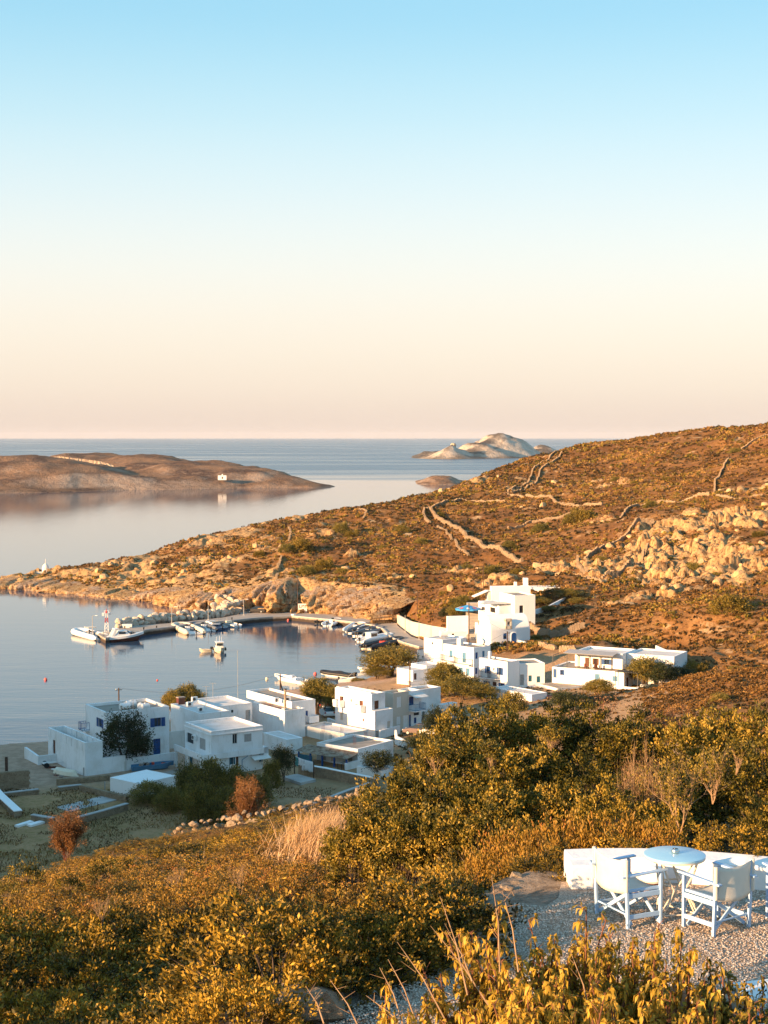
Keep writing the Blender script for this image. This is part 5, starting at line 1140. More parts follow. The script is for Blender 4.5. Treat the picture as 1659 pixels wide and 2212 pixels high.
def proto_tree(key, nc, nl, L, Wd, mat, ch=.62, cz=.62, trunks=3, bark='bark', **kw):
    """unit tree: height 1 (crown centre at cz), crown radius about 1 horizontally"""
    me, cc = crown(nc, nl, L, Wd, mat, low=-.75, **kw)
    co = np.empty(len(me.vertices) * 3, np.float32); me.vertices.foreach_get('co', co); co = co.reshape(-1, 3); co[:, 2] = co[:, 2] * (1 - cz) * ch / .62 + cz; co = np.maximum(co, [-9, -9, .04]); me.vertices.foreach_set('co', co.astype(np.float32).ravel()); me.update()
    m = MB()
    for i in range(trunks):
        a = 6.28 * i / trunks + rnd(0, 1); t = Vector((math.cos(a) * .45, math.sin(a) * .45, cz))
        m.tube([(.05 * math.cos(a), .05 * math.sin(a), -.15), (.10 * math.cos(a), .10 * math.sin(a), .25), t], [.06, .045, .02], 6, False)
        for j in range(4):
            b = t.lerp(Vector((.1 * math.cos(a), .1 * math.sin(a), .25)), rnd(0, .6)); e = Vector(cc[RNG.integers(0, len(cc))]); e.z = e.z * (1 - cz) + cz; m.tube([b, b.lerp(e, .5) + Vector((0, 0, .05)), e], [.025, .015, .006], 4, False)
    PROTO[key] = [('crown', me), ('trunk', twigs_mesh('trunk', m, bark))]
proto_tree('tam0', 620, 20, .12, .046, 'tamarisk_leaf', spread=.11, lump=.38, rmin=.35, wild=.8)
proto_tree('tam1', 600, 20, .12, .046, 'tamarisk_leaf', spread=.12, lump=.42, rmin=.35, wild=.8, trunks=4)
proto_tree('dark0', 460, 16, .11, .055, 'dark_leaf', spread=.11, lump=.42, rmin=.35, trunks=2)
proto_tree('dark1', 360, 15, .13, .06, 'dark_leaf', spread=.13, lump=.45, rmin=.3, trunks=3)
proto_tree('lowtam', 460, 18, .12, .045, 'tamarisk_leaf', spread=.12, lump=.3, rmin=.35, cz=.45, ch=.62, wild=.8)
def tree(key, dx, top, half, dep, label, name='tree', cat='tree', group=None, wide=1.0, z=None):
    p = at_y(dx, top, dep); b = gzf(p.x, p.y) if z is None else z; hgt = max(p.z - b, .5); r = half * dep / F
    bushy = key.startswith(('mound', 'dry', 'green', 'rust', 'mastic'))
    if key.startswith('tam') or key == 'lowtam': r *= 1.15
    return put(key, name, p.x, p.y, b - .05, r, hgt / (1.08 if bushy else 1.0), label, cat, group)
TG = 'trees of the harbour village'
tree('dark0', 267, 1546, 46, 188.5, 'spreading dark evergreen tree in front of the blue-shuttered house', group=TG, z=1.9)
tree('dark1', 300, 1588, 28, 189.5, 'lower right limb crown of a dark evergreen leaning toward the blue door', group=TG, z=1.9)
for a in [(325, 1688, 36, 170, 'dark feathery tamarisk furthest left, overlapping the long low shed', 'lowtam'), (372, 1700, 28, 166, 'low dark tamarisk between the shed and the tall tamarisks', 'lowtam'), (410, 1648, 30, 172, 'tall grey-green tamarisk in front of the balcony house corner', 'lowtam'),
          (455, 1640, 38, 170, 'tallest dark tamarisk below the balcony house', 'lowtam'), (508, 1655, 34, 169, 'tamarisk right of the tallest one, below the teal window', 'lowtam'), (548, 1672, 34, 168, 'rightmost green tamarisk of the clump, beside the dry brown shrub', 'lowtam'), (430, 1690, 34, 161, 'front tamarisk at the foot of the clump on the field edge', 'lowtam'), (490, 1700, 36, 160, 'wide low tamarisk at the front of the clump, left of the dry shrub', 'lowtam'),
          (612, 1612, 23, 181, 'small dark tree standing left of the washing line', 'dark1'), (585, 1640, 22, 179, 'dark bush leaning against the small tree left of the washing line', 'mound')]:
    tree(a[5], a[0], a[1], a[2], a[3], a[4], group=TG)
for a in [(372, 1492, 20, 236, 'sunlit golden tamarisk behind the long white house, left half', 'tam0'), (408, 1481, 24, 238, 'taller sunlit golden tamarisk behind the long white house', 'tam1'), (685, 1466, 30, 226, 'golden-green tamarisk at the shore between the white houses', 'tam0'), (722, 1486, 18, 224, 'slim tamarisk crown just left of the brown-door house', 'tam1'),
          (845, 1400, 46, 270, 'large round golden tamarisk on the waterfront by the little harbour', 'tam1'), (815, 1440, 24, 268, 'lower left crown beside the large golden waterfront tamarisk', 'tam0'), (775, 1478, 16, 268, 'small leafy bush on the shore behind the brown-door house roof', 'mound'),
          (965, 1432, 30, 240, 'golden tree directly below the iron-balcony house', 'tam0'), (1000, 1462, 38, 234, 'broad golden-green tree at the centre right of the village', 'tam1'), (1040, 1478, 26, 232, 'round tree below the two small balconies', 'tam0'), (945, 1470, 24, 236, 'leafy tree behind the staircase house', 'tam0'),
          (1105, 1492, 30, 222, 'low round dark bush in front of the flat white annex', 'mound'), (943, 1532, 24, 204, 'dense dark round shrub beside the outside staircase', 'dark0'), (898, 1590, 26, 196, 'dark shrub between the parked cars and the small shed', 'dark1'), (815, 1622, 30, 183, 'dark vine scrambling against the white wall of the porch house', 'dark1'), (865, 1640, 20, 183, 'dark shrub behind the blue-capped chimney shed', 'mound'),
          (1292, 1468, 28, 226, 'rounded sunlit tree before the terrace house wall', 'tam0'), (1250, 1500, 34, 214, 'dark leafy hedge mound beside the red-roofed hut', 'dark0'), (1215, 1494, 26, 214, 'dark hedge with paddle leaves next to the red-roofed hut', 'dark1'), (1310, 1500, 26, 216, 'hedge mound below the sunlit tree of the terrace house', 'dark0'),
          (1392, 1422, 30, 240, 'bushy olive-green tree at the right corner of the terrace house', 'tam1'), (1430, 1432, 30, 238, 'dark thick tree under the blue pergola', 'dark0'), (1470, 1440, 24, 240, 'darker scraggly tree furthest right by the terrace house', 'dark1'), (1412, 1500, 26, 222, 'dark green bush below the agaves', 'dark1'),
          (1165, 1290, 16, 322, 'reddish-green garden tree left in the upper village', 'tam0'), (1195, 1270, 20, 325, 'darkest garden tree of the upper village', 'dark0'), (1230, 1272, 18, 326, 'tall olive-green garden tree at the right of the upper village', 'tam1'), (1248, 1290, 14, 322, 'small garden tree beside the white gate wall', 'tam0'), (1183, 1308, 14, 312, 'small golden bush at the corner of the hillside house garden', 'tam0'),
          (965, 1312, 14, 322, 'dark green round bush left of the stepped street', 'dark0'), (985, 1306, 14, 320, 'golden bush beside the blue parasol', 'tam0'), (1003, 1286, 20, 330, 'wide green bush above the blue parasol', 'mound'), (985, 1292, 16, 333, 'green shrub on the slope left of the stepped street', 'mound'),
          (1175, 1405, 20, 275, 'garden shrub mass left of the terrace house', 'mound'), (1205, 1410, 22, 270, 'yellow-green shrub behind the link house', 'mound'), (1150, 1418, 16, 272, 'low shrub under the chapel wall', 'mound'), (1160, 1370, 12, 290, 'small green bush at the right end of the chapel', 'mound')]:
    tree(a[5], a[0], a[1], a[2], a[3], a[4], group=TG)
# big shrubs on the hillside
HG = 'dark green shrubs dotted over the hillside'
hs = [(1580, 1308, 40, 292), (1590, 1446, 22, 226), (1650, 1436, 22, 228), (1640, 1150, 14, 372), (1405, 1088, 16, 452), (1300, 1203, 14, 372), (1290, 1232, 12, 352), (1500, 1228, 20, 330), (1555, 1070, 10, 470), (650, 1175, 24, 442), (620, 1185, 16, 436), (735, 1142, 20, 470), (760, 1150, 18, 462), (870, 1145, 16, 470), (910, 1160, 16, 458),
      (700, 1210, 26, 412), (660, 1225, 22, 400), (740, 1225, 18, 400), (1255, 1112, 28, 478), (1235, 1120, 18, 470), (1170, 1145, 18, 450), (560, 1195, 12, 440), (950, 1110, 10, 520), (1330, 1035, 12, 560), (1200, 1060, 10, 560), (1490, 975, 8, 610), (1590, 968, 14, 590), (1440, 1030, 12, 520), (1060, 1230, 20, 385), (1010, 1220, 16, 390), (1120, 1240, 18, 370), (1550, 1240, 14, 328), (1620, 1190, 12, 352),
      (960, 1275, 12, 352), (1040, 1290, 14, 345), (1450, 1340, 10, 286), (1500, 1440, 26, 232), (1560, 1500, 22, 205), (610, 1355 - 95, 8, 385), (1370, 1250, 14, 342), (830, 1170, 12, 448), (1100, 1180, 16, 420), (1330, 1290, 14, 322)]
hb = lambda q: 'crest slope' if q[1] < 1080 else 'upper slope' if q[1] < 1160 else 'middle slope' if q[1] < 1225 else 'lower slope' if q[1] < 1330 else 'slope beside the village'
for i, (a, b, c, d) in enumerate(hs):
    (x, y, z) = hits([(a, b + c * .6)])[0]; r = c * y / F
    put(['mound', 'mound_heath', 'dark1'][0 if i % 3 else 1], 'hillside_shrub', x, y, gzf(x, y) - .25, r, r * rnd(.75, 1.0), 'dark green hillside shrub, %s on the %s' % (rank(i, hs, hb), hb(hs[i])), 'shrub', HG)
# heath covering the hill: thousands of low cushions nobody could count
def heath(name, n, seed, mat, dens, size, label, ymin=262, ymax=735, k=14, azl=(-15.2, 15.2), cond=None):
    rg = np.random.default_rng(seed)
    a = np.radians(rg.uniform(azl[0], azl[1], n)); y = ymin + (ymax - ymin) * rg.random(n) ** 1.15; x = y * np.tan(a)
    z, sd, rm, hill, td = ground(x, y, True, True)
    pn = fbm(x / 14, y / 14, 33, 4); ok = (sd > np.where(x > 3, 2.5, 7)) & (rm < .45 + pn * .5) & (pn + rg.normal(0, .18, n) > dens) & ((hill > .5) | (y < 250))
    if cond is not None: ok &= cond(x, y)
    x, y, z, pn = x[ok], y[ok], z[ok], pn[ok]; m = len(x)
    sz = size * rg.uniform(.55, 1.25, m) * (1 + np.maximum(0, y - 400) / 500)
    idx = np.repeat(np.arange(m), k); d = rg.normal(size=(m * k, 3)); d[:, 2] = np.abs(d[:, 2]); d /= np.linalg.norm(d, axis=1, keepdims=True)
    base = np.stack([x, y, z - .05], 1)[idx]; C = base + d * sz[idx][:, None] * np.array([.5, .5, .42])
    A = d * .6 + rg.normal(size=d.shape) * .7; v = np.clip(rg.normal(.45, .2, m)[idx] + rg.normal(0, .12, m * k) + pn[idx] * .75, 0, 1)
    me = leafmesh(name, C - A / np.linalg.norm(A, axis=1, keepdims=True) * sz[idx][:, None] * .3, A, sz[idx] * .58, sz[idx] * .38, v, mat)
    tag(link(name, me), label, 'heath', kind='stuff')
heath('heath', 52000, 5, 'heath', -.42, .85, 'low rust-brown heath cushions covering the sunlit headland')
heath('green_heath', 15000, 6, 'heath_green', .05, 1.1, 'olive-green low scrub in patches among the brown heath')
heath('near_heath', 9000, 8, 'heath', -.1, .6, 'dry orange-brown scrub on the slope right of the terrace house', 175, 262, 18, (7, 15.3), lambda x, y: x > 34 + (y - 200) * .15)
heath('village_scrub', 9000, 18, 'heath', -.12, .45, 'dry scrub and weeds on the open ground between the houses of the upper village', 192, 300, 14, (-1, 12), lambda x, y: (x > 6) | (y < 262))
# ------------------------------------------------------------------ stones
def stone_mesh(name, seed, mat, sub=2, cuts=11, flat=1.0):
    import bmesh
    rg = random.Random(seed); bm = bmesh.new(); bmesh.ops.create_icosphere(bm, subdivisions=sub, radius=1)
    pl = [(Vector((rg.gauss(0, 1), rg.gauss(0, 1), rg.gauss(0, 1))).normalized(), rg.uniform(.55, .85)) for _ in range(cuts)]
    for v in bm.verts:
        for n, d in pl:
            k = v.co.dot(n)
            if k > d: v.co -= n * (k - d)
        v.co *= 1 + rg.uniform(-.03, .03); v.co.z *= flat
    me = bpy.data.meshes.new(name); bm.to_mesh(me); bm.free(); me.materials.append(M[mat]); return me
BM = [stone_mesh('boulder', i, 'boulder_pale', 2) for i in range(6)]; BO = [stone_mesh('boulder', 20 + i, 'boulder_ochre', 2, 9) for i in range(6)]
SM = [stone_mesh('stone', 40 + i, 'wall_stone_near', 1, 8, .8) for i in range(6)]
def stone_obj(name, me, x, y, z, s, label=None, cat=None, group=None, parent=None):
    o = link(name, me, parent, (x, y, z), (rnd(-.5, .5), rnd(-.5, .5), rnd(0, 6.28))); o.scale = (s * rnd(.85, 1.25), s * rnd(.8, 1.1), s * rnd(.65, .95)); return tag(o, label, cat, group)
# breakwater boulders along the back of the pier
BWG = 'pale boulders of the breakwater behind the pier'
path = [(252, 1357), (275, 1352), (300, 1349), (330, 1345), (370, 1340), (410, 1337), (450, 1333), (480, 1330), (510, 1323), (535, 1318)]
P = [at_z(a, b, 1.0) for a, b in path]; L = [0]
for a, b in zip(P[:-1], P[1:]): L.append(L[-1] + (b - a).length)
def along(s):
    for i in range(len(L) - 1):
        if s <= L[i + 1]: return P[i].lerp(P[i + 1], (s - L[i]) / (L[i + 1] - L[i]))
    return P[-1]
nb_ = 0
for row, (off, zc) in enumerate([(.6, 1.1), (2.2, .5), (1.4, 2.0), (3.4, 0.1)]):
    s = rnd(0, .5)
    while s < L[-1]:
        f = s / L[-1]; p = along(s); r = rnd(.8, 1.3) * (1.15 if f > .8 else 1)
        up = .9 if f > .72 else 0
        stone_obj('boulder', random.choice(BM), p.x + rnd(-.2, .2), p.y + off + rnd(-.25, .25), zc + up * row * .5 + rnd(-.1, .25), r, 'pale angular boulder heaped in the breakwater behind the pier lamps', 'boulder', BWG)
        s += r * 1.55
for i in range(24):
    f = rnd(0, 1); p = at_z(455 + 95 * f, 1322 - 4 * f, 1.0)
    hgt = rnd(0, 4.0); stone_obj('boulder', random.choice(BM + BO), p.x, p.y + 1.0 + hgt * 1.1, 1.0 + hgt * .8, rnd(.7, 1.4), 'pale boulder in the tall rockfall where the pier road meets the cliff', 'boulder', 'boulders of the rockfall at the pier root')
# loose rocks on the crags
pts = []
rg = np.random.default_rng(15)
for (cx, cy, rx, ry, k) in CRAG:
    for i in range(int(8 * k)): pts.append((cx + rg.normal() * rx * .55, cy + rg.normal() * ry * .55))
pts = np.array(pts); zz, sd_, rm_, hl_, td_ = ground(pts[:, 0], pts[:, 1], True, True)
for (x, y), z, sd in zip(pts, zz, sd_):
    if sd > 6: stone_obj('boulder', random.choice(BO), x, y, z + .1, rg.uniform(.5, 1.7), 'weathered ochre rock block standing out of the stony hillside', 'boulder', 'rock blocks on the sunlit crags')
def block_stone(m, c, d, l, w, h, j=.12):
    t = Vector((d.x, d.y, 0)).normalized(); n = Vector((-t.y, t.x, 0)); vs = []
    for z in (-1, 1):
        for (a, b) in ((-1, -1), (1, -1), (1, 1), (-1, 1)):
            vs.append(Vector(c) + t * (a * l / 2 * rnd(1 - 2 * j, 1)) + n * (b * w / 2 * rnd(1 - 2 * j, 1 + j)) + Vector((0, 0, z * h / 2 * rnd(1 - j, 1 + j))))
    m.add(vs, [(0, 3, 2, 1), (4, 5, 6, 7), (0, 1, 5, 4), (1, 2, 6, 5), (2, 3, 7, 6), (3, 0, 4, 7)])
def C3(x, y): return (1097.2 + x * .33863, 905.2 + y * .33863)
def Cc2(x, y): return (548.6 + x * .33069, 905.2 + y * .33069)
def dry_wall(label, px, hgt=1.1, th=.7, mat='wall_stone', sl=.45, world=None, sink=.15):
    W_ = world or [Vector(q) for q in hits(px)]
    m = MB(); n = 0; hgt *= .8
    for a, b in zip(W_[:-1], W_[1:]):
        a = Vector(a); b = Vector(b); d = Vector((b.x - a.x, b.y - a.y, 0)); Ls = d.length; k = max(1, int(Ls / sl))
        xs = np.array([a.x + d.x * (i + .5) / k for i in range(k)]); ys = np.array([a.y + d.y * (i + .5) / k for i in range(k)]); zs = ground(xs, ys, True)
        rows = max(2, int(hgt / .3)); rh = hgt / rows
        for i in range(k):
            block_stone(m, (xs[i], ys[i], zs[i] - sink + hgt * .42), d, Ls / k * 1.1, th * .66, hgt * .86, 0)
            for r in range(rows):
                if r == rows - 1 and random.random() < .3: continue
                o = (r % 2) * .5 / k; c = (xs[i] + d.x * o + rnd(-.03, .03), ys[i] + d.y * o, zs[i] - sink + rh * (r + .5)); block_stone(m, c, d, sl * rnd(.8, 1.15), th * (1 - .12 * r) * rnd(.85, 1.1), rh * rnd(.85, 1.15)); n += 1
    e = empty('dry_stone_wall', tuple(W_[0]), 0, label, 'wall', 'dry stone walls on the hillside')
    o = m.build('stones', M[mat]); o.location = -Vector(e.location); o.parent = e; o['kind'] = 'stuff'; return e
dry_wall('upper-left wall of the walled path climbing to the skyline', [C3(0, 478), C3(80, 438), C3(130, 398), C3(158, 330), C3(200, 288), C3(270, 252), C3(355, 213)])
dry_wall('lower-right wall of the walled path climbing to the skyline', [C3(20, 492), C3(105, 447), C3(180, 397), C3(207, 332), C3(262, 290), C3(345, 235)])
dry_wall('long wall curving left from the hairpin across the dark hollow', [C3(0, 512), C3(100, 514), C3(230, 522), C3(330, 545), C3(420, 573), C3(500, 580), C3(600, 580)], 1.3)
dry_wall('broad pale wall running down from the hairpin toward the village', [Cc2(1150, 618), Cc2(1230, 680), Cc2(1330, 742), Cc2(1400, 795), Cc2(1480, 838), Cc2(1560, 876), Cc2(1700, 905), C3(90, 905)], 1.7, 1.0)
dry_wall('wall along the hairpin bend at the middle of the hill', [Cc2(1150, 690), Cc2(1105, 640), Cc2(1120, 600), Cc2(1200, 570), Cc2(1350, 545), Cc2(1640, 560)], 1.3, .9)
dry_wall('short broken wall continuing below the hairpin', [Cc2(1200, 716), Cc2(1250, 755), Cc2(1285, 785), Cc2(1330, 850), Cc2(1400, 900)], .9)
dry_wall('wall stepping over the dark hollow left of the crags', [C3(715, 640), C3(760, 592), C3(860, 548), C3(1000, 524), C3(1150, 518), C3(1285, 505)], 1.3)
dry_wall('wall going steeply uphill from the cairn corner', [C3(1318, 475), C3(1320, 400), C3(1360, 330), C3(1420, 268)], 1.3)
dry_wall('wall reaching the right edge near the skyline', [C3(1490, 192), C3(1560, 142), C3(1640, 108), C3(1700, 92)], 1.4)
dry_wall('wall above the quarry crag rising to the right', [C3(490, 895), C3(600, 838), C3(720, 775), C3(830, 715), C3(930, 690)], 1.7, .8)
dry_wall('wall below the crag with a squared pale end', [C3(600, 1030), C3(695, 1008), C3(770, 978), C3(850, 915), C3(912, 855)], 1.6, .8)
dry_wall('wall running right from the cairn corner to the frame edge', [C3(1330, 520), C3(1450, 520), C3(1620, 505)], 1.0)
dry_wall('low wall in shadow left of the hollow', [C3(0, 705), C3(150, 665), C3(400, 635)], 1.2)
dry_wall('thin wall down the slope above the harbour sign', [Cc2(225, 705), Cc2(242, 740), Cc2(225, 800)], .8); dry_wall('broken wall falling to the cliff above the pier road', [Cc2(180, 890), Cc2(158, 960), Cc2(148, 1060)], .9)
dry_wall('small wall on the crest above the pale scar', [Cc2(660, 602), Cc2(735, 622), Cc2(715, 660)], .8); dry_wall('short horizontal wall on the mid slope', [Cc2(530, 690), Cc2(690, 697)], .7)
dry_wall('terrace wall behind the chapel, left part in sun', [K('E', 1150, 520), K('E', 1235, 565), K('E', 1335, 590)], 2.0, .8)
dry_wall('terrace wall behind the chapel, right part in shade', [K('E', 1340, 600), K('E', 1480, 590), K('E', 1659, 545)], 2.0, .8)
dry_wall('field wall between the chapel and the terrace house', [K('E', 1240, 700), K('E', 1390, 730)], 1.3, .7); dry_wall('field wall just left above the terrace house', [K('E', 1430, 740), K('E', 1575, 745)], 1.4, .7)
yard_wall('weathered yard wall sloping down right of the blue pergola', W('F', [(1290, 300), (1545, 350)], 6.3), [6.3, 6.0], [1.9, .9], .3, 'whitewash_old'); dry_wall('rubble wall above the village gardens ending at the squared wall', [C3(440, 900), C3(445, 960), C3(520, 1040), C3(600, 1060)], 1.3)
# walls of the plots in the village
def plot_wall(label, c, pts, z, hgt=.8, th=.45, mat='wall_stone', cap='slab_concrete', sl=.36, rh=.2):
    Wp = [Vector((*at_z(*K(c, x, y), z + hgt).to_2d(), z)) for x, y in pts]; e = empty('field_wall', tuple(Wp[0]), 0, label, 'wall', 'stone walls round the village plots')
    m = MB(); cp = MB(); core = MB(); rows = int(hgt / rh)
    for a, b in zip(Wp[:-1], Wp[1:]):
        d = (b - a); Ls = d.length; k = max(1, int(Ls / sl)); core.bar(a + Vector((0, 0, hgt / 2 - .3)), b + Vector((0, 0, hgt / 2 - .3)), th * .82, hgt + .5)
        for i in range(k):
            for r in range(rows):
                block_stone(m, a + d * ((i + .5 + (r % 2) * .4) / k) + Vector((0, 0, rh * (r + .5))), d, sl * rnd(.8, 1.02), th * rnd(.92, 1.06), rh * rnd(.8, .98))
        if cap: cp.bar(a + Vector((0, 0, hgt + .02)), b + Vector((0, 0, hgt + .02)), th * 1.15, .1)
    for mb, nm, mt, kd in ((m, 'stones', mat, 'stuff'), (core, 'mortar', mat, None), (cp, 'coping', cap, None)):
        if nm == 'coping' and not cap: continue
        o = mb.build(nm, M[mt]); o.location = -Vector(e.location); o.parent = e
        if kd: o['kind'] = kd
    return e
plot_wall('low wall with pale coping beside the dirt lane, left edge', 'J', [(20, 745), (500, 688)], 2.1, .5)
plot_wall('short wall stub with pale coping at the plot entrance', 'J', [(762, 662), (1060, 630)], 2.1, .5)
plot_wall('rubble wall from the entrance to the low shed', 'J', [(1050, 630), (1300, 690), (1659, 775)], 2.1, .8, cap=None)
plot_wall('white-topped wall running down the left edge of the plot', 'J', [(-60, 690), (0, 760), (235, 975)], 2.1, .7, .8, cap='smooth_white')
plot_wall('broken low wall between the plot and the slabs in the grass', 'J', [(420, 1022), (700, 1068)], 2.3, .5)
plot_wall('dark shaded wall at the near side of the concrete strip', 'J', [(1005, 1058), (1320, 975), (1659, 875)], 2.2, .7)
plot_wall('dry wall with leaning timber below the parapeted house', 'J', [(735, 545), (1095, 528), (1440, 492)], 2.1, .7, cap=None)
plot_wall('stone wall with white coping in front of the blue-posted porch', 'C', [(70, 915), (330, 955), (660, 1022), (870, 1065)], 2.1, 1.1, .35, cap='smooth_white')
plot_wall('long straight wall dividing the dry field, pale stones', 'C', [(780, 1105), (560, 1180), (310, 1276), (100, 1355), (-60, 1410)], 2.2, 1.0, .4)
plot_wall('tall masonry wall of the yard at the left edge', 'J', [(-160, 480), (0, 460), (375, 432)], 2.1, 2.0, .5, cap=None, sl=.5, rh=.3)
# retaining wall on the road to the quay
rw = [(at_z(a, b, 1.2).x, at_z(a, b, 1.2).y - 1.2) for a, b in [(858, 1341), (889, 1364), (933, 1377), (985, 1386)]]
yard_wall('tall pale retaining wall curving along the quay road', rw, 1.2, [1.6, 2.3, 2.6, 2.6], .4, 'cream_plaster')
# near dry stone wall: every stone is an object
px = [(372, 1812), (392, 1806), (420, 1803), (455, 1799), (480, 1794), (520, 1790), (560, 1785), (600, 1781), (640, 1774), (680, 1764), (720, 1757), (755, 1748), (795, 1738)]
Wn = []
for a, b in px:      # the wall stands on the brow of the slope
    ys_ = np.linspace(46, 72, 120); k_ = ray(a, b); xs_ = k_[0] / k_[1] * ys_; zs_ = ground(xs_, ys_, True); j_ = int(np.argmax((zs_ - CAM_H) / ys_)); Wn.append(Vector((xs_[j_], ys_[j_], zs_[j_] + .30)))
e = empty('dry_stone_wall', (Wn[0].x, Wn[0].y, Wn[0].z), 0, 'nearest rough dry stone wall crossing behind the golden scrub', 'wall'); eo = Vector(e.location)
for a, b in zip(Wn[:-1], Wn[1:]):
    k = max(1, int((b - a).length / .21))
    for i in range(k):
        c = a.lerp(b, (i + .5) / k)
        for r in range(2): stone_obj('stone', random.choice(SM), c.x - eo.x + rnd(-.08, .08), c.y - eo.y + rnd(-.1, .1), c.z - eo.z - .06 - r * .24 + rnd(-.05, .08) + (.08 if random.random() < .3 and r == 0 else 0), rnd(.09, .17) * (1.3 if random.random() < .15 else 1), parent=e)
# rocks in the scrub edge
for a, b, s in [(505, 2150, .5), (300, 2205, .3), (660, 2190, .55), (1075, 1985, .35), (1560, 1800, .3), (1540, 1125 + 690, .4)]:
    (x, y, z) = hits([(a, b)])[0]; stone_obj('boulder', random.choice(SM), x, y, z, s, 'grey-pink limestone rock half hidden at the edge of the scrub', 'boulder', 'rocks at the edge of the foreground scrub')
for i in range(46):
    t = i / 45; p = Vector((1.75 - 2.9 * t, 18.3 - 4.9 * t, 0)) ; x, y = p.x + rnd(-.45, .1), p.y + rnd(-.2, .2)
    stone_obj('bank_rock', random.choice(SM), x, y, gzf(x, y) - .02, rnd(.05, .19), 'weathered limestone rock on the bank between gravel and scrub', 'rock', 'rocks of the bank edging the gravel terrace')
# ------------------------------------------------------------------ foreground scrub
SG = 'golden-green mastic shrubs of the foreground scrub'; RG = 'rust-brown shrubs with pale twigs in the foreground scrub'; LG = 'large leafy bushes behind the terrace'
rg = np.random.default_rng(31); placed = []
for tries in range(6000):
    y = 13.2 + 20.5 * rg.random() ** 1.05; x = rg.uniform(-.262 * y - .8, 4.6 if y < 21 else 3.5)
    td, _ = sdist(np.array([x]), np.array([y]), TP, TQ, None)
    if td[0] > (.5 if y < 16.2 else -.25): continue
    if y > 21.5 and x > -1.2 + (26 - y) * .15 and x < 9: continue      # the tall bushes stand there
    r = rg.uniform(.7, 1.25) * (1 if y < 30 else 1.2)
    if td[0] > -.6: r *= .75
    if any((x - a) ** 2 + (y - b) ** 2 < (.62 * (r + c)) ** 2 for a, b, c in placed): continue
    placed.append((x, y, r))
XY = np.array(placed); ZZ = ground(XY[:, 0], XY[:, 1], True)
for (x, y, r), z in zip(placed, ZZ):
    dxp = CX + x / y * F; n = vnoise(np.array([x / 3.5]), np.array([y / 3.5]), 99)[0]
    rust = (y > 23 and n > -.22 and x < 3) or n > .42
    hgt = r * rg.uniform(.75, 1.15)
    if y > 25: hgt = min(hgt * .8, .85 - (y - 25) * .045)
    if rust: put('rust%d' % rg.integers(0, 2), 'scrub_bush', x, y, z - .1, r * 1.15, hgt * .95, 'rust-brown low shrub bristling with pale dead twigs in the foreground scrub', 'shrub', RG)
    else: put('mastic%d' % rg.integers(0, 3), 'mastic_bush', x, y, z - .1, r * 1.15, hgt, 'rounded golden-green mastic shrub in the sunlit foreground scrub', 'shrub', SG)
for i, (x, y, r) in enumerate([(.7, 16.6, .5), (.25, 15.9, .6), (-.05, 15.15, .6), (-.4, 14.5, .6), (.0, 16.2, .6)]):
    put('mastic%d' % (i % 3), 'mastic_bush', x, y, gzf(x, y) - .15, r * 1.1, r * rg.uniform(.8, 1.05), 'rounded golden-green mastic shrub in the sunlit foreground scrub', 'shrub', SG)
for i in range(130):
    y = rg.uniform(32, 55); x = rg.uniform(-.255 * y, -.01 * y); z = gzf(x, y); hh_ = rg.uniform(.4, .65) * (1 if y < 47 else .6)
    put('rust%d' % (i % 2) if i % 2 else 'mastic%d' % (i % 3), 'low_scrub', x, y, z - .08, rg.uniform(.6, 1.1), hh_, 'low brown scrub cushion on the slope before the near stone wall', 'shrub', 'low scrub cushions before the near stone wall')
# tall bushes (picture column, top, half width, distance)
BL = [(985, 1540, 55, 33), (1060, 1545, 60, 34.5), (1135, 1540, 62, 35), (1215, 1535, 62, 36), (1290, 1560, 58, 35), (1480, 1560, 62, 34), (1560, 1545, 62, 35), (1640, 1560, 60, 34), (1400, 1590, 50, 36), (1345, 1572, 52, 34.5), (1380, 1556, 46, 36.5), (1720, 1560, 60, 33),
        (930, 1605, 58, 30.5), (1010, 1610, 62, 31), (1090, 1620, 62, 30.5), (1175, 1630, 62, 31), (1260, 1650, 58, 30.5), (1440, 1660, 62, 30), (1540, 1650, 66, 30.5), (1630, 1650, 60, 30),
        (870, 1670, 62, 28), (950, 1690, 66, 27.5), (1040, 1700, 66, 27), (1130, 1700, 64, 27.5), (1220, 1710, 60, 27), (1310, 1720, 62, 26.5), (1420, 1730, 60, 26.5), (1650, 1740, 50, 25.5),
        (800, 1740, 60, 26), (880, 1755, 66, 25), (970, 1760, 66, 24.8), (1060, 1768, 60, 24.5), (1150, 1775, 56, 24.3), (1420, 1775, 46, 23.6), (760, 1800, 55, 25.5)]
brow = lambda q: 'hindmost row' if q[3] > 32.5 else 'second row from the back' if q[3] > 29.5 else 'third row from the back' if q[3] > 25.4 else 'front row'
for i, (dx, top, half, dep) in enumerate(BL):
    p = at_y(dx, top, dep); b = gzf(p.x, p.y); hgt = max(p.z - b, .8)
    rr_ = half * dep / F * 1.22; put('green%d' % (i % 3), 'tall_bush', p.x, p.y, p.z - rr_ * 1.0, rr_, rr_ * 1.05, 'leathery bush, %s in the %s behind the terrace' % (rank(i, BL, brow), brow(BL[i])), 'bush', LG)
OL = [(1090, 1800, 42, 21.5), (1150, 1790, 44, 21.3), (1210, 1778, 46, 21.2), (1270, 1775, 46, 21.0), (1330, 1772, 46, 20.9), (1390, 1772, 44, 20.8), (1440, 1790, 36, 20.5), (1180, 1820, 40, 20.0), (1120, 1845, 40, 19.8), (1040, 1840, 44, 20.8)]
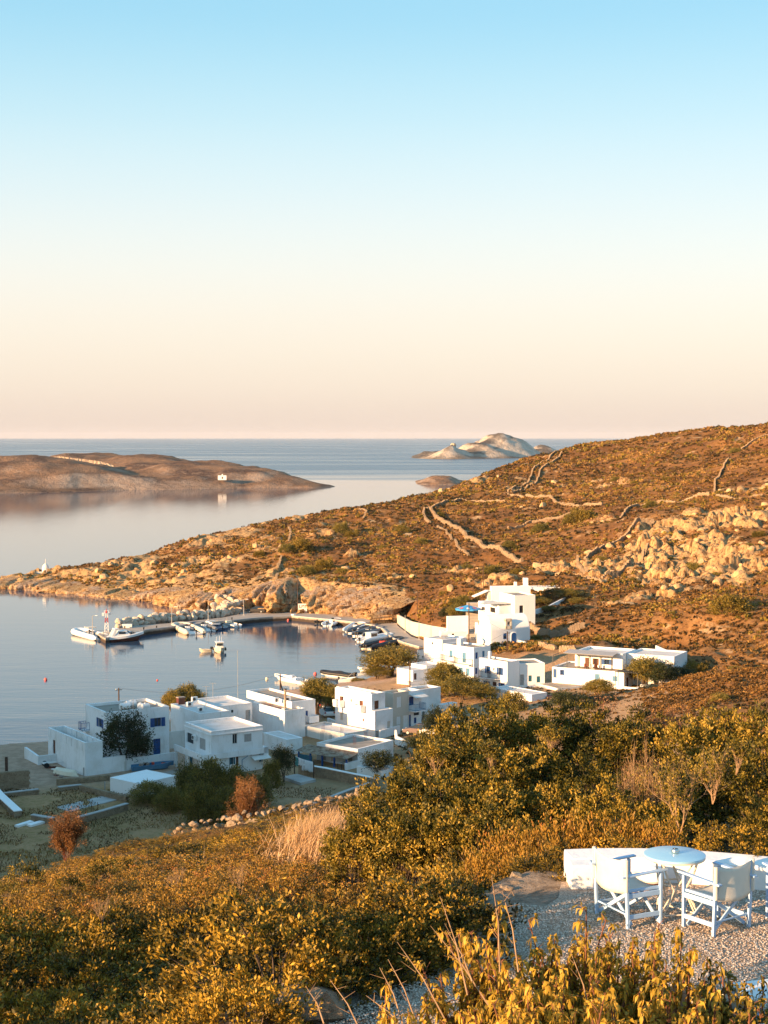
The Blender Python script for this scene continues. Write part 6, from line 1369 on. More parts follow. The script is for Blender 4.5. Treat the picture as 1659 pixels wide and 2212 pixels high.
for i, (dx, top, half, dep) in enumerate(OL):
    p = at_y(dx, top, dep); b = gzf(p.x, p.y); hgt = max(p.z - b, .6)
    rr_ = half * dep / F * 1.25; put('spray%d' % (i % 2), 'rust_shrub', p.x, p.y, p.z - rr_ * 1.5, rr_, rr_ * 1.5, 'orange-brown small-leaved shrub behind the low white wall, %s' % rank(i, OL, lambda q: 0), 'shrub', 'orange shrubs behind the low white wall')
tree('drybush', 1385, 1598, 62, 29, 'fuzzy dry golden dome-shaped bush in the middle of the green mass', 'dry_bush', 'bush'); tree('drybush', 640, 1800, 40, 36, 'grey-brown dry bush left of the straw grass', 'dry_bush', 'bush'); tree('drybush', 240, 1836, 62, 42, 'pale brown dry bush beyond the scrub at left', 'dry_bush', 'bush')
# bare pale shrubs standing out of the mass
def bare(label, dx, base, dep, hgt, seed, mat='pale_twig', spread=.8, name='bare_shrub', stemsn=5, r=.03, leaf_=None, depth=4):
    random.seed(seed); r *= .5; hgt *= .62 if leaf_ is None else 1; leaf_ = leaf_ or (('green_leaf', 1100, .06) if dep > 23 and dx > 900 else None); p = at_y(dx, base, dep); e = empty(name, tuple(p), 0, label, 'shrub')
    m = MB()
    for i in range(stemsn): twig_rec(m, Vector((0, 0, -.3)), Vector((rnd(-1, 1) * spread, rnd(-1, 1) * spread, 1.5)), hgt * .42, r * rnd(.7, 1), depth, .45, 3, 3, .62, .35)
    link('branches', twigs_mesh('branches', m, mat), e)
    if leaf_:
        pts = np.array([v for v in m.v[::7]]); pts = pts[pts[:, 2] > hgt * .15]; n = len(pts); idx = RNG.integers(0, n, leaf_[1]); c = pts[idx] + RNG.normal(size=(len(idx), 3)) * .05
        link('foliage', leafmesh('foliage', c, RNG.normal(size=c.shape) + [0, 0, .6], leaf_[2], leaf_[2] * .35, np.clip(RNG.normal(.5, .2, len(c)), 0, 1), leaf_[0]), e)
    return e
bare('bare pale-branched shrub, taller left one above the bushes at right', 1470, 1760, 24.6, 1.9, 3); bare('bare pale-branched shrub rising at the far right above the bushes', 1540, 1700, 26.5, 1.6, 5); bare('dead upright pale branches at the right end of the bush mass', 1590, 1640, 29, 1.0, 6)
bare('bare pale twigs topping the left shoulder of the tall bushes', 940, 1640, 29.5, .8, 8, r=.02); bare('bundle of dead upright twigs above the centre of the bush mass', 1190, 1600, 31, .9, 9, r=.02); bare('dead branches on the left flank of the big bush mass', 1060, 1640, 28.5, .9, 10, r=.018)
bare('bleached dead branches tangled in the scrub near the centre', 700, 2060, 17.8, .8, 12, spread=1.8, r=.014); bare('bleached forked twigs low in the scrub, left of the centre', 560, 2010, 18.8, .7, 13, spread=1.5, r=.013); bare('dead pale twigs over the dark hollow of the scrub', 830, 2020, 18.2, .6, 14, spread=1.6, r=.012)
bare('cluster of upright pale twigs in the left scrub', 220, 1960, 21.5, .8, 16, r=.012); bare('upright pale dead twigs in the rust shrubs', 380, 1900, 24, .8, 17, r=.013); bare('pale dead twigs standing at mid scrub', 520, 1900, 24, .9, 18, r=.013)
bare('reddish dead juniper with upright plumes beyond the stone wall', 532, 1795, 60, 2.1, 20, 'hull_brown', .28, 'dead_juniper', 9, .045, ('dead_rust_leaf', 15000, .055)); bare('bare forked branches leaning from the left of the dead juniper', 505, 1792, 59.5, 1.7, 22, 'pale_twig', .9, r=.025, depth=3)
bare('round orange-brown dry bush alone at the left beyond the scrub', 141, 1856, 57, 1.9, 24, 'hull_brown', .5, 'orange_bush', 11, .035, ('dead_rust_leaf', 20000, .055))
random.seed(77)
# bright herb at the left edge, straw grass, fallen dead branches, agave
me_, cc_ = crown(70, 14, .16, .075, 'green_leaf', spread=.14, lump=.5, up=.8); PROTO['herb'] = [('foliage', me_), ('branches', stems(cc_, 20, .02, 'pale_twig'))]
for a, b, c, d, l in [(55, 1885, 38, 24, 'bright yellow-green leafy plant at the left edge of the scrub'), (225, 1880, 30, 25, 'fresh green leafy plant left of the rust shrubs'), (15, 1915, 26, 23, 'yellow-green leaves cut by the left picture edge'), (150, 1905, 28, 24.5, 'light green weed between the two leafy plants')]:
    p = at_y(a, b - 24, d); put('herb', 'leafy_weed', p.x, p.y, p.z - .3, c * d / F, c * d / F, l, 'plant')
def grass(name, label, cx, base, dep, rx, ry, hgt, n, seed, mat='straw', lean=(.25, 0)):
    rg = np.random.default_rng(seed); p = at_y(cx, base, dep); x = p.x + rg.normal(size=n) * rx; y = p.y + rg.normal(size=n) * ry; z = ground(x, y, True)
    B = np.stack([x, y, z], 1); H_ = hgt * rg.uniform(.5, 1.15, n); d = np.stack([rg.normal(lean[0], .25, n), rg.normal(lean[1], .25, n), np.ones(n)], 1)
    a = B + d * (H_ * .5)[:, None]; t = B + d * H_[:, None] + np.stack([d[:, 0] * H_ * .3, d[:, 1] * H_ * .3, -H_ * .12], 1); s = np.stack([rg.normal(size=n), rg.normal(size=n), np.zeros(n)], 1); s /= np.linalg.norm(s, axis=1, keepdims=True); w = .007
    V = np.stack([B - s * w, B + s * w, a + s * w * .8, a - s * w * .8, t], 1).reshape(-1, 3); i = np.arange(n)[:, None] * 5
    Fq = np.concatenate([np.hstack([i, i + 1, i + 2]), np.hstack([i, i + 2, i + 3]), np.hstack([i + 3, i + 2, i + 4])])
    tag(link(name, np_mesh(name, V, Fq, M[mat], False, dict(v=np.repeat(rg.random(n), 5)))), label, 'grass', kind='stuff')
grass('straw_grass', 'pale straw grass tussock between the stone wall and the big bush', 690, 1848, 32, .42, .6, 1.05, 2600, 3)
grass('dry_grass_strip', 'thin dry grass stalks along the edge of the rust shrubs', 400, 1850, 30, 2.2, 1.2, .6, 250, 4)
rgx = np.random.default_rng(9)
n = 60000; x = rgx.uniform(-46, 14, n); y = rgx.uniform(128, 186, n); z, sd, rm, hl, td = ground(x, y, True, True)
ok = (fbm(x / 5, y / 5, 12, 3) > -.12) & (y < 176 - (x + 30) * .1 + 4 * (x > -15)) & (np.abs(x) < .26 * y) ; x, y, z = x[ok], y[ok], z[ok]; n = len(x)
C_ = np.stack([x, y, z], 1); me = leafmesh('field_grass', C_, RNG.normal(size=(n, 3)) * .5 + [0, 0, 1], RNG.uniform(.12, .32, n), .09, np.clip(RNG.normal(.35, .2, n) + fbm(x / 7, y / 7, 13, 3) * .5, 0, 1), 'heath')
tag(link('field_grass', me), 'short dry grass and weeds of the shaded field', 'grass', kind='stuff')
m = MB(); random.seed(41)
p = at_y(1330, 1560, 37)
for i in range(16): twig_rec(m, Vector((rnd(-1.6, 1.2), rnd(-.5, .5), rnd(-.35, .0))), Vector((rnd(.4, 1.4), rnd(-.4, .4), rnd(-.15, .2))), rnd(.3, .55), .018, 3, .5, 3, 3, .6, .05)
e = empty('brush_pile', tuple(p), 0, 'heap of felled reddish dead branches lying on top of the bushes', 'branches'); link('branches', twigs_mesh('branches', m, 'red_twig'), e)
link('foliage', leafmesh('foliage', np.array(m.v[::4]) + RNG.normal(size=(len(m.v[::4]), 3)) * .05, RNG.normal(size=(len(m.v[::4]), 3)), .05, .02, np.clip(RNG.normal(.4, .2, len(m.v[::4])), 0, 1), 'dry_leaf'), e)
random.seed(42)
for i, (x, y, r) in enumerate([(1400, 600, 1.5), (1445, 610, 1.7), (1370, 660, 1.2)]):
    q = at_z(*K('F', x, y), 3.6); e = empty('agave', tuple(q), rnd(0, 6), ['left agave with broad grey blades on the bank', 'largest agave rosette at the right of the alley', 'small agave below the two larger ones'][i], 'agave', 'agaves beside the stepped alley'); e.location.z = gz(q.x, q.y)
    m = MB()
    for k in range(20):
        a = 6.28 * k / 20 + rnd(-.1, .1); up = rnd(.5, 1.6); L_ = r * rnd(.8, 1.1); d = Vector((math.cos(a), math.sin(a), up)).normalized(); s = Vector((-math.sin(a), math.cos(a), 0)) * .12
        m.add([s * .8, -s * .8, d * L_ * .5 - s, d * L_ * .5 + s, d * L_ + Vector((0, 0, -.1))], [(0, 1, 2, 3), (3, 2, 4)])
    m.build('blades', M['agave_leaf'], e)
# ------------------------------------------------------------------ boats
def sta(u, s): return u
def hull_mesh(L, B, Hs, Hb, deep=.35, n=12, deck=.45, wall=.10, stern=.85, bowp=.55, rake=.12):
    """open hull: local x = bow direction (0..L centred), gunwale height Hs at the stern, Hb at the bow"""
    m = MB(); rows = []
    for i in range(n + 1):
        t = i / n; b = B / 2 * (stern + (1 - stern) * min(1, t * 3)) * (1 - max(0, (t - bowp) / (1 - bowp)) ** 2.0) if t < 1 else .02
        sh = Hs + (Hb - Hs) * t ** 1.8; x = -L / 2 + L * t; kz = -deep + (deep + .35 * Hb) * max(0, (t - .75) / .25) ** 2; xr = L * rake * max(0, (t - .8) / .2)
        rows.append([(x - xr, 0, kz), (x - xr * .6, b * .78, kz + (sh - kz) * .35), (x, b, sh), (x, max(b - wall, .012), sh + .015), (x - .04 * L * max(0, t - .85), max(b - wall - .05, .01), deck if deck < sh - .05 else sh - .05)])
    vs = []; fs = []
    for r in rows:
        for (x, y, z) in r: vs.append((x, y, z))
        for (x, y, z) in r: vs.append((x, -y, z))
    for i in range(n):
        a = i * 10; b = a + 10
        for k in range(4): fs.append((a + k, b + k, b + k + 1, a + k + 1)); fs.append((a + 5 + k, a + 6 + k, b + 6 + k, b + 5 + k))
        fs.append((a + 4, b + 4, b + 9, a + 9))
    fs.append((0, 1, 2, 3, 4, 9, 8, 7, 6, 5)); m.add(vs, fs); return m
def outboard(e, x, y, s=1.0, tilt=.0, mat='rubber_black'):
    m = MB(); m.box(-.28, .22, -.17, .17, .25, .62); m.box(-.12, .06, -.06, .06, -.55, .25); m.box(-.3, .1, -.09, .09, -.6, -.5); m.box(.04, .26, -.14, .14, -.1, .2)
    o = m.build('outboard_motor', M[mat], e, bevel=.03); o.location = (x, y, .55 * s); o.rotation_euler = (0, tilt, 0); o.scale = (s, s, s); return o
def boat_root(name, label, c, stern, bow, z=0, group=None, cat='boat'):
    a = at_z(*K(c, *stern), z + .25); b = at_z(*K(c, *bow), z + .25); L = (b - a).to_2d().length; ang = math.atan2(b.y - a.y, b.x - a.x); mid = (a + b) / 2
    return empty(name, (mid.x, mid.y, z), ang, label, cat, group), L
def small_fit(e, L, B, seats=2, mat='white_gloss'):
    for i in range(seats): x = -L * .22 + i * L * .3; MB().box(x - .15, x + .15, -B * .40, B * .40, .33, .38).build('bench', M[mat], e)
def rib(label, c, stern, bow, tube='rubber_grey', hull='white_gloss', eng=1, console=True, group='rigid inflatable boats moored to the quay', L=None, w=.38, cover=None, cmat='white_gloss', frame=False, tilt=.0):
    e, l = boat_root('inflatable_boat', label, c, stern, bow, 0, group); L = L or l; B = L * w; r = .055 * L * .8
    hull_mesh(L * .96, B * .86, .38, .55, .25, deck=.22).build('hull', M[hull], e, True)
    pts = []; n = 9
    for i in range(n): t = i / (n - 1); pts.append((-L / 2 + L * .72 * t, -B / 2 + r, .45 + .02 * i))
    for i in range(1, 12):
        a = -math.pi / 2 + math.pi * i / 12; pts.append((L * .22 + (L * .28 - r) * math.cos(a) ** .8 if math.cos(a) > 0 else L * .22, (B / 2 - r) * math.sin(a), .62 + .12 * math.cos(a)))
    for i in range(n): t = 1 - i / (n - 1); pts.append((-L / 2 + L * .72 * t, B / 2 - r, .45 + .02 * (n - 1 - i)))
    rad = [r] * len(pts); rad[0] = rad[-1] = r * .35
    m = MB(); m.tube(pts, rad, 10); m.build('tube', M[tube], e, True)
    if console:
        m = MB(); m.box(-.35, .35, -.4, .4, .2, 1.05); m.build('console', M[cmat], e, bevel=.08, loc=(0, 0, 0)); m = MB(); m.add([(.3, -.38, 1.04), (.3, .38, 1.04), (.05, .3, 1.5), (.05, -.3, 1.5), (.33, -.38, 1.04), (.33, .38, 1.04), (.08, .3, 1.5), (.08, -.3, 1.5)], [(0, 1, 2, 3), (7, 6, 5, 4), (0, 4, 5, 1), (1, 5, 6, 2), (2, 6, 7, 3), (3, 7, 4, 0)]); m.build('windscreen', M['glass_dark'], e)
        m = MB(); m.box(-1.25, -.7, -.38, .38, .2, .75); m.box(-1.3, -1.18, -.38, .38, .75, 1.15); m.build('seat', M[cmat], e, bevel=.05)
    if frame:
        m = MB(); x = -L * .38
        m.tube([(x, -B * .36, .5), (x - .1, -B * .34, 1.9), (x - .1, B * .34, 1.9), (x, B * .36, .5)], .045, 5); m.build('roll_bar', M['galvanised'], e)
    if cover: m = MB(); m.add([(-L * .3, -B * .42, .62), (L * .3, -B * .3, .72), (L * .3, B * .3, .72), (-L * .3, B * .42, .62), (-L * .1, 0, 1.15), (L * .2, 0, 1.0)], [(0, 1, 5, 4), (1, 2, 5), (2, 3, 4, 5), (3, 0, 4)]); m.build('cover', M[cover], e)
    for i in range(eng): outboard(e, -L / 2 - .05, (i - (eng - 1) / 2) * .55, .9, tilt)
    return e
def skiff(label, c, stern, bow, hull='white_gloss', inner='white_gloss', eng=1, w=.30, group='small open boats', extra=None, name='open_boat', Hs=.5, Hb=.85):
    e, L = boat_root(name, label, c, stern, bow, 0, group); B = L * w
    hull_mesh(L, B, Hs, Hb).build('hull', M[hull], e, True); small_fit(e, L, B, 2, inner)
    m = MB(); rr = []
    if eng: outboard(e, -L / 2 - .1, 0, .8, .5)
    return e, L, B
# two boats at the pier head
e = rib('large white rigid inflatable with arch and canopy, leftmost at the pier head', 'I', (325, 345), (100, 290), 'white_gloss', 'white_gloss', 1, True, None, None, .32, frame=True)
L_ = 8; m = MB(); m.tube([(-1.6, -1.0, .8), (-1.4, -.9, 2.1), (-1.4, .9, 2.1), (-1.6, 1.0, .8)], .06, 6); m.tube([(.6, -1.0, .8), (.4, -.9, 2.15), (.4, .9, 2.15), (.6, 1.0, .8)], .05, 6); m.build('canopy_frame', M['white_gloss'], e); MB().box(-1.5, .5, -1.0, 1.0, 2.12, 2.2).build('canopy', M['cream_gloss'], e, bevel=.05); MB().box(-.9, .1, -.8, .8, .5, 1.3).build('cabin', M['rubber_grey'], e, bevel=.1)
e, L = boat_root('motor_yacht', 'white motor yacht with dark red-brown hull at the pier head', 'I', (352, 360), (655, 343), 0, None, 'yacht'); B = L * .34
hull_mesh(L, B, 1.0, 1.75, .5, 16, .9, .14, .92, .45, .1).build('hull', M['hull_brown'], e, True)
def deckhouse(prof, ww, name, mat, e, taper=.8, bev=.05):
    m = MB(); n = len(prof); m.add([(x, -ww(x, z), z) for x, z in prof] + [(x, ww(x, z), z) for x, z in prof], [tuple(range(n)), tuple(range(2 * n - 1, n - 1, -1))] + [(i, i + n, (i + 1) % n + n, (i + 1) % n) for i in range(n)]); return m.build(name, M[mat], e, bevel=bev)
bw = lambda x, z: max(.12, B / 2 * (1 - max(0, (x / L + .05)) ** 1.6 * 2.6) - .02)
sp = [(-L / 2 + .05, .62), (-L / 2 + .05, 1.05), (-L * .1, 1.25), (L * .25, 1.62), (L * .47, 1.82), (L * .485, 1.74), (L * .25, 1.2), (-L * .1, .8)]
m = MB()
rows = []
for i in range(17):
    t = i / 16; x = -L / 2 + L * t; b = B / 2 * (.92 + .08 * min(1, t * 3)) * (1 - max(0, (t - .45) / .55) ** 2) + .025; sh = 1.0 + .75 * t ** 1.8
    rows.append((x, max(b, .03), sh))
vs = [];
for (x, b, s) in rows: vs += [(x, b, s - .42), (x, b + .02, s + .06), (x, b * .82, s + .14), (x, -b * .82, s + .14), (x, -b - .02, s + .06), (x, -b, s - .42)]
fs = [(i * 6 + k, (i + 1) * 6 + k, (i + 1) * 6 + k + 1, i * 6 + k + 1) for i in range(16) for k in range(5)]
m.add(vs, fs); m.build('topsides', M['white_gloss'], e, True)
m = MB(); w0 = B * .38
m.add([(-L * .34, -w0, 1.1), (L * .12, -w0 * .9, 1.3), (L * .30, -w0 * .5, 1.6), (L * .30, w0 * .5, 1.6), (L * .12, w0 * .9, 1.3), (-L * .34, w0, 1.1), (-L * .22, -w0 * .85, 2.35), (L * .0, -w0 * .75, 2.35), (L * .05, -w0 * .4, 2.3), (L * .05, w0 * .4, 2.3), (L * .0, w0 * .75, 2.35), (-L * .22, w0 * .85, 2.35)],
      [(0, 1, 7, 6), (1, 2, 8, 7), (2, 3, 9, 8), (3, 4, 10, 9), (4, 5, 11, 10), (5, 0, 6, 11), (6, 7, 8, 9, 10, 11)]); cb = m.build('cabin', M['white_gloss'], e, bevel=.05)
m = MB(); m.add([(L * .115, -w0 * .86, 1.42), (L * .275, -w0 * .5, 1.66), (L * .275, w0 * .5, 1.66), (L * .115, w0 * .86, 1.42), (L * .01, -w0 * .76, 2.24), (L * .062, -w0 * .42, 2.24), (L * .062, w0 * .42, 2.24), (L * .01, w0 * .76, 2.24)], [(0, 1, 5, 4), (1, 2, 6, 5), (2, 3, 7, 6)]); o = m.build('windscreen', M['glass_dark'], e, loc=(.03, 0, .02))
m = MB(); m.box(-L * .2, -L * .02, -w0 * .93 - .02, -w0 * .86, 1.65, 2.1); m.build('side_window', M['glass_dark'], e); m = MB(); m.box(-L * .2, -L * .02, w0 * .86, w0 * .93 + .02, 1.65, 2.1); m.build('side_window', M['glass_dark'], e)
m = MB(); m.add([(-L * .42, -w0, 1.0), (-L * .30, -w0, 2.75), (-L * .22, -w0, 2.75), (-L * .34, -w0, 1.0), (-L * .42, -w0 + .12, 1.0), (-L * .30, -w0 + .12, 2.75), (-L * .22, -w0 + .12, 2.75), (-L * .34, -w0 + .12, 1.0)], [(0, 3, 2, 1), (4, 5, 6, 7), (0, 1, 5, 4), (1, 2, 6, 5), (2, 3, 7, 6), (3, 0, 4, 7)]); m.box(-L * .31, -L * .2, -w0, w0, 2.66, 2.78); m.add([(-L * .42, w0, 1.0), (-L * .30, w0, 2.75), (-L * .22, w0, 2.75), (-L * .34, w0, 1.0), (-L * .42, w0 - .12, 1.0), (-L * .30, w0 - .12, 2.75), (-L * .22, w0 - .12, 2.75), (-L * .34, w0 - .12, 1.0)], [(0, 1, 2, 3), (7, 6, 5, 4), (1, 0, 4, 5), (2, 1, 5, 6), (3, 2, 6, 7), (0, 3, 7, 4)]); m.build('radar_arch', M['white_gloss'], e)
m = MB()
for s in (-1, 1):
    for i in range(6): x = L * (.1 + .36 * i / 5); bb = bw(x, 0) * .8 * s; m.tube([(x, bb, 1.4 + .4 * i / 5), (x, bb, 1.95 + .3 * i / 5)], .015, 4)
m.build('handrail', M['galvanised'], e)
# at the pier
rib('pale grey inflatable nearest the pier head side of the moored row', 'I', (1085, 300), (935, 240), 'cream_gloss', 'white_gloss', 1, True, w=.36)
rib('dark blue tubed inflatable second in the pier row', 'I', (1110, 275), (990, 235), 'rubber_grey', 'white_gloss', 1, True, w=.36)
rib('grey inflatable with tilted motor in the middle of the pier row', 'I', (1205, 275), (1075, 232), 'rubber_grey', 'white_gloss', 1, True, w=.36, tilt=.5)
e, L, B = skiff('blue-hulled runabout with white cuddy cabin in the pier row', 'I', (1300, 262), (1170, 225), 'hull_blue', w=.36, Hs=.7, Hb=1.1, group='boats moored along the pier')
MB().box(-L * .1, L * .3, -B * .32, B * .32, .7, 1.35).build('cabin', M['white_gloss'], e, bevel=.15); MB().box(-L * .12, L * .1, -B * .3, B * .3, 1.35, 1.5).build('windscreen', M['glass_dark'], e, bevel=.04)
e, L, B = skiff('small white motorboat with windscreen at the right end of the pier row', 'I', (1425, 240), (1280, 215), 'white_gloss', w=.36, Hs=.6, Hb=.95, group='boats moored along the pier')
MB().box(-.1, .9, -B * .3, B * .3, .6, 1.15).build('console', M['cream_gloss'], e, bevel=.1); m = MB(); m.tube([(-.4, -B * .35, .6), (-.4, -B * .3, 1.9), (-.4, B * .3, 1.9), (-.4, B * .35, .6)], .04, 5); m.build('canopy_frame', M['galvanised'], e)
# cabin boat at its mooring with its tender
e, L = boat_root('fishing_boat', 'cream cabin boat lying at its mooring in mid harbour, bow towards the village', 'I', (1262, 405), (1285, 478), 0, None); L = 5.6; B = 2.3
e.rotation_euler = (0, 0, math.radians(-78))
hull_mesh(L, B, .75, 1.25, .3, 14, .55).build('hull', M['cream_gloss'], e, True); MB().box(-.9, .6, -.72, .72, .7, 2.0).build('cabin', M['white_gloss'], e, bevel=.08)
m = MB(); m.box(.605, .62, -.62, .62, 1.3, 1.85); m.build('windscreen', M['glass_dark'], e); m = MB(); m.box(-.8, .5, -.735, -.722, 1.3, 1.85); m.box(-.8, .5, .722, .735, 1.3, 1.85); m.build('side_window', M['glass_dark'], e)
m = MB(); m.box(-1.1, .8, -.85, .85, 2.0, 2.08); m.tube([(0, 0, 2.0), (0, 0, 3.3)], .03, 5); m.tube([(-.8, -.5, 2.0), (-.8, -.5, 3.0)], .015, 4); m.tube([(-.8, .5, 2.0), (-.8, .5, 3.0)], .015, 4); m.build('roof', M['white_gloss'], e)
m = MB(); m.tube([(2.5, -.2, 1.2), (2.4, -.3, 1.65), (1.2, -.95, 1.5), (.3, -1.1, 1.4)], .02, 4); m.tube([(2.5, .2, 1.2), (2.4, .3, 1.65), (1.2, .95, 1.5), (.3, 1.1, 1.4)], .02, 4); m.build('handrail', M['galvanised'], e)
for (x, y) in ((-.2, -1.22), (-1.6, -1.2), (-.5, 1.25), (.9, 1.15)): MB().lathe([(.05, 0), (.16, .1), (.16, .45), (.05, .55)], (x, y, .35), 8).build('fender', M['rubber_black'], e)
rib('small grey tender tied behind the cabin boat', 'I', (1205, 440), (1108, 445), 'cream_gloss', 'cream_gloss', 1, False, group=None, w=.42)
# inner quay
e, L, B = skiff('little white cuddy boat tied at the back of the harbour', 'H', (392, 325), (345, 318), 'white_gloss', w=.6, Hs=.6, Hb=.9, eng=0); MB().box(-.5, .5, -.4, .4, .5, 1.3).build('cabin', M['white_gloss'], e, bevel=.1)
rib('black inflatable dinghy at the back of the harbour', 'H', (590, 362), (662, 340), 'rubber_black', 'rubber_black', 1, False, w=.4); rib('white inflatable beside the black dinghy with tilted engine', 'H', (680, 385), (785, 345), 'white_gloss', 'white_gloss', 1, True, w=.38, tilt=.5)
rib('white inflatable highest in the cluster by the quay bend', 'H', (900, 440), (1000, 385), 'white_gloss', 'white_gloss', 2, True, w=.38); rib('inflatable with black cover in the cluster by the quay bend', 'H', (925, 455), (1125, 395), 'rubber_grey', 'white_gloss', 1, False, w=.34, cover='rubber_black')
rib('dark inflatable with grey cover in the middle of the quay-bend cluster', 'H', (960, 480), (1200, 425), 'rubber_grey', 'white_gloss', 2, True, w=.32, cover='rubber_black')
e = rib('white cabin inflatable with dark windows by the quay bend', 'H', (985, 535), (1290, 490), 'white_gloss', 'white_gloss', 1, False, w=.30)
MB().box(-2.6, -.2, -.75, .75, .5, 1.75).build('cabin', M['white_gloss'], e, bevel=.2); MB().box(-2.3, -.5, -.77, .77, 1.0, 1.6).build('side_window', M['glass_dark'], e, bevel=.05); MB().box(-2.7, .1, -.8, .8, 1.75, 1.85).build('canopy', M['white_gloss'], e, bevel=.05)
e = rib('large black-tubed inflatable with red seats nearest in the cluster', 'H', (1040, 600), (1385, 530), 'rubber_black', 'cream_gloss', 2, True, w=.28, cmat='red_paint')
rib('black inflatable tied past the quay bend at right', 'H', (1455, 585), (1540, 590), 'rubber_black', 'rubber_black', 0, False, w=.4)
e, L, B = skiff('long white open boat with outboard moored off the houses', 'H', (515, 925), (192, 870), 'white_gloss', w=.27, Hs=.55, Hb=.95); MB().box(-.5, .2, -.4, .4, .4, 1.2).build('console', M['white_gloss'], e, bevel=.1); MB().box(-2.0, -1.2, -B * .35, B * .35, .45, .9).build('seat', M['cloth_white'], e, bevel=.1)
rib('black and white speedboat with covered stern moored off the houses', 'H', (940, 865), (618, 838), 'rubber_black', 'white_gloss', 2, False, w=.26, cover='rubber_black', group=None)
e, L, B = skiff('small white boat with folded frame beside the roof edge', 'H', (790, 900), (965, 895), 'white_gloss', w=.34); m = MB(); m.tube([(-.6, -.5, .5), (.6, -.5, 1.5), (1.2, -.4, .9)], .04, 5); m.build('frame', M['galvanised'], e)
e, L, B = skiff('white wooden boat behind the large golden tamarisk', 'H', (1135, 805), (968, 800), 'white_gloss', w=.34)
for i, (c, x, y, mt, l) in enumerate([('H', 120, 890, 'cream_gloss', 'cream mooring buoy floating left of the long white boat'), ('H', 572, 842, 'pink_plastic', 'pink mooring buoy left of the black speedboat'), ('H', 318, 340, 'pink_plastic', 'pink buoy at the back of the harbour'), ('A', 82, 77, 'pink_plastic', 'pink-red buoy alone in the bay at left'), ('A', 1298, 82, 'orange_plastic', 'tiny orange buoy right of the pink one in the bay')]):
    p = at_z(*K(c, x, y), 0); e = empty('buoy', (p.x, p.y, -.12), 0, l, 'buoy'); s = .30 if i < 4 else .18
    MB().lathe([(s * .3, -.1), (s * .9, .05), (s, s * .9), (s * .75, s * 1.5), (s * .2, s * 1.8)], (0, 0, 0), 12).build('float', M[mt], e, True); m = MB(); m.tube([(-.05, 0, s * 1.75), (-.05, 0, s * 2.1), (.05, 0, s * 2.1), (.05, 0, s * 1.75)], .012, 4); m.build('ring', M['iron_grey'], e)
# boats on land
e = empty('upturned_boat', tuple(at_z(*K('J', 885, 490), 2.15)), math.radians(-35), 'cream upturned dinghy lying beside the white parapet wall', 'boat'); o = hull_mesh(3.8, 1.5, .5, .6, .15).build('hull', M['cream_gloss'], e, True); o.rotation_euler = (math.pi, 0, 0); o.location = (0, 0, .5)
e = empty('blue_boat', tuple(at_z(*K('A', 1250, 1055), 2.0)), math.radians(18), 'old blue wooden boat full of junk in the shaded courtyard', 'boat'); hull_mesh(5.2, 1.7, .7, 1.0, .1).build('hull', M['light_blue_paint'], e, True)
for i in range(7): m = MB(); block_stone(m, (rnd(-1.8, 1.6), rnd(-.4, .4), .75), Vector((rnd(-1, 1), rnd(-1, 1), 0)), .8, .3, .25, .3); m.build('junk', M[random.choice(['hull_brown', 'orange_plastic', 'pole_wood', 'roof_concrete'])], e)
e = empty('boat_trailer', tuple(at_z(*K('J', 680, 395), 2.1)), .4, 'white boat trailer with black wheel beside the parapeted house', 'trailer'); m = MB(); m.bar((-1.2, 0, .5), (1.4, 0, .5), .1); m.bar((-.8, -.6, .5), (-.8, .6, .5), .1); m.bar((-1.2, -.4, .55), (.6, -.1, .55), .12); m.bar((-1.2, .4, .55), (.6, .1, .55), .12); m.build('chassis', M['white_gloss'], e)
for s in (-.7, .7): MB().lathe([(.3, -.08), (.34, 0), (.3, .08)], (0, 0, 0), 14).build('wheel', M['tyre'], e, loc=(-.8, s, .34), rot=(math.pi / 2, 0, 0))
p = at_z(*K('A', 890, 1040), 2.0); e = empty('bin', tuple(p), .6, 'teal plastic bin standing by the courtyard side wall', 'bin'); MB().add([(-.5, -.4, 0), (.5, -.4, 0), (.5, .4, 0), (-.5, .4, 0), (-.65, -.5, 1.1), (.65, -.5, 1.1), (.65, .5, 1.1), (-.65, .5, 1.1)], [(0, 3, 2, 1), (4, 5, 6, 7), (0, 1, 5, 4), (1, 2, 6, 5), (2, 3, 7, 6), (3, 0, 4, 7)]).build('body', M['cloth_teal'], e); MB().box(-.68, .68, -.53, .53, 1.101, 1.18).build('lid', M['cloth_teal'], e)
for i in range(12):
    p = at_z(*K('J', rnd(600, 900), rnd(400, 560)), 2.1); m = MB(); block_stone(m, (0, 0, .12), Vector((rnd(-1, 1), rnd(-1, 1), 0)), rnd(.3, 1.3), rnd(.1, .4), rnd(.08, .25), .3)
    tag(m.build('scrap', M[random.choice(['pole_wood', 'roof_concrete', 'whitewash_old', 'hull_brown'])], loc=tuple(p)), 'scrap plank or block lying in the dirt beside the parapeted house', 'scrap', 'scrap lying beside the parapeted house')
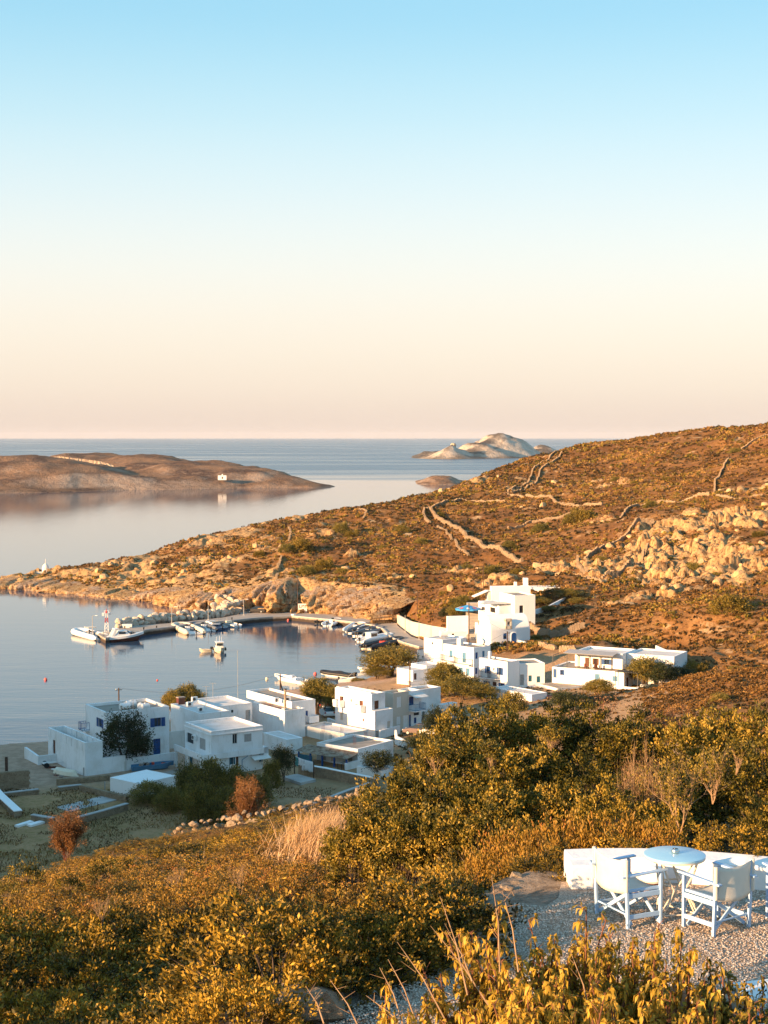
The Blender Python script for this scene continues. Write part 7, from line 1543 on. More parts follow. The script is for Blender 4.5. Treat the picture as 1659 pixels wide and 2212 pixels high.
# ------------------------------------------------------------------ cars
def car(label, c, x, y, z, rz, mat, L=4.1, W_=1.7, Ht=1.5, suv=False):
    p = at_z(*K(c, x, y), z); e = empty('parked_car', tuple(p), rz, label, 'car'); hl = L / 2
    lower = [(-hl, .35), (-hl, .75), (-hl + .12, .95), (hl * .42, .98), (hl * .92, .78), (hl, .6), (hl, .3), (-hl + .1, .25)]
    m = MB()
    def ext(m, prof, w0, w1, z0=0, z1=9):
        n = len(prof); f = lambda z: w0 + (w1 - w0) * (z - prof[0][1]) / 1.0
        m.add([(a, -f(b), b) for a, b in prof] + [(a, f(b), b) for a, b in prof], [tuple(range(n)), tuple(range(2 * n - 1, n - 1, -1))] + [(i, i + n, (i + 1) % n + n, (i + 1) % n) for i in range(n)])
    ext(m, lower, W_ / 2, W_ / 2 - .05); m.build('body', M[mat], e, bevel=.07)
    m = MB(); ext(m, [(-hl + .1, .94), (-hl * .82, Ht - .06), (-hl * .3, Ht), (hl * .12, Ht - .05), (hl * .5, .96)], W_ / 2 - .08, W_ / 2 - .42); m.build('cabin', M['glass_dark'], e, bevel=.05)
    m = MB(); m.box(-hl * .80, hl * .08, -W_ / 2 + .34, W_ / 2 - .34, Ht - .045, Ht + .02); m.build('roof', M[mat], e, bevel=.03)
    for s in (-1, 1):
        for a in (-hl * .62, hl * .62):
            w = MB().lathe([(.26, -.1), (.32, -.08), (.32, .08), (.26, .1)], (0, 0, 0), 16).build('wheel', M['tyre'], e, loc=(a, s * (W_ / 2 - .1), .32), rot=(math.pi / 2, 0, 0)); MB().lathe([(.19, -.105), (.19, .105)], (0, 0, 0), 10).build('rim', M['galvanised'], w)
        MB().box(hl - .06, hl + .01, s * .62 - .16, s * .62 + .16, .58, .74).build('headlight', M['white_gloss'], e); MB().box(-hl - .01, -hl + .05, s * .66 - .12, s * .66 + .12, .66, .9).build('tail_light', M['lamp_red'], e)
    MB().box(-hl - .02, -hl, -.26, .26, .5, .62).build('number_plate', M['white_gloss'], e); return e
car('white hatchback parked under the tree between the white houses, rear towards us', 'C', 360, 428, 2.0, math.radians(100), 'car_white'); car('silver-brown hatchback parked below the outside staircase', 'C', 1270, 618, 2.2, math.radians(158), 'car_silver', suv=True); car('white car half hidden by the big bush', 'C', 1440, 625, 2.3, math.radians(165), 'car_white'); car('dark car partly seen between the tree trunks by the shore', 'C', 350, 350, 2.0, math.radians(80), 'car_dark')
e = car('dark pickup truck parked on the pier road by the rockfall', 'I', 1572, 128, 1.0, math.radians(172), 'car_dark', 4.6, 1.8, 1.5); MB().box(-2.2, -.6, -.8, .8, .98, 1.15).build('load', M['boulder_ochre'], e)
# ------------------------------------------------------------------ poles, lamps, beacon, sign, parasol
def lamp(label, c, x, base, top, z, arm=True, gz_=False):
    p = at_z(*K(c, x, base), z); hgt = CAM_H + ray(*K(c, x, top))[2] / ray(*K(c, x, top))[1] * p.y - z
    e = empty('street_lamp', tuple(p), 0, label, 'street lamp', 'street lamps round the harbour'); m = MB(); m.tube([(0, 0, 0), (0, 0, hgt)], [.10, .06], 6); m.build('pole', M['galvanised'], e); MB().box(-.2, .2, -.2, .2, 0, .12).build('foot', M['slab_concrete'], e)
    if arm: m = MB(); m.bar((0, 0, hgt), (.8, 0, hgt + .08), .06); m.build('arm', M['galvanised'], e); MB().box(.6, 1.1, -.12, .12, hgt + .0, hgt + .12).build('lamp_head', M['white_gloss'], e, bevel=.03)
    return e
lamp('lamp post on the pier head behind the white inflatable', 'I', 237, 300, 155, 1.0); lamp('lamp post in front of the breakwater boulders halfway along the pier', 'I', 884, 215, 82, 1.0); lamp('thin lamp post on the pier right of the halfway lamp', 'I', 1182, 188, 70, 1.0, False); lamp('tall pale lamp post at the pier root beside the rockfall', 'I', 1472, 150, 22, 1.0)
lamp('lamp post just right of the parked pickup at the cliff foot', 'H', 175, 268, 130, 1.0, False); lamp('lamp post at the cliff foot right of the sign board', 'H', 605, 268, 140, 1.0, False); lamp('lamp post before the retaining wall on the quay road', 'H', 1282, 360, 220, 1.0, False); lamp('lamp post at the bend of the retaining wall', 'H', 1411, 450, 290, 1.0, False); lamp('lamp post at the right end of the quay road', 'H', 1540, 515, 350, 1.2, False)
def pole(label, c, x, base, top, z, cross=True, brace=False, r=.13, mat='pole_wood', lamp_=False):
    p = at_z(*K(c, x, base), z); hgt = CAM_H + ray(*K(c, x, top))[2] / ray(*K(c, x, top))[1] * p.y - z
    e = empty('utility_pole', tuple(p), .5, label, 'utility pole', 'wooden utility poles'); m = MB(); m.tube([(0, 0, -1), (0, 0, hgt)], [r, r * .7], 7); m.build('post', M[mat], e)
    if cross: m = MB(); m.bar((-.5, 0, hgt - .3), (.5, 0, hgt - .3), .09); m.build('crossarm', M[mat], e); [MB().lathe([(.05, 0), (.07, .06), (.03, .14)], (a, 0, hgt - .25), 8).build('insulator', M['white_gloss'], e) for a in (-.42, 0, .42)]
    if brace: m = MB(); m.tube([(1.4, .3, -1), (0, 0, hgt - 1.2)], [r, r * .7], 6); m.build('brace', M[mat], e)
    return (p.x, p.y, z + hgt)
t1 = pole('brown utility pole standing behind the roof with the water tanks', 'A', 880, 440, 162, 2.0); t2 = pole('braced dark utility pole by the shore beyond the flue roof', 'B', 1194, 300, 8, 1.8, False, True); t3 = pole('dark utility pole right of the golden waterfront tamarisk', 'H', 1455, 980, 720, 2.4, True)
t4 = pole('dark utility pole in front of the chapel between window and door', 'E', 942, 805, 560, 3.8); t5 = pole('dark utility pole beside the blue parasol on the stepped street', 'E', 583, 650, 295, 4.2, False); t6 = pole('tall thin pole above the village against the hillside', 'E', 718, 240, -60, 9, False, False, .1); t7 = pole('pole before the cliff left of the blue parasol', 'E', 104, 440, 180, 3.0, False, False, .1); t8 = pole('pole on the cliff foot beside the sign board', 'H', 408, 268, -60, 1.0, False, False, .11); pole('leaning pole by the white hut at the waterfront', 'E', 32, 1075, 850, 2.4, False); t9 = pole('post beside the low white terrace near the golden tree', 'E', 240, 1020, 935, 2.6, False, False, .08)
def wire(label, a, b, sag): m = MB(); m.tube([Vector(a).lerp(Vector(b), i / 10) - Vector((0, 0, sag * (1 - (2 * i / 10 - 1) ** 2))) for i in range(11)], .018, 3, False); tag(m.build('overhead_wire', M['iron_grey']), label, 'wire')
wire('overhead wire from the tank-roof pole to the shore pole', t1, t2, 1.6); wire('overhead wire from the shore pole to the tamarisk pole', t2, t3, 1.6); wire('overhead wire sagging from the tamarisk pole to the chapel pole', t3, t4, 1.2); wire('overhead wire rising from the chapel pole to the parasol pole', t4, t5, .8)
# harbour beacon: white and red lattice tower
p = at_z(*K('I', 352, 296), 1.0); hgt = 4.5; e = empty('harbour_beacon', tuple(p), .3, 'red and white lattice beacon tower on the pier head', 'beacon'); s0, s1 = .42, .2
def lerp2(a, b, t): return a + (b - a) * t
for k, (za, zb, mt, nm) in enumerate([(.0, .5, 'white_gloss', 'lower_lattice'), (.5, .74, 'red_paint', 'red_band'), (.74, .95, 'white_gloss', 'upper_lattice')]):
    m = MB(); w = lambda t: lerp2(s0, s1, t)
    for sx, sy in ((-1, -1), (1, -1), (1, 1), (-1, 1)): m.bar((sx * w(za), sy * w(za), za * hgt), (sx * w(zb), sy * w(zb), zb * hgt), .07)
    n = max(1, int((zb - za) * 7))
    for i in range(n):
        ta = lerp2(za, zb, i / n); tb = lerp2(za, zb, (i + 1) / n)
        for (a, b) in (((-1, -1), (1, -1)), ((1, -1), (1, 1)), ((1, 1), (-1, 1)), ((-1, 1), (-1, -1))):
            m.bar((a[0] * w(ta), a[1] * w(ta), ta * hgt), (b[0] * w(tb), b[1] * w(tb), tb * hgt), .045); m.bar((b[0] * w(ta), b[1] * w(ta), ta * hgt), (a[0] * w(tb), a[1] * w(tb), tb * hgt), .06)
    m.build(nm, M[mt], e)
m = MB(); m.box(-.45, .45, -.45, .45, hgt * .95, hgt * .96); [m.bar((a, b, hgt * .96), (a, b, hgt * 1.07), .05) for a in (-.43, .43) for b in (-.43, .43)]; m.bar((-.43, -.43, hgt * 1.07), (.43, -.43, hgt * 1.07), .05); m.bar((-.43, .43, hgt * 1.07), (.43, .43, hgt * 1.07), .05); m.build('gallery', M['white_gloss'], e); MB().lathe([(.2, 0), (.2, .4), (.1, .55), (.03, .9)], (0, 0, hgt * .96), 10).build('lantern', M['red_paint'], e)
m = MB(); m.box(-.95, -.5, -.05, .05, hgt * .82, hgt * .98); m.box(.5, .95, -.05, .05, hgt * .86, hgt * .98); m.build('solar_panel', M['white_gloss'], e)
MB().box(-.9, .9, -.9, .9, 0, .25).build('plinth', M['slab_concrete'], e)
for i, (x, y) in enumerate([(655, 268), (760, 255), (1375, 188), (500, 258), (525, 250)]):
    q = at_z(*K('I', x, y), 1.0)
    tag(MB().lathe([(.16, 0), (.13, .35), (.2, .42), (.2, .5)], (0, 0, 0), 10).build('bollard', M['rubber_black'], loc=tuple(q)), 'small black mooring bollard on the pier edge', 'bollard', 'mooring bollards on the pier')
q = at_z(*K('I', 520, 252), 1.0); tag(MB().box(-1.1, 1.1, -.5, .5, 0, .8).build('storage_box', M['whitewash_old'], loc=tuple(q), bevel=.03), 'pale low storage box at the start of the breakwater boulders', 'box')
# sign board: white board with dark hand-painted strokes
q = at_z(*K('H', 453, 268), 1.0); e = empty('sign_board', tuple(q), 0, 'square white board with dark markings standing at the cliff foot', 'sign'); MB().box(-1.1, 1.1, -.05, .05, .1, 2.2).build('board', M['whitewash_old'], e)
m = MB()
for (x0, x1, z0, z1) in [(-.8, -.62, 1.15, 1.95), (-.62, -.2, 1.15, 1.3), (-.35, -.22, 1.3, 1.9), (-.05, .1, 1.35, 1.95), (.1, .45, 1.75, 1.92), (.3, .45, 1.2, 1.75), (.58, .85, 1.75, 1.95), (.64, .78, 1.2, 1.75), (-.5, -.1, .7, .85), (.0, .35, .55, .95)]: m.box(x0, x1, -.06, -.051, z0, z1)
m.build('marking', M['iron_grey'], e)
for s in (-.9, .9): MB().box(s - .05, s + .05, .051, .13, 0, 2.2).build('post', M['galvanised'], e)
# parasol
q = at_z(*K('E', 570, 415), 7.0); e = empty('parasol', tuple(q), .4, 'open blue and white market parasol at the top of the stepped street', 'parasol'); zt = CAM_H + ray(*K('E', 570, 312))[2] / ray(*K('E', 570, 312))[1] * q.y - q.z
m = MB(); m.tube([(0, 0, 0), (0, 0, zt)], .04, 6); m.build('pole', M['galvanised'], e)
for k in range(8):
    a, b = 2 * math.pi * k / 8, 2 * math.pi * (k + 1) / 8; R_ = 2.6
    m = MB(); m.add([(0, 0, zt), (R_ * math.cos(a), R_ * math.sin(a), zt - .75), (R_ * math.cos(b), R_ * math.sin(b), zt - .75), (R_ * math.cos(a), R_ * math.sin(a), zt - 1.0), (R_ * math.cos(b), R_ * math.sin(b), zt - 1.0)], [(0, 1, 2), (1, 3, 4, 2)])
    pn = m.build('panel', M['blue_umbrella'] if 'blue_umbrella' in M else simple('blue_umbrella', (.05, .30, .62), (.04, .24, .5), 3, .7), e)
    am = (a + b) / 2; MB().add([(R_ * r_ * math.cos(am + s), R_ * r_ * math.sin(am + s), zt - .75 * r_ + .03) for r_, s in ((.55, -.18), (.85, -.14), (.85, .16), (.55, .2))], [(0, 1, 2, 3)]).build('printed_patch', M['cloth_white' if k % 2 else 'pink_plastic'], pn)
# washing line
a = at_z(*K('B', 1325, 925), 2.1); b = at_z(*K('B', 1505, 985), 2.1); e = empty('washing_line', tuple(a), math.atan2(b.y - a.y, b.x - a.x), 'washing line strung between two posts above the concrete pad', 'washing line'); Lw = (b - a).to_2d().length
for x in (0, Lw): MB().box(x - .05, x + .05, -.05, .05, -.5, 2.1).build('post', M['pole_wood'], e)
m = MB(); m.tube([(0, 0, 2.0), (Lw / 2, 0, 1.9), (Lw, 0, 2.0)], .02, 4); m.build('line', M['cloth_white'], e)
for i, (u0, u1, dr, mt, l) in enumerate([(.04, .2, 1.1, 'cloth_teal', 'teal towel hanging at the left end of the washing line'), (.22, .38, .9, 'cloth_white', 'short white cloth on the washing line beside the teal towel'), (.39, .5, 1.4, 'cloth_white', 'long narrow white shirt in the middle of the washing line'), (.52, .98, 1.25, 'cloth_white', 'wide white sheet at the right end of the washing line')]):
    m = MB(); vs = []; n = 14
    for j in range(7):
        for k in range(n): u = u0 + (u1 - u0) * k / (n - 1); vs.append((Lw * u, .06 * math.sin(k * 1.1 + i) * (j / 6), 1.94 - dr * j / 6 - .05 * math.sin(k * .9) * (j == 6)))
    m.add(vs, [(j * n + k, j * n + k + 1, (j + 1) * n + k + 1, (j + 1) * n + k) for j in range(6) for k in range(n - 1)]); o = m.build('laundry', M[mt], loc=tuple(e.location), rot=(0, 0, e.rotation_euler.z), smooth=True); tag(o, l, 'laundry')
    s = o.modifiers.new('thick', 'SOLIDIFY'); s.thickness = .01
# people-free terrace furniture of the terrace house
for i, (x, y) in enumerate([(665, 395), (715, 392), (752, 398)]):
    q = HT.C + HT.Y * HT.face_pt('L', *K('F', x, y))[0] + HT.X * .9 + Vector((0, 0, HT.h - .15)); e = empty('terrace_chair', tuple(q), rnd(0, 3), ['orange-brown chair leftmost under the pergola', 'white-cushioned chair in the middle under the pergola', 'brown chair rightmost under the pergola'][i], 'chair'); mt = ['hull_brown', 'cloth_white', 'brown_wood'][i]
    MB().box(-.25, .25, -.25, .25, .4, .46).build('seat', M[mt], e); MB().box(-.25, .25, .2, .25, .46, .95).build('backrest', M[mt], e)
    for a in (-.22, .22):
        for b in (-.22, .22): MB().box(a - .02, a + .02, b - .02, b + .02, 0, .4).build('leg', M[mt], e)
# satellite dish by the quay houses
q = at_z(*K('E', 300, 905), 2.6); e = empty('satellite_dish', (q.x, q.y, 2.2), -.5, 'round white satellite dish among the quay-end houses', 'satellite dish'); o = MB().lathe([(.05, 0), (.5, .08), (.9, .26), (1.1, .42)], (0, 0, 0), 18).build('dish', M['smooth_white'], e, True, loc=(0, 0, 2.6), rot=(1.1, 0, .6)); MB().box(-.06, .06, -.06, .06, 0, 2.7).build('mast', M['galvanised'], e)
q = at_z(*K('C', 292, 468), 2.0); e = empty('satellite_dish', tuple(q), .4, 'grey satellite dish on a stand near the white hatchback', 'satellite dish'); MB().lathe([(.05, 0), (.3, .05), (.5, .2)], (0, 0, 0), 16).build('dish', M['galvanised'], e, True, loc=(0, 0, 1.1), rot=(1.2, 0, .3)); MB().box(-.04, .04, -.04, .04, 0, 1.2).build('mast', M['galvanised'], e)
# village post and rubble
for i, (x, y0, y1) in enumerate([(85, 440, 265), (1095, 520, 405), (1370, 690, 590)]):
    q = at_z(*K('J', x, y0), 2.1); hgt = (y0 - y1) * .16534 * q.y / F
    tag(MB().box(-.16 if i == 0 else -.05, .16 if i == 0 else .05, -.12, .12, -.3, hgt).build('post', M['pole_wood' if i == 0 else 'galvanised'], loc=tuple(q)), ['thick dark wooden post standing in the sandy yard at left', 'thin metal post at the corner of the parapeted house', 'thin metal post between the rubble wall and the shed'][i], 'post')
# ------------------------------------------------------------------ terrace in the foreground
wp = [(2.24, 17.97), (2.65, 18.02), (3.3, 18.0), (4.0, 17.83), (4.7, 17.55), (5.6, 17.05), (6.8, 16.2)]
pts = []
for i in range(len(wp) - 1):
    for k in range(6):
        t = k / 6; p0 = Vector(wp[max(i - 1, 0)]); p1 = Vector(wp[i]); p2 = Vector(wp[i + 1]); p3 = Vector(wp[min(i + 2, len(wp) - 1)])
        pts.append(.5 * ((2 * p1) + (p2 - p0) * t + (2 * p0 - 5 * p1 + 4 * p2 - p3) * t * t + (3 * p1 - p0 - 3 * p2 + p3) * t ** 3))
m = MB(); TH = .42; ZT = TZ + .31; vs = []
for i, p in enumerate(pts):
    d = (pts[min(i + 1, len(pts) - 1)] - pts[max(i - 1, 0)]).normalized(); n = Vector((-d.y, d.x)); b = p + n * TH; j = rnd(-.006, .006)
    vs += [(p.x, p.y, TZ - .3), (p.x + j, p.y, ZT - .03), (p.x + n.x * .03, p.y + n.y * .03, ZT + j), (b.x - n.x * .03, b.y - n.y * .03, ZT + .01), (b.x, b.y, ZT - .03), (b.x, b.y, TZ - .9)]
k = len(pts); m.add(vs, [(i * 6 + a, (i + 1) * 6 + a, (i + 1) * 6 + a + 1, i * 6 + a + 1) for i in range(k - 1) for a in range(5)] + [(0, 1, 2, 3, 4, 5)])
e = empty('low_wall', (2.24, 17.9, TZ), 0, 'low curved whitewashed wall edging the gravel terrace', 'wall'); o = m.build('wall_body', M['smooth_white'], smooth=True); o.location = (-2.24, -17.9, -TZ); o.parent = e
o = MB().box(-.06, .22, -.17, .46, -.3, .295).build('end_block', M['smooth_white'], e, bevel=.02)
# garden lamp / stepping light on the wall
e = empty('wall_lamp', (3.16, 17.80, TZ), 0, 'small round white lantern on brown stub standing before the low wall', 'lamp'); MB().lathe([(.09, 0), (.09, .10)], (0, 0, 0), 12).build('stub', M['brown_wood'], e); MB().lathe([(.13, .10), (.16, .13), (.16, .20), (.12, .25), (.03, .27)], (0, 0, 0), 18).build('shade', M['smooth_white'], e, True)
def director_chair(label, origin, fwd, W_=.56, D=.42, lean=.0, sag=1):
    """origin = middle of the back feet; local +y looks forward"""
    rz = math.atan2(fwd[1], fwd[0]) - math.pi / 2; e = empty('director_chair', (origin[0], origin[1], TZ + .015), rz, label, 'chair', "director's chairs round the blue table"); w = W_ / 2; P = 'shade_blue_paint'; t = .038
    def part(m, nm, mat=P, **k): return m.build(nm, M[mat], e, bevel=.004, **k)
    for s in (-1, 1):
        part(MB().bar((s * w, 0, 0), (s * w, -.03, .75), t, t * .8, (0, 1, 0)), 'leg'); part(MB().bar((s * w, D, 0), (s * w, D, .575), t, t * .8, (0, 1, 0)), 'leg')
        m = MB(); m.bar((s * w, -.09, .575), (s * w, D + .08, .60), .055, .022); part(m, 'armrest')
        part(MB().bar((s * w, 0, .13), (s * w, D, .13), .02, .05), 'side_rail'); part(MB().bar((s * w, 0, .36), (s * w, D, .36), .022, .055), 'side_rail'); part(MB().bar((s * (w - .02), .0, .41), (s * (w - .02), D + .02, .41), .03, .03), 'seat_rail')
    for y in (.03, D - .04):
        part(MB().bar((-w + .01, y, .04), (w - .03, y + .02, .40), .042, .02, (0, 1, 0)), 'crossed_leg'); part(MB().bar((w - .01, y + .024, .04), (-w + .03, y + .044, .40), .042, .02, (0, 1, 0)), 'crossed_leg')
    part(MB().bar((-w, .01, .15), (w, .01, .15), .018), 'stretcher')
    # canvas seat, sagging
    def sheet(fn, nu, nv, nm):
        m = MB(); m.add([fn(i / (nu - 1), j / (nv - 1)) for j in range(nv) for i in range(nu)], [(j * nu + i, j * nu + i + 1, (j + 1) * nu + i + 1, (j + 1) * nu + i) for j in range(nv - 1) for i in range(nu - 1)]); o = m.build(nm, M['canvas'], e, True); s = o.modifiers.new('thick', 'SOLIDIFY'); s.thickness = .004; return o
    sheet(lambda u, v: ((u - .5) * (W_ - .04), .0 + v * D, .425 - .045 * math.sin(math.pi * u) * sag), 9, 5, 'seat')
    # wide back canvas hanging from the two posts
    sheet(lambda u, v: ((u - .5) * (W_ + .03) * (1 - .10 * math.sin(math.pi * min(v * 1.0, 1)) * (abs(u - .5) * 2) ** 3 * 1.4), -.035 - .02 * math.sin(math.pi * u) - .05 * math.sin(math.pi * u) * v + .02 * v, .755 - .36 * v - .035 * math.sin(math.pi * u) * (1 - v) - .03 * math.sin(math.pi * u) * v), 13, 9, 'backrest')
    for s in (-1, 1): part(MB().tube([(s * (w + .012), -.034, .41), (s * (w + .012), -.034, .76)], .022, 8), 'canvas_sleeve', 'canvas')
    return e
def foot(x, y): p = at_z(*K('T', x, y), TZ); return p.x, p.y
b = foot(612, 790); f_ = (.90, .43); r_ = (f_[1], -f_[0]); W_ = .60
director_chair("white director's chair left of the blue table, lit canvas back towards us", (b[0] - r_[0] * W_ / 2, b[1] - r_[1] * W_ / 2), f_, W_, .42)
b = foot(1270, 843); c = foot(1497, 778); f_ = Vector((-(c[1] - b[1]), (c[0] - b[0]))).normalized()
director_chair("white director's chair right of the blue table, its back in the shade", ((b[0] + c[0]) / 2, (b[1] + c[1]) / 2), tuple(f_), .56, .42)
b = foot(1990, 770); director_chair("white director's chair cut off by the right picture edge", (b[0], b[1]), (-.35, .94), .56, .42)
# folding metal table
tc_ = at_z(*K('T', 962, 215), TZ + .72); e = empty('table', (tc_.x, tc_.y, TZ), 0, 'round pale blue metal bistro table on folding wire legs', 'table'); R_ = .335
MB().lathe([(R_ - .02, .700), (R_, .703), (R_, .722), (R_ - .012, .726)], (0, 0, 0), 48).build('table_top', M['table_metal'], e, True)
MB().lathe([(R_ - .03, .680), (R_ - .004, .680), (R_ - .002, .7025), (R_ - .03, .7025)], (0, 0, 0), 48).build('rim', M['table_frame'], e, True)
rw_ = .011
for a in range(3):
    an = math.radians(200 + 120 * a + 20); c, s = math.cos(an), math.sin(an); q = lambda r, z, d=0: (c * r - s * d, s * r + c * d, z)
    for d in (-.10, .10):
        m = MB(); m.tube([q(.26, .69, d * .4), q(.20, .50, d * .7), q(.13, .36, d), q(.20, .18, d * .7), q(.27, .0, d * .1)], rw_, 6); m.build('leg', M['table_frame'], e, True)
    m = MB(); m.tube([q(.14, .40, -.1), q(.14, .40, .1)], rw_ * .9, 6); m.build('stretcher', M['table_frame'], e); m = MB(); m.tube([q(.25, .08, 0), (math.cos(an + 2.094) * .25, math.sin(an + 2.094) * .25, .08)], rw_ * .8, 6); m.build('stretcher', M['table_frame'], e)
    m = MB(); m.tube([q(.25, .10, 0), (math.cos(an + 2.094) * .22, math.sin(an + 2.094) * .22, .66)], rw_ * .8, 6); m.build('brace', M['table_frame'], e)
e = empty('ashtray_bowl', (tc_.x + .01, tc_.y + .02, TZ + .7265), 0, 'small hammered steel bowl in the middle of the blue table', 'bowl'); MB().lathe([(.026, 0), (.042, .008), (.048, .025), (.044, .044), (.034, .052), (.030, .050), (.038, .030), (.02, .008)], (0, 0, 0), 24).build('bowl', M['steel_bowl'], e, True)
# furniture half hidden at the lower right
def box_table(label, dx, dy, z, w, d, rz): p = at_z(dx, dy, TZ + z); e = empty('table', (p.x, p.y, TZ), rz, label, 'table'); MB().box(-w / 2, w / 2, -d / 2, d / 2, z - .035, z).build('table_top', M['smooth_white'], e, bevel=.01); [MB().box(a - .025, a + .025, b - .025, b + .025, 0, z - .035).build('leg', M['shade_blue_paint'], e) for a in (-w / 2 + .05, w / 2 - .05) for b in (-d / 2 + .05, d / 2 - .05)]; return e
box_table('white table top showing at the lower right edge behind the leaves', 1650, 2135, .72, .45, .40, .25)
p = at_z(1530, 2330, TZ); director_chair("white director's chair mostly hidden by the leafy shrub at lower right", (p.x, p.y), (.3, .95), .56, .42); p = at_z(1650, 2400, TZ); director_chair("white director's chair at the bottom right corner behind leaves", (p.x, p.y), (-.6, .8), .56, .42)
# loose gravel
rg = np.random.default_rng(5); n = 66000; gx = rg.uniform(-1.4, 5.2, n); gy = rg.uniform(12.6, 18.3, n); td, _ = sdist(gx, gy, TP, TQ, None); lim = 17.95 - np.maximum(0, gx - 3.3) * .28
ok = (td > .62 + fbm(gx * 2, gy * 2, 44, 3) * .5) & (gy < lim) & (np.abs(gx) < .262 * gy + .1) & (gx > -.25 * gy); gx, gy = gx[ok], gy[ok]; n = len(gx)
s = rg.uniform(.007, .0165, n); V0 = np.array([(1, 0, 0), (0, 1, 0), (-1, 0, 0), (0, -1, 0), (0, 0, .8), (0, 0, -.3)]); F0 = np.array([(0, 1, 4), (1, 2, 4), (2, 3, 4), (3, 0, 4)])
an = rg.uniform(0, 6.28, n); ca, sa = np.cos(an), np.sin(an); VV = V0[None] * (s[:, None, None] * rg.uniform(.6, 1.2, (n, 6, 1))); VX = VV[..., 0] * ca[:, None] - VV[..., 1] * sa[:, None]; VY = VV[..., 0] * sa[:, None] + VV[..., 1] * ca[:, None]
VV = np.stack([VX + gx[:, None], VY + gy[:, None], VV[..., 2] + TZ + .022 + rg.uniform(0, .006, (n, 1))], 2).reshape(-1, 3); FF = (F0[None] + (np.arange(n) * 6)[:, None, None]).reshape(-1, 3)
tag(link('gravel', np_mesh('gravel', VV, FF, M['pebble'], False, dict(v=np.repeat(rg.random(n), 6)))), 'loose pale gravel covering the terrace', 'gravel', kind='stuff')
# ------------------------------------------------------------------ leafy almond shrub at the lower right
def shrub(label, spots, seed, mat, nleaf, name='almond_shrub', Lf=.11):
    random.seed(seed); rgs = np.random.default_rng(seed); p0 = Vector((spots[0][0], spots[0][1], 0)); z0 = gz(p0.x, p0.y); e = empty(name, (p0.x, p0.y, z0), 0, label, 'shrub'); m = MB(); Cs = []
    for (x, y, zt) in [(a_ + rnd(-.12, .12) * k_, b_ + rnd(-.2, .2) * k_, c_ - .12 * k_) for (a_, b_, c_) in spots for k_ in (0, 1)]:
        base = Vector((x + rnd(-.1, .1), y + rnd(-.1, .1), z0 - .1)); n = random.randint(5, 7)
        for i in range(n):
            top = Vector((x + rnd(-.35, .35), y + rnd(-.35, .35), zt - rnd(0, .75))); mid = base.lerp(top, .5) + Vector((rnd(-.1, .1), rnd(-.1, .1), 0)); pp = [base.lerp(mid, t).lerp(mid.lerp(top, t), t) for t in np.linspace(0, 1, 8)]
            m.tube([q - Vector((p0.x, p0.y, z0)) for q in pp], [.014 * (1 - .8 * t) + .002 for t in np.linspace(0, 1, 8)], 5, False)
            for t in np.linspace(.25, .98, 13):
                q = base.lerp(mid, t).lerp(mid.lerp(top, t), t); d = Vector((rnd(-1, 1), rnd(-1, 1), rnd(.2, 1.2))).normalized(); l = rnd(.10, .34) * (1.25 - t); e2 = q + d * l
                m.tube([q - Vector((p0.x, p0.y, z0)), q.lerp(e2, .5) + Vector((0, 0, .01)) - Vector((p0.x, p0.y, z0)), e2 - Vector((p0.x, p0.y, z0))], [.005, .004, .0015], 3, False)
                if random.random() < .82:
                    for k in range(nleaf): u = rnd(.2, 1); Cs.append(q.lerp(e2, u) - Vector((p0.x, p0.y, z0)))
    C = np.array([tuple(c) for c in Cs]); A = rgs.normal(size=C.shape) * .8 + [0, 0, -.05]
    link('branches', twigs_mesh('branches', m, 'red_twig'), e); link('foliage', leafmesh('foliage', C, A, rgs.uniform(Lf * .7, Lf * 1.2, len(C)), rgs.uniform(.024, .038, len(C)), np.clip(rgs.normal(.5, .25, len(C)), 0, 1), mat, bend=.7), e)
def spot(dx, top, dep): p = at_y(dx, top, dep); return (p.x, p.y, p.z)
AG = [("golden-leaved almond shrub, left bushy part along the bottom edge", [(930, 2100, 12.2), (850, 2130, 12.0), (1000, 2070, 12.4), (900, 2160, 11.8), (980, 2150, 11.6), (1050, 2040, 12.4)], 1),
      ("golden-leaved almond shrub with the tallest stems, centre of the bottom edge", [(1075, 1950, 12.8), (1120, 2020, 12.4), (1150, 2050, 12.0), (1090, 2100, 11.8), (1200, 2060, 12.2), (1160, 1985, 12.8)], 2),
      ("almond shrub with drooping leaves in front of the left chair", [(1245, 1955, 12.8), (1290, 1975, 12.7), (1330, 2000, 12.6), (1260, 2060, 12.2), (1320, 2080, 12.0), (1225, 2000, 12.8)], 3),
      ("almond shrub with drooping leaves below the folding table", [(1392, 2010, 12.6), (1440, 2005, 12.5), (1480, 2010, 12.5), (1425, 2080, 12.1), (1500, 2090, 12.0), (1380, 2110, 11.9)], 4)]
for l, spl, sd in AG: shrub(l, [spot(*q) for q in spl], sd, 'peach_leaf', 9)
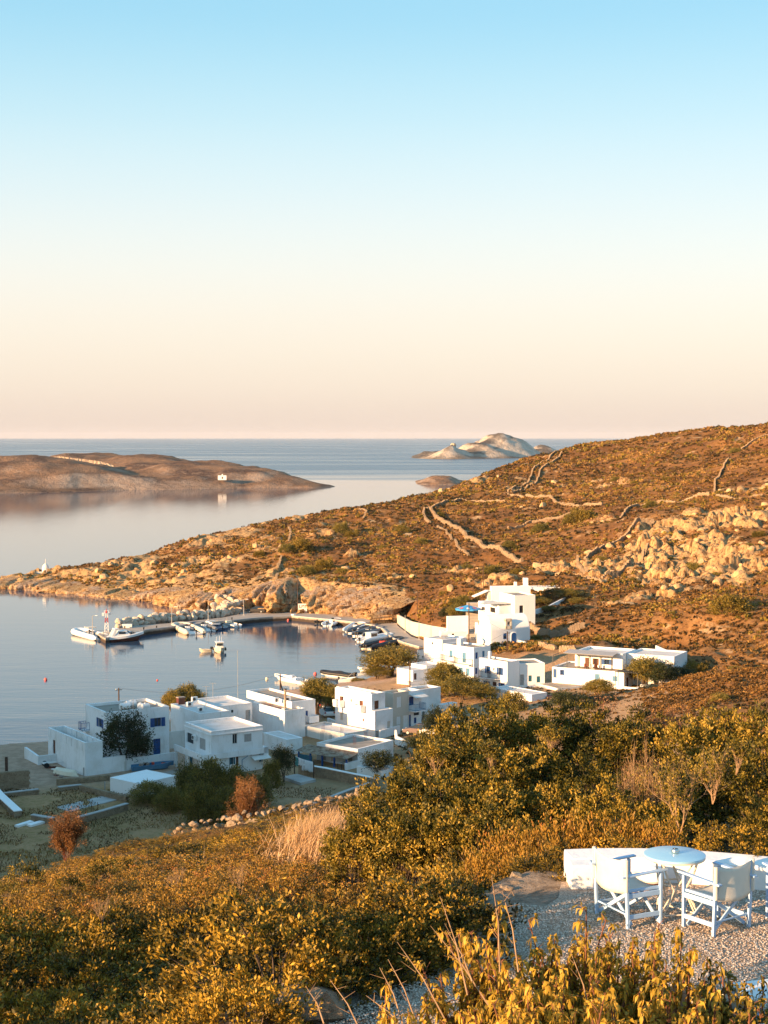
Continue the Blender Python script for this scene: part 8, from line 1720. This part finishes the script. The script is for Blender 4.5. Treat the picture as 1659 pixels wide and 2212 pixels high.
shrub('darker green almond branches at the right bottom edge', [spot(1600, 2060, 12.3), spot(1640, 2045, 12.2), spot(1560, 2140, 11.8), spot(1620, 2160, 11.5), spot(1655, 2130, 11.7), spot(1500, 2150, 11.6)], 8, 'green_leaf', 9)
shrub('lowest golden leaves along the bottom frame edge', [spot(1060, 2130, 11.2), spot(1160, 2120, 11.2), spot(1250, 2120, 11.2), spot(1340, 2130, 11.2), spot(1430, 2140, 11.2), spot(980, 2175, 11.3)], 9, 'peach_leaf', 10)
random.seed(5)
m = MB(); o0 = at_y(900, 2212, 12.0)
for (x, y, x1, y1) in [(700, 2212, 660, 2130), (780, 2230, 712, 2115), (870, 2212, 820, 2090), (900, 2212, 838, 2072), (960, 2200, 858, 2035), (1010, 2150, 950, 1935), (1080, 2100, 1062, 1893), (1060, 2180, 930, 2000), (1020, 2120, 965, 2010), (1120, 2100, 1085, 1925), (1070, 1960, 1120, 1930), (1280, 2212, 1230, 2050), (880, 2230, 790, 2150)]:
    a = at_y(x, y, 11.9); b = at_y(x1, y1, 12.3); m.tube([a - o0, a.lerp(b, .5) + Vector((.02, 0, .01)) - o0, b - o0], [.008, .006, .002], 4, False)
    for t in (.35, .6, .8): q = a.lerp(b, t); m.tube([q - o0, q + Vector((rnd(-.12, .12), 0, rnd(.02, .1))) - o0], [.003, .001], 3, False)
e = empty('bare_shrub', tuple(o0), 0, 'long bare reddish stems shooting up from the golden shrub', 'shrub'); link('branches', twigs_mesh('branches', m, 'pale_twig'), e)
for o in list(col.objects):
    if o.parent is not None and o.name.split('.')[0] in ('foliage', 'branches', 'dead_twigs', 'pilaster', 'cradle', 'crown', 'blades', 'rebar_stub', 'handrail'): o['kind'] = 'stuff'

# the evening air
m = bpy.data.materials.new('haze_air'); m.use_nodes = True; t = m.node_tree; t.nodes.clear()
pv = t.nodes.new('ShaderNodeVolumePrincipled'); pv.inputs['Density'].default_value = HAZE; pv.inputs['Color'].default_value = (.86, .90, 1.0, 1); mo = t.nodes.new('ShaderNodeOutputMaterial'); t.links.new(pv.outputs[0], mo.inputs['Volume']); M['haze_air'] = m
if HAZE: MB().box(-30500, 30500, -3000, 38500, -4, 135).build('haze', m)['kind'] = 'stuff'
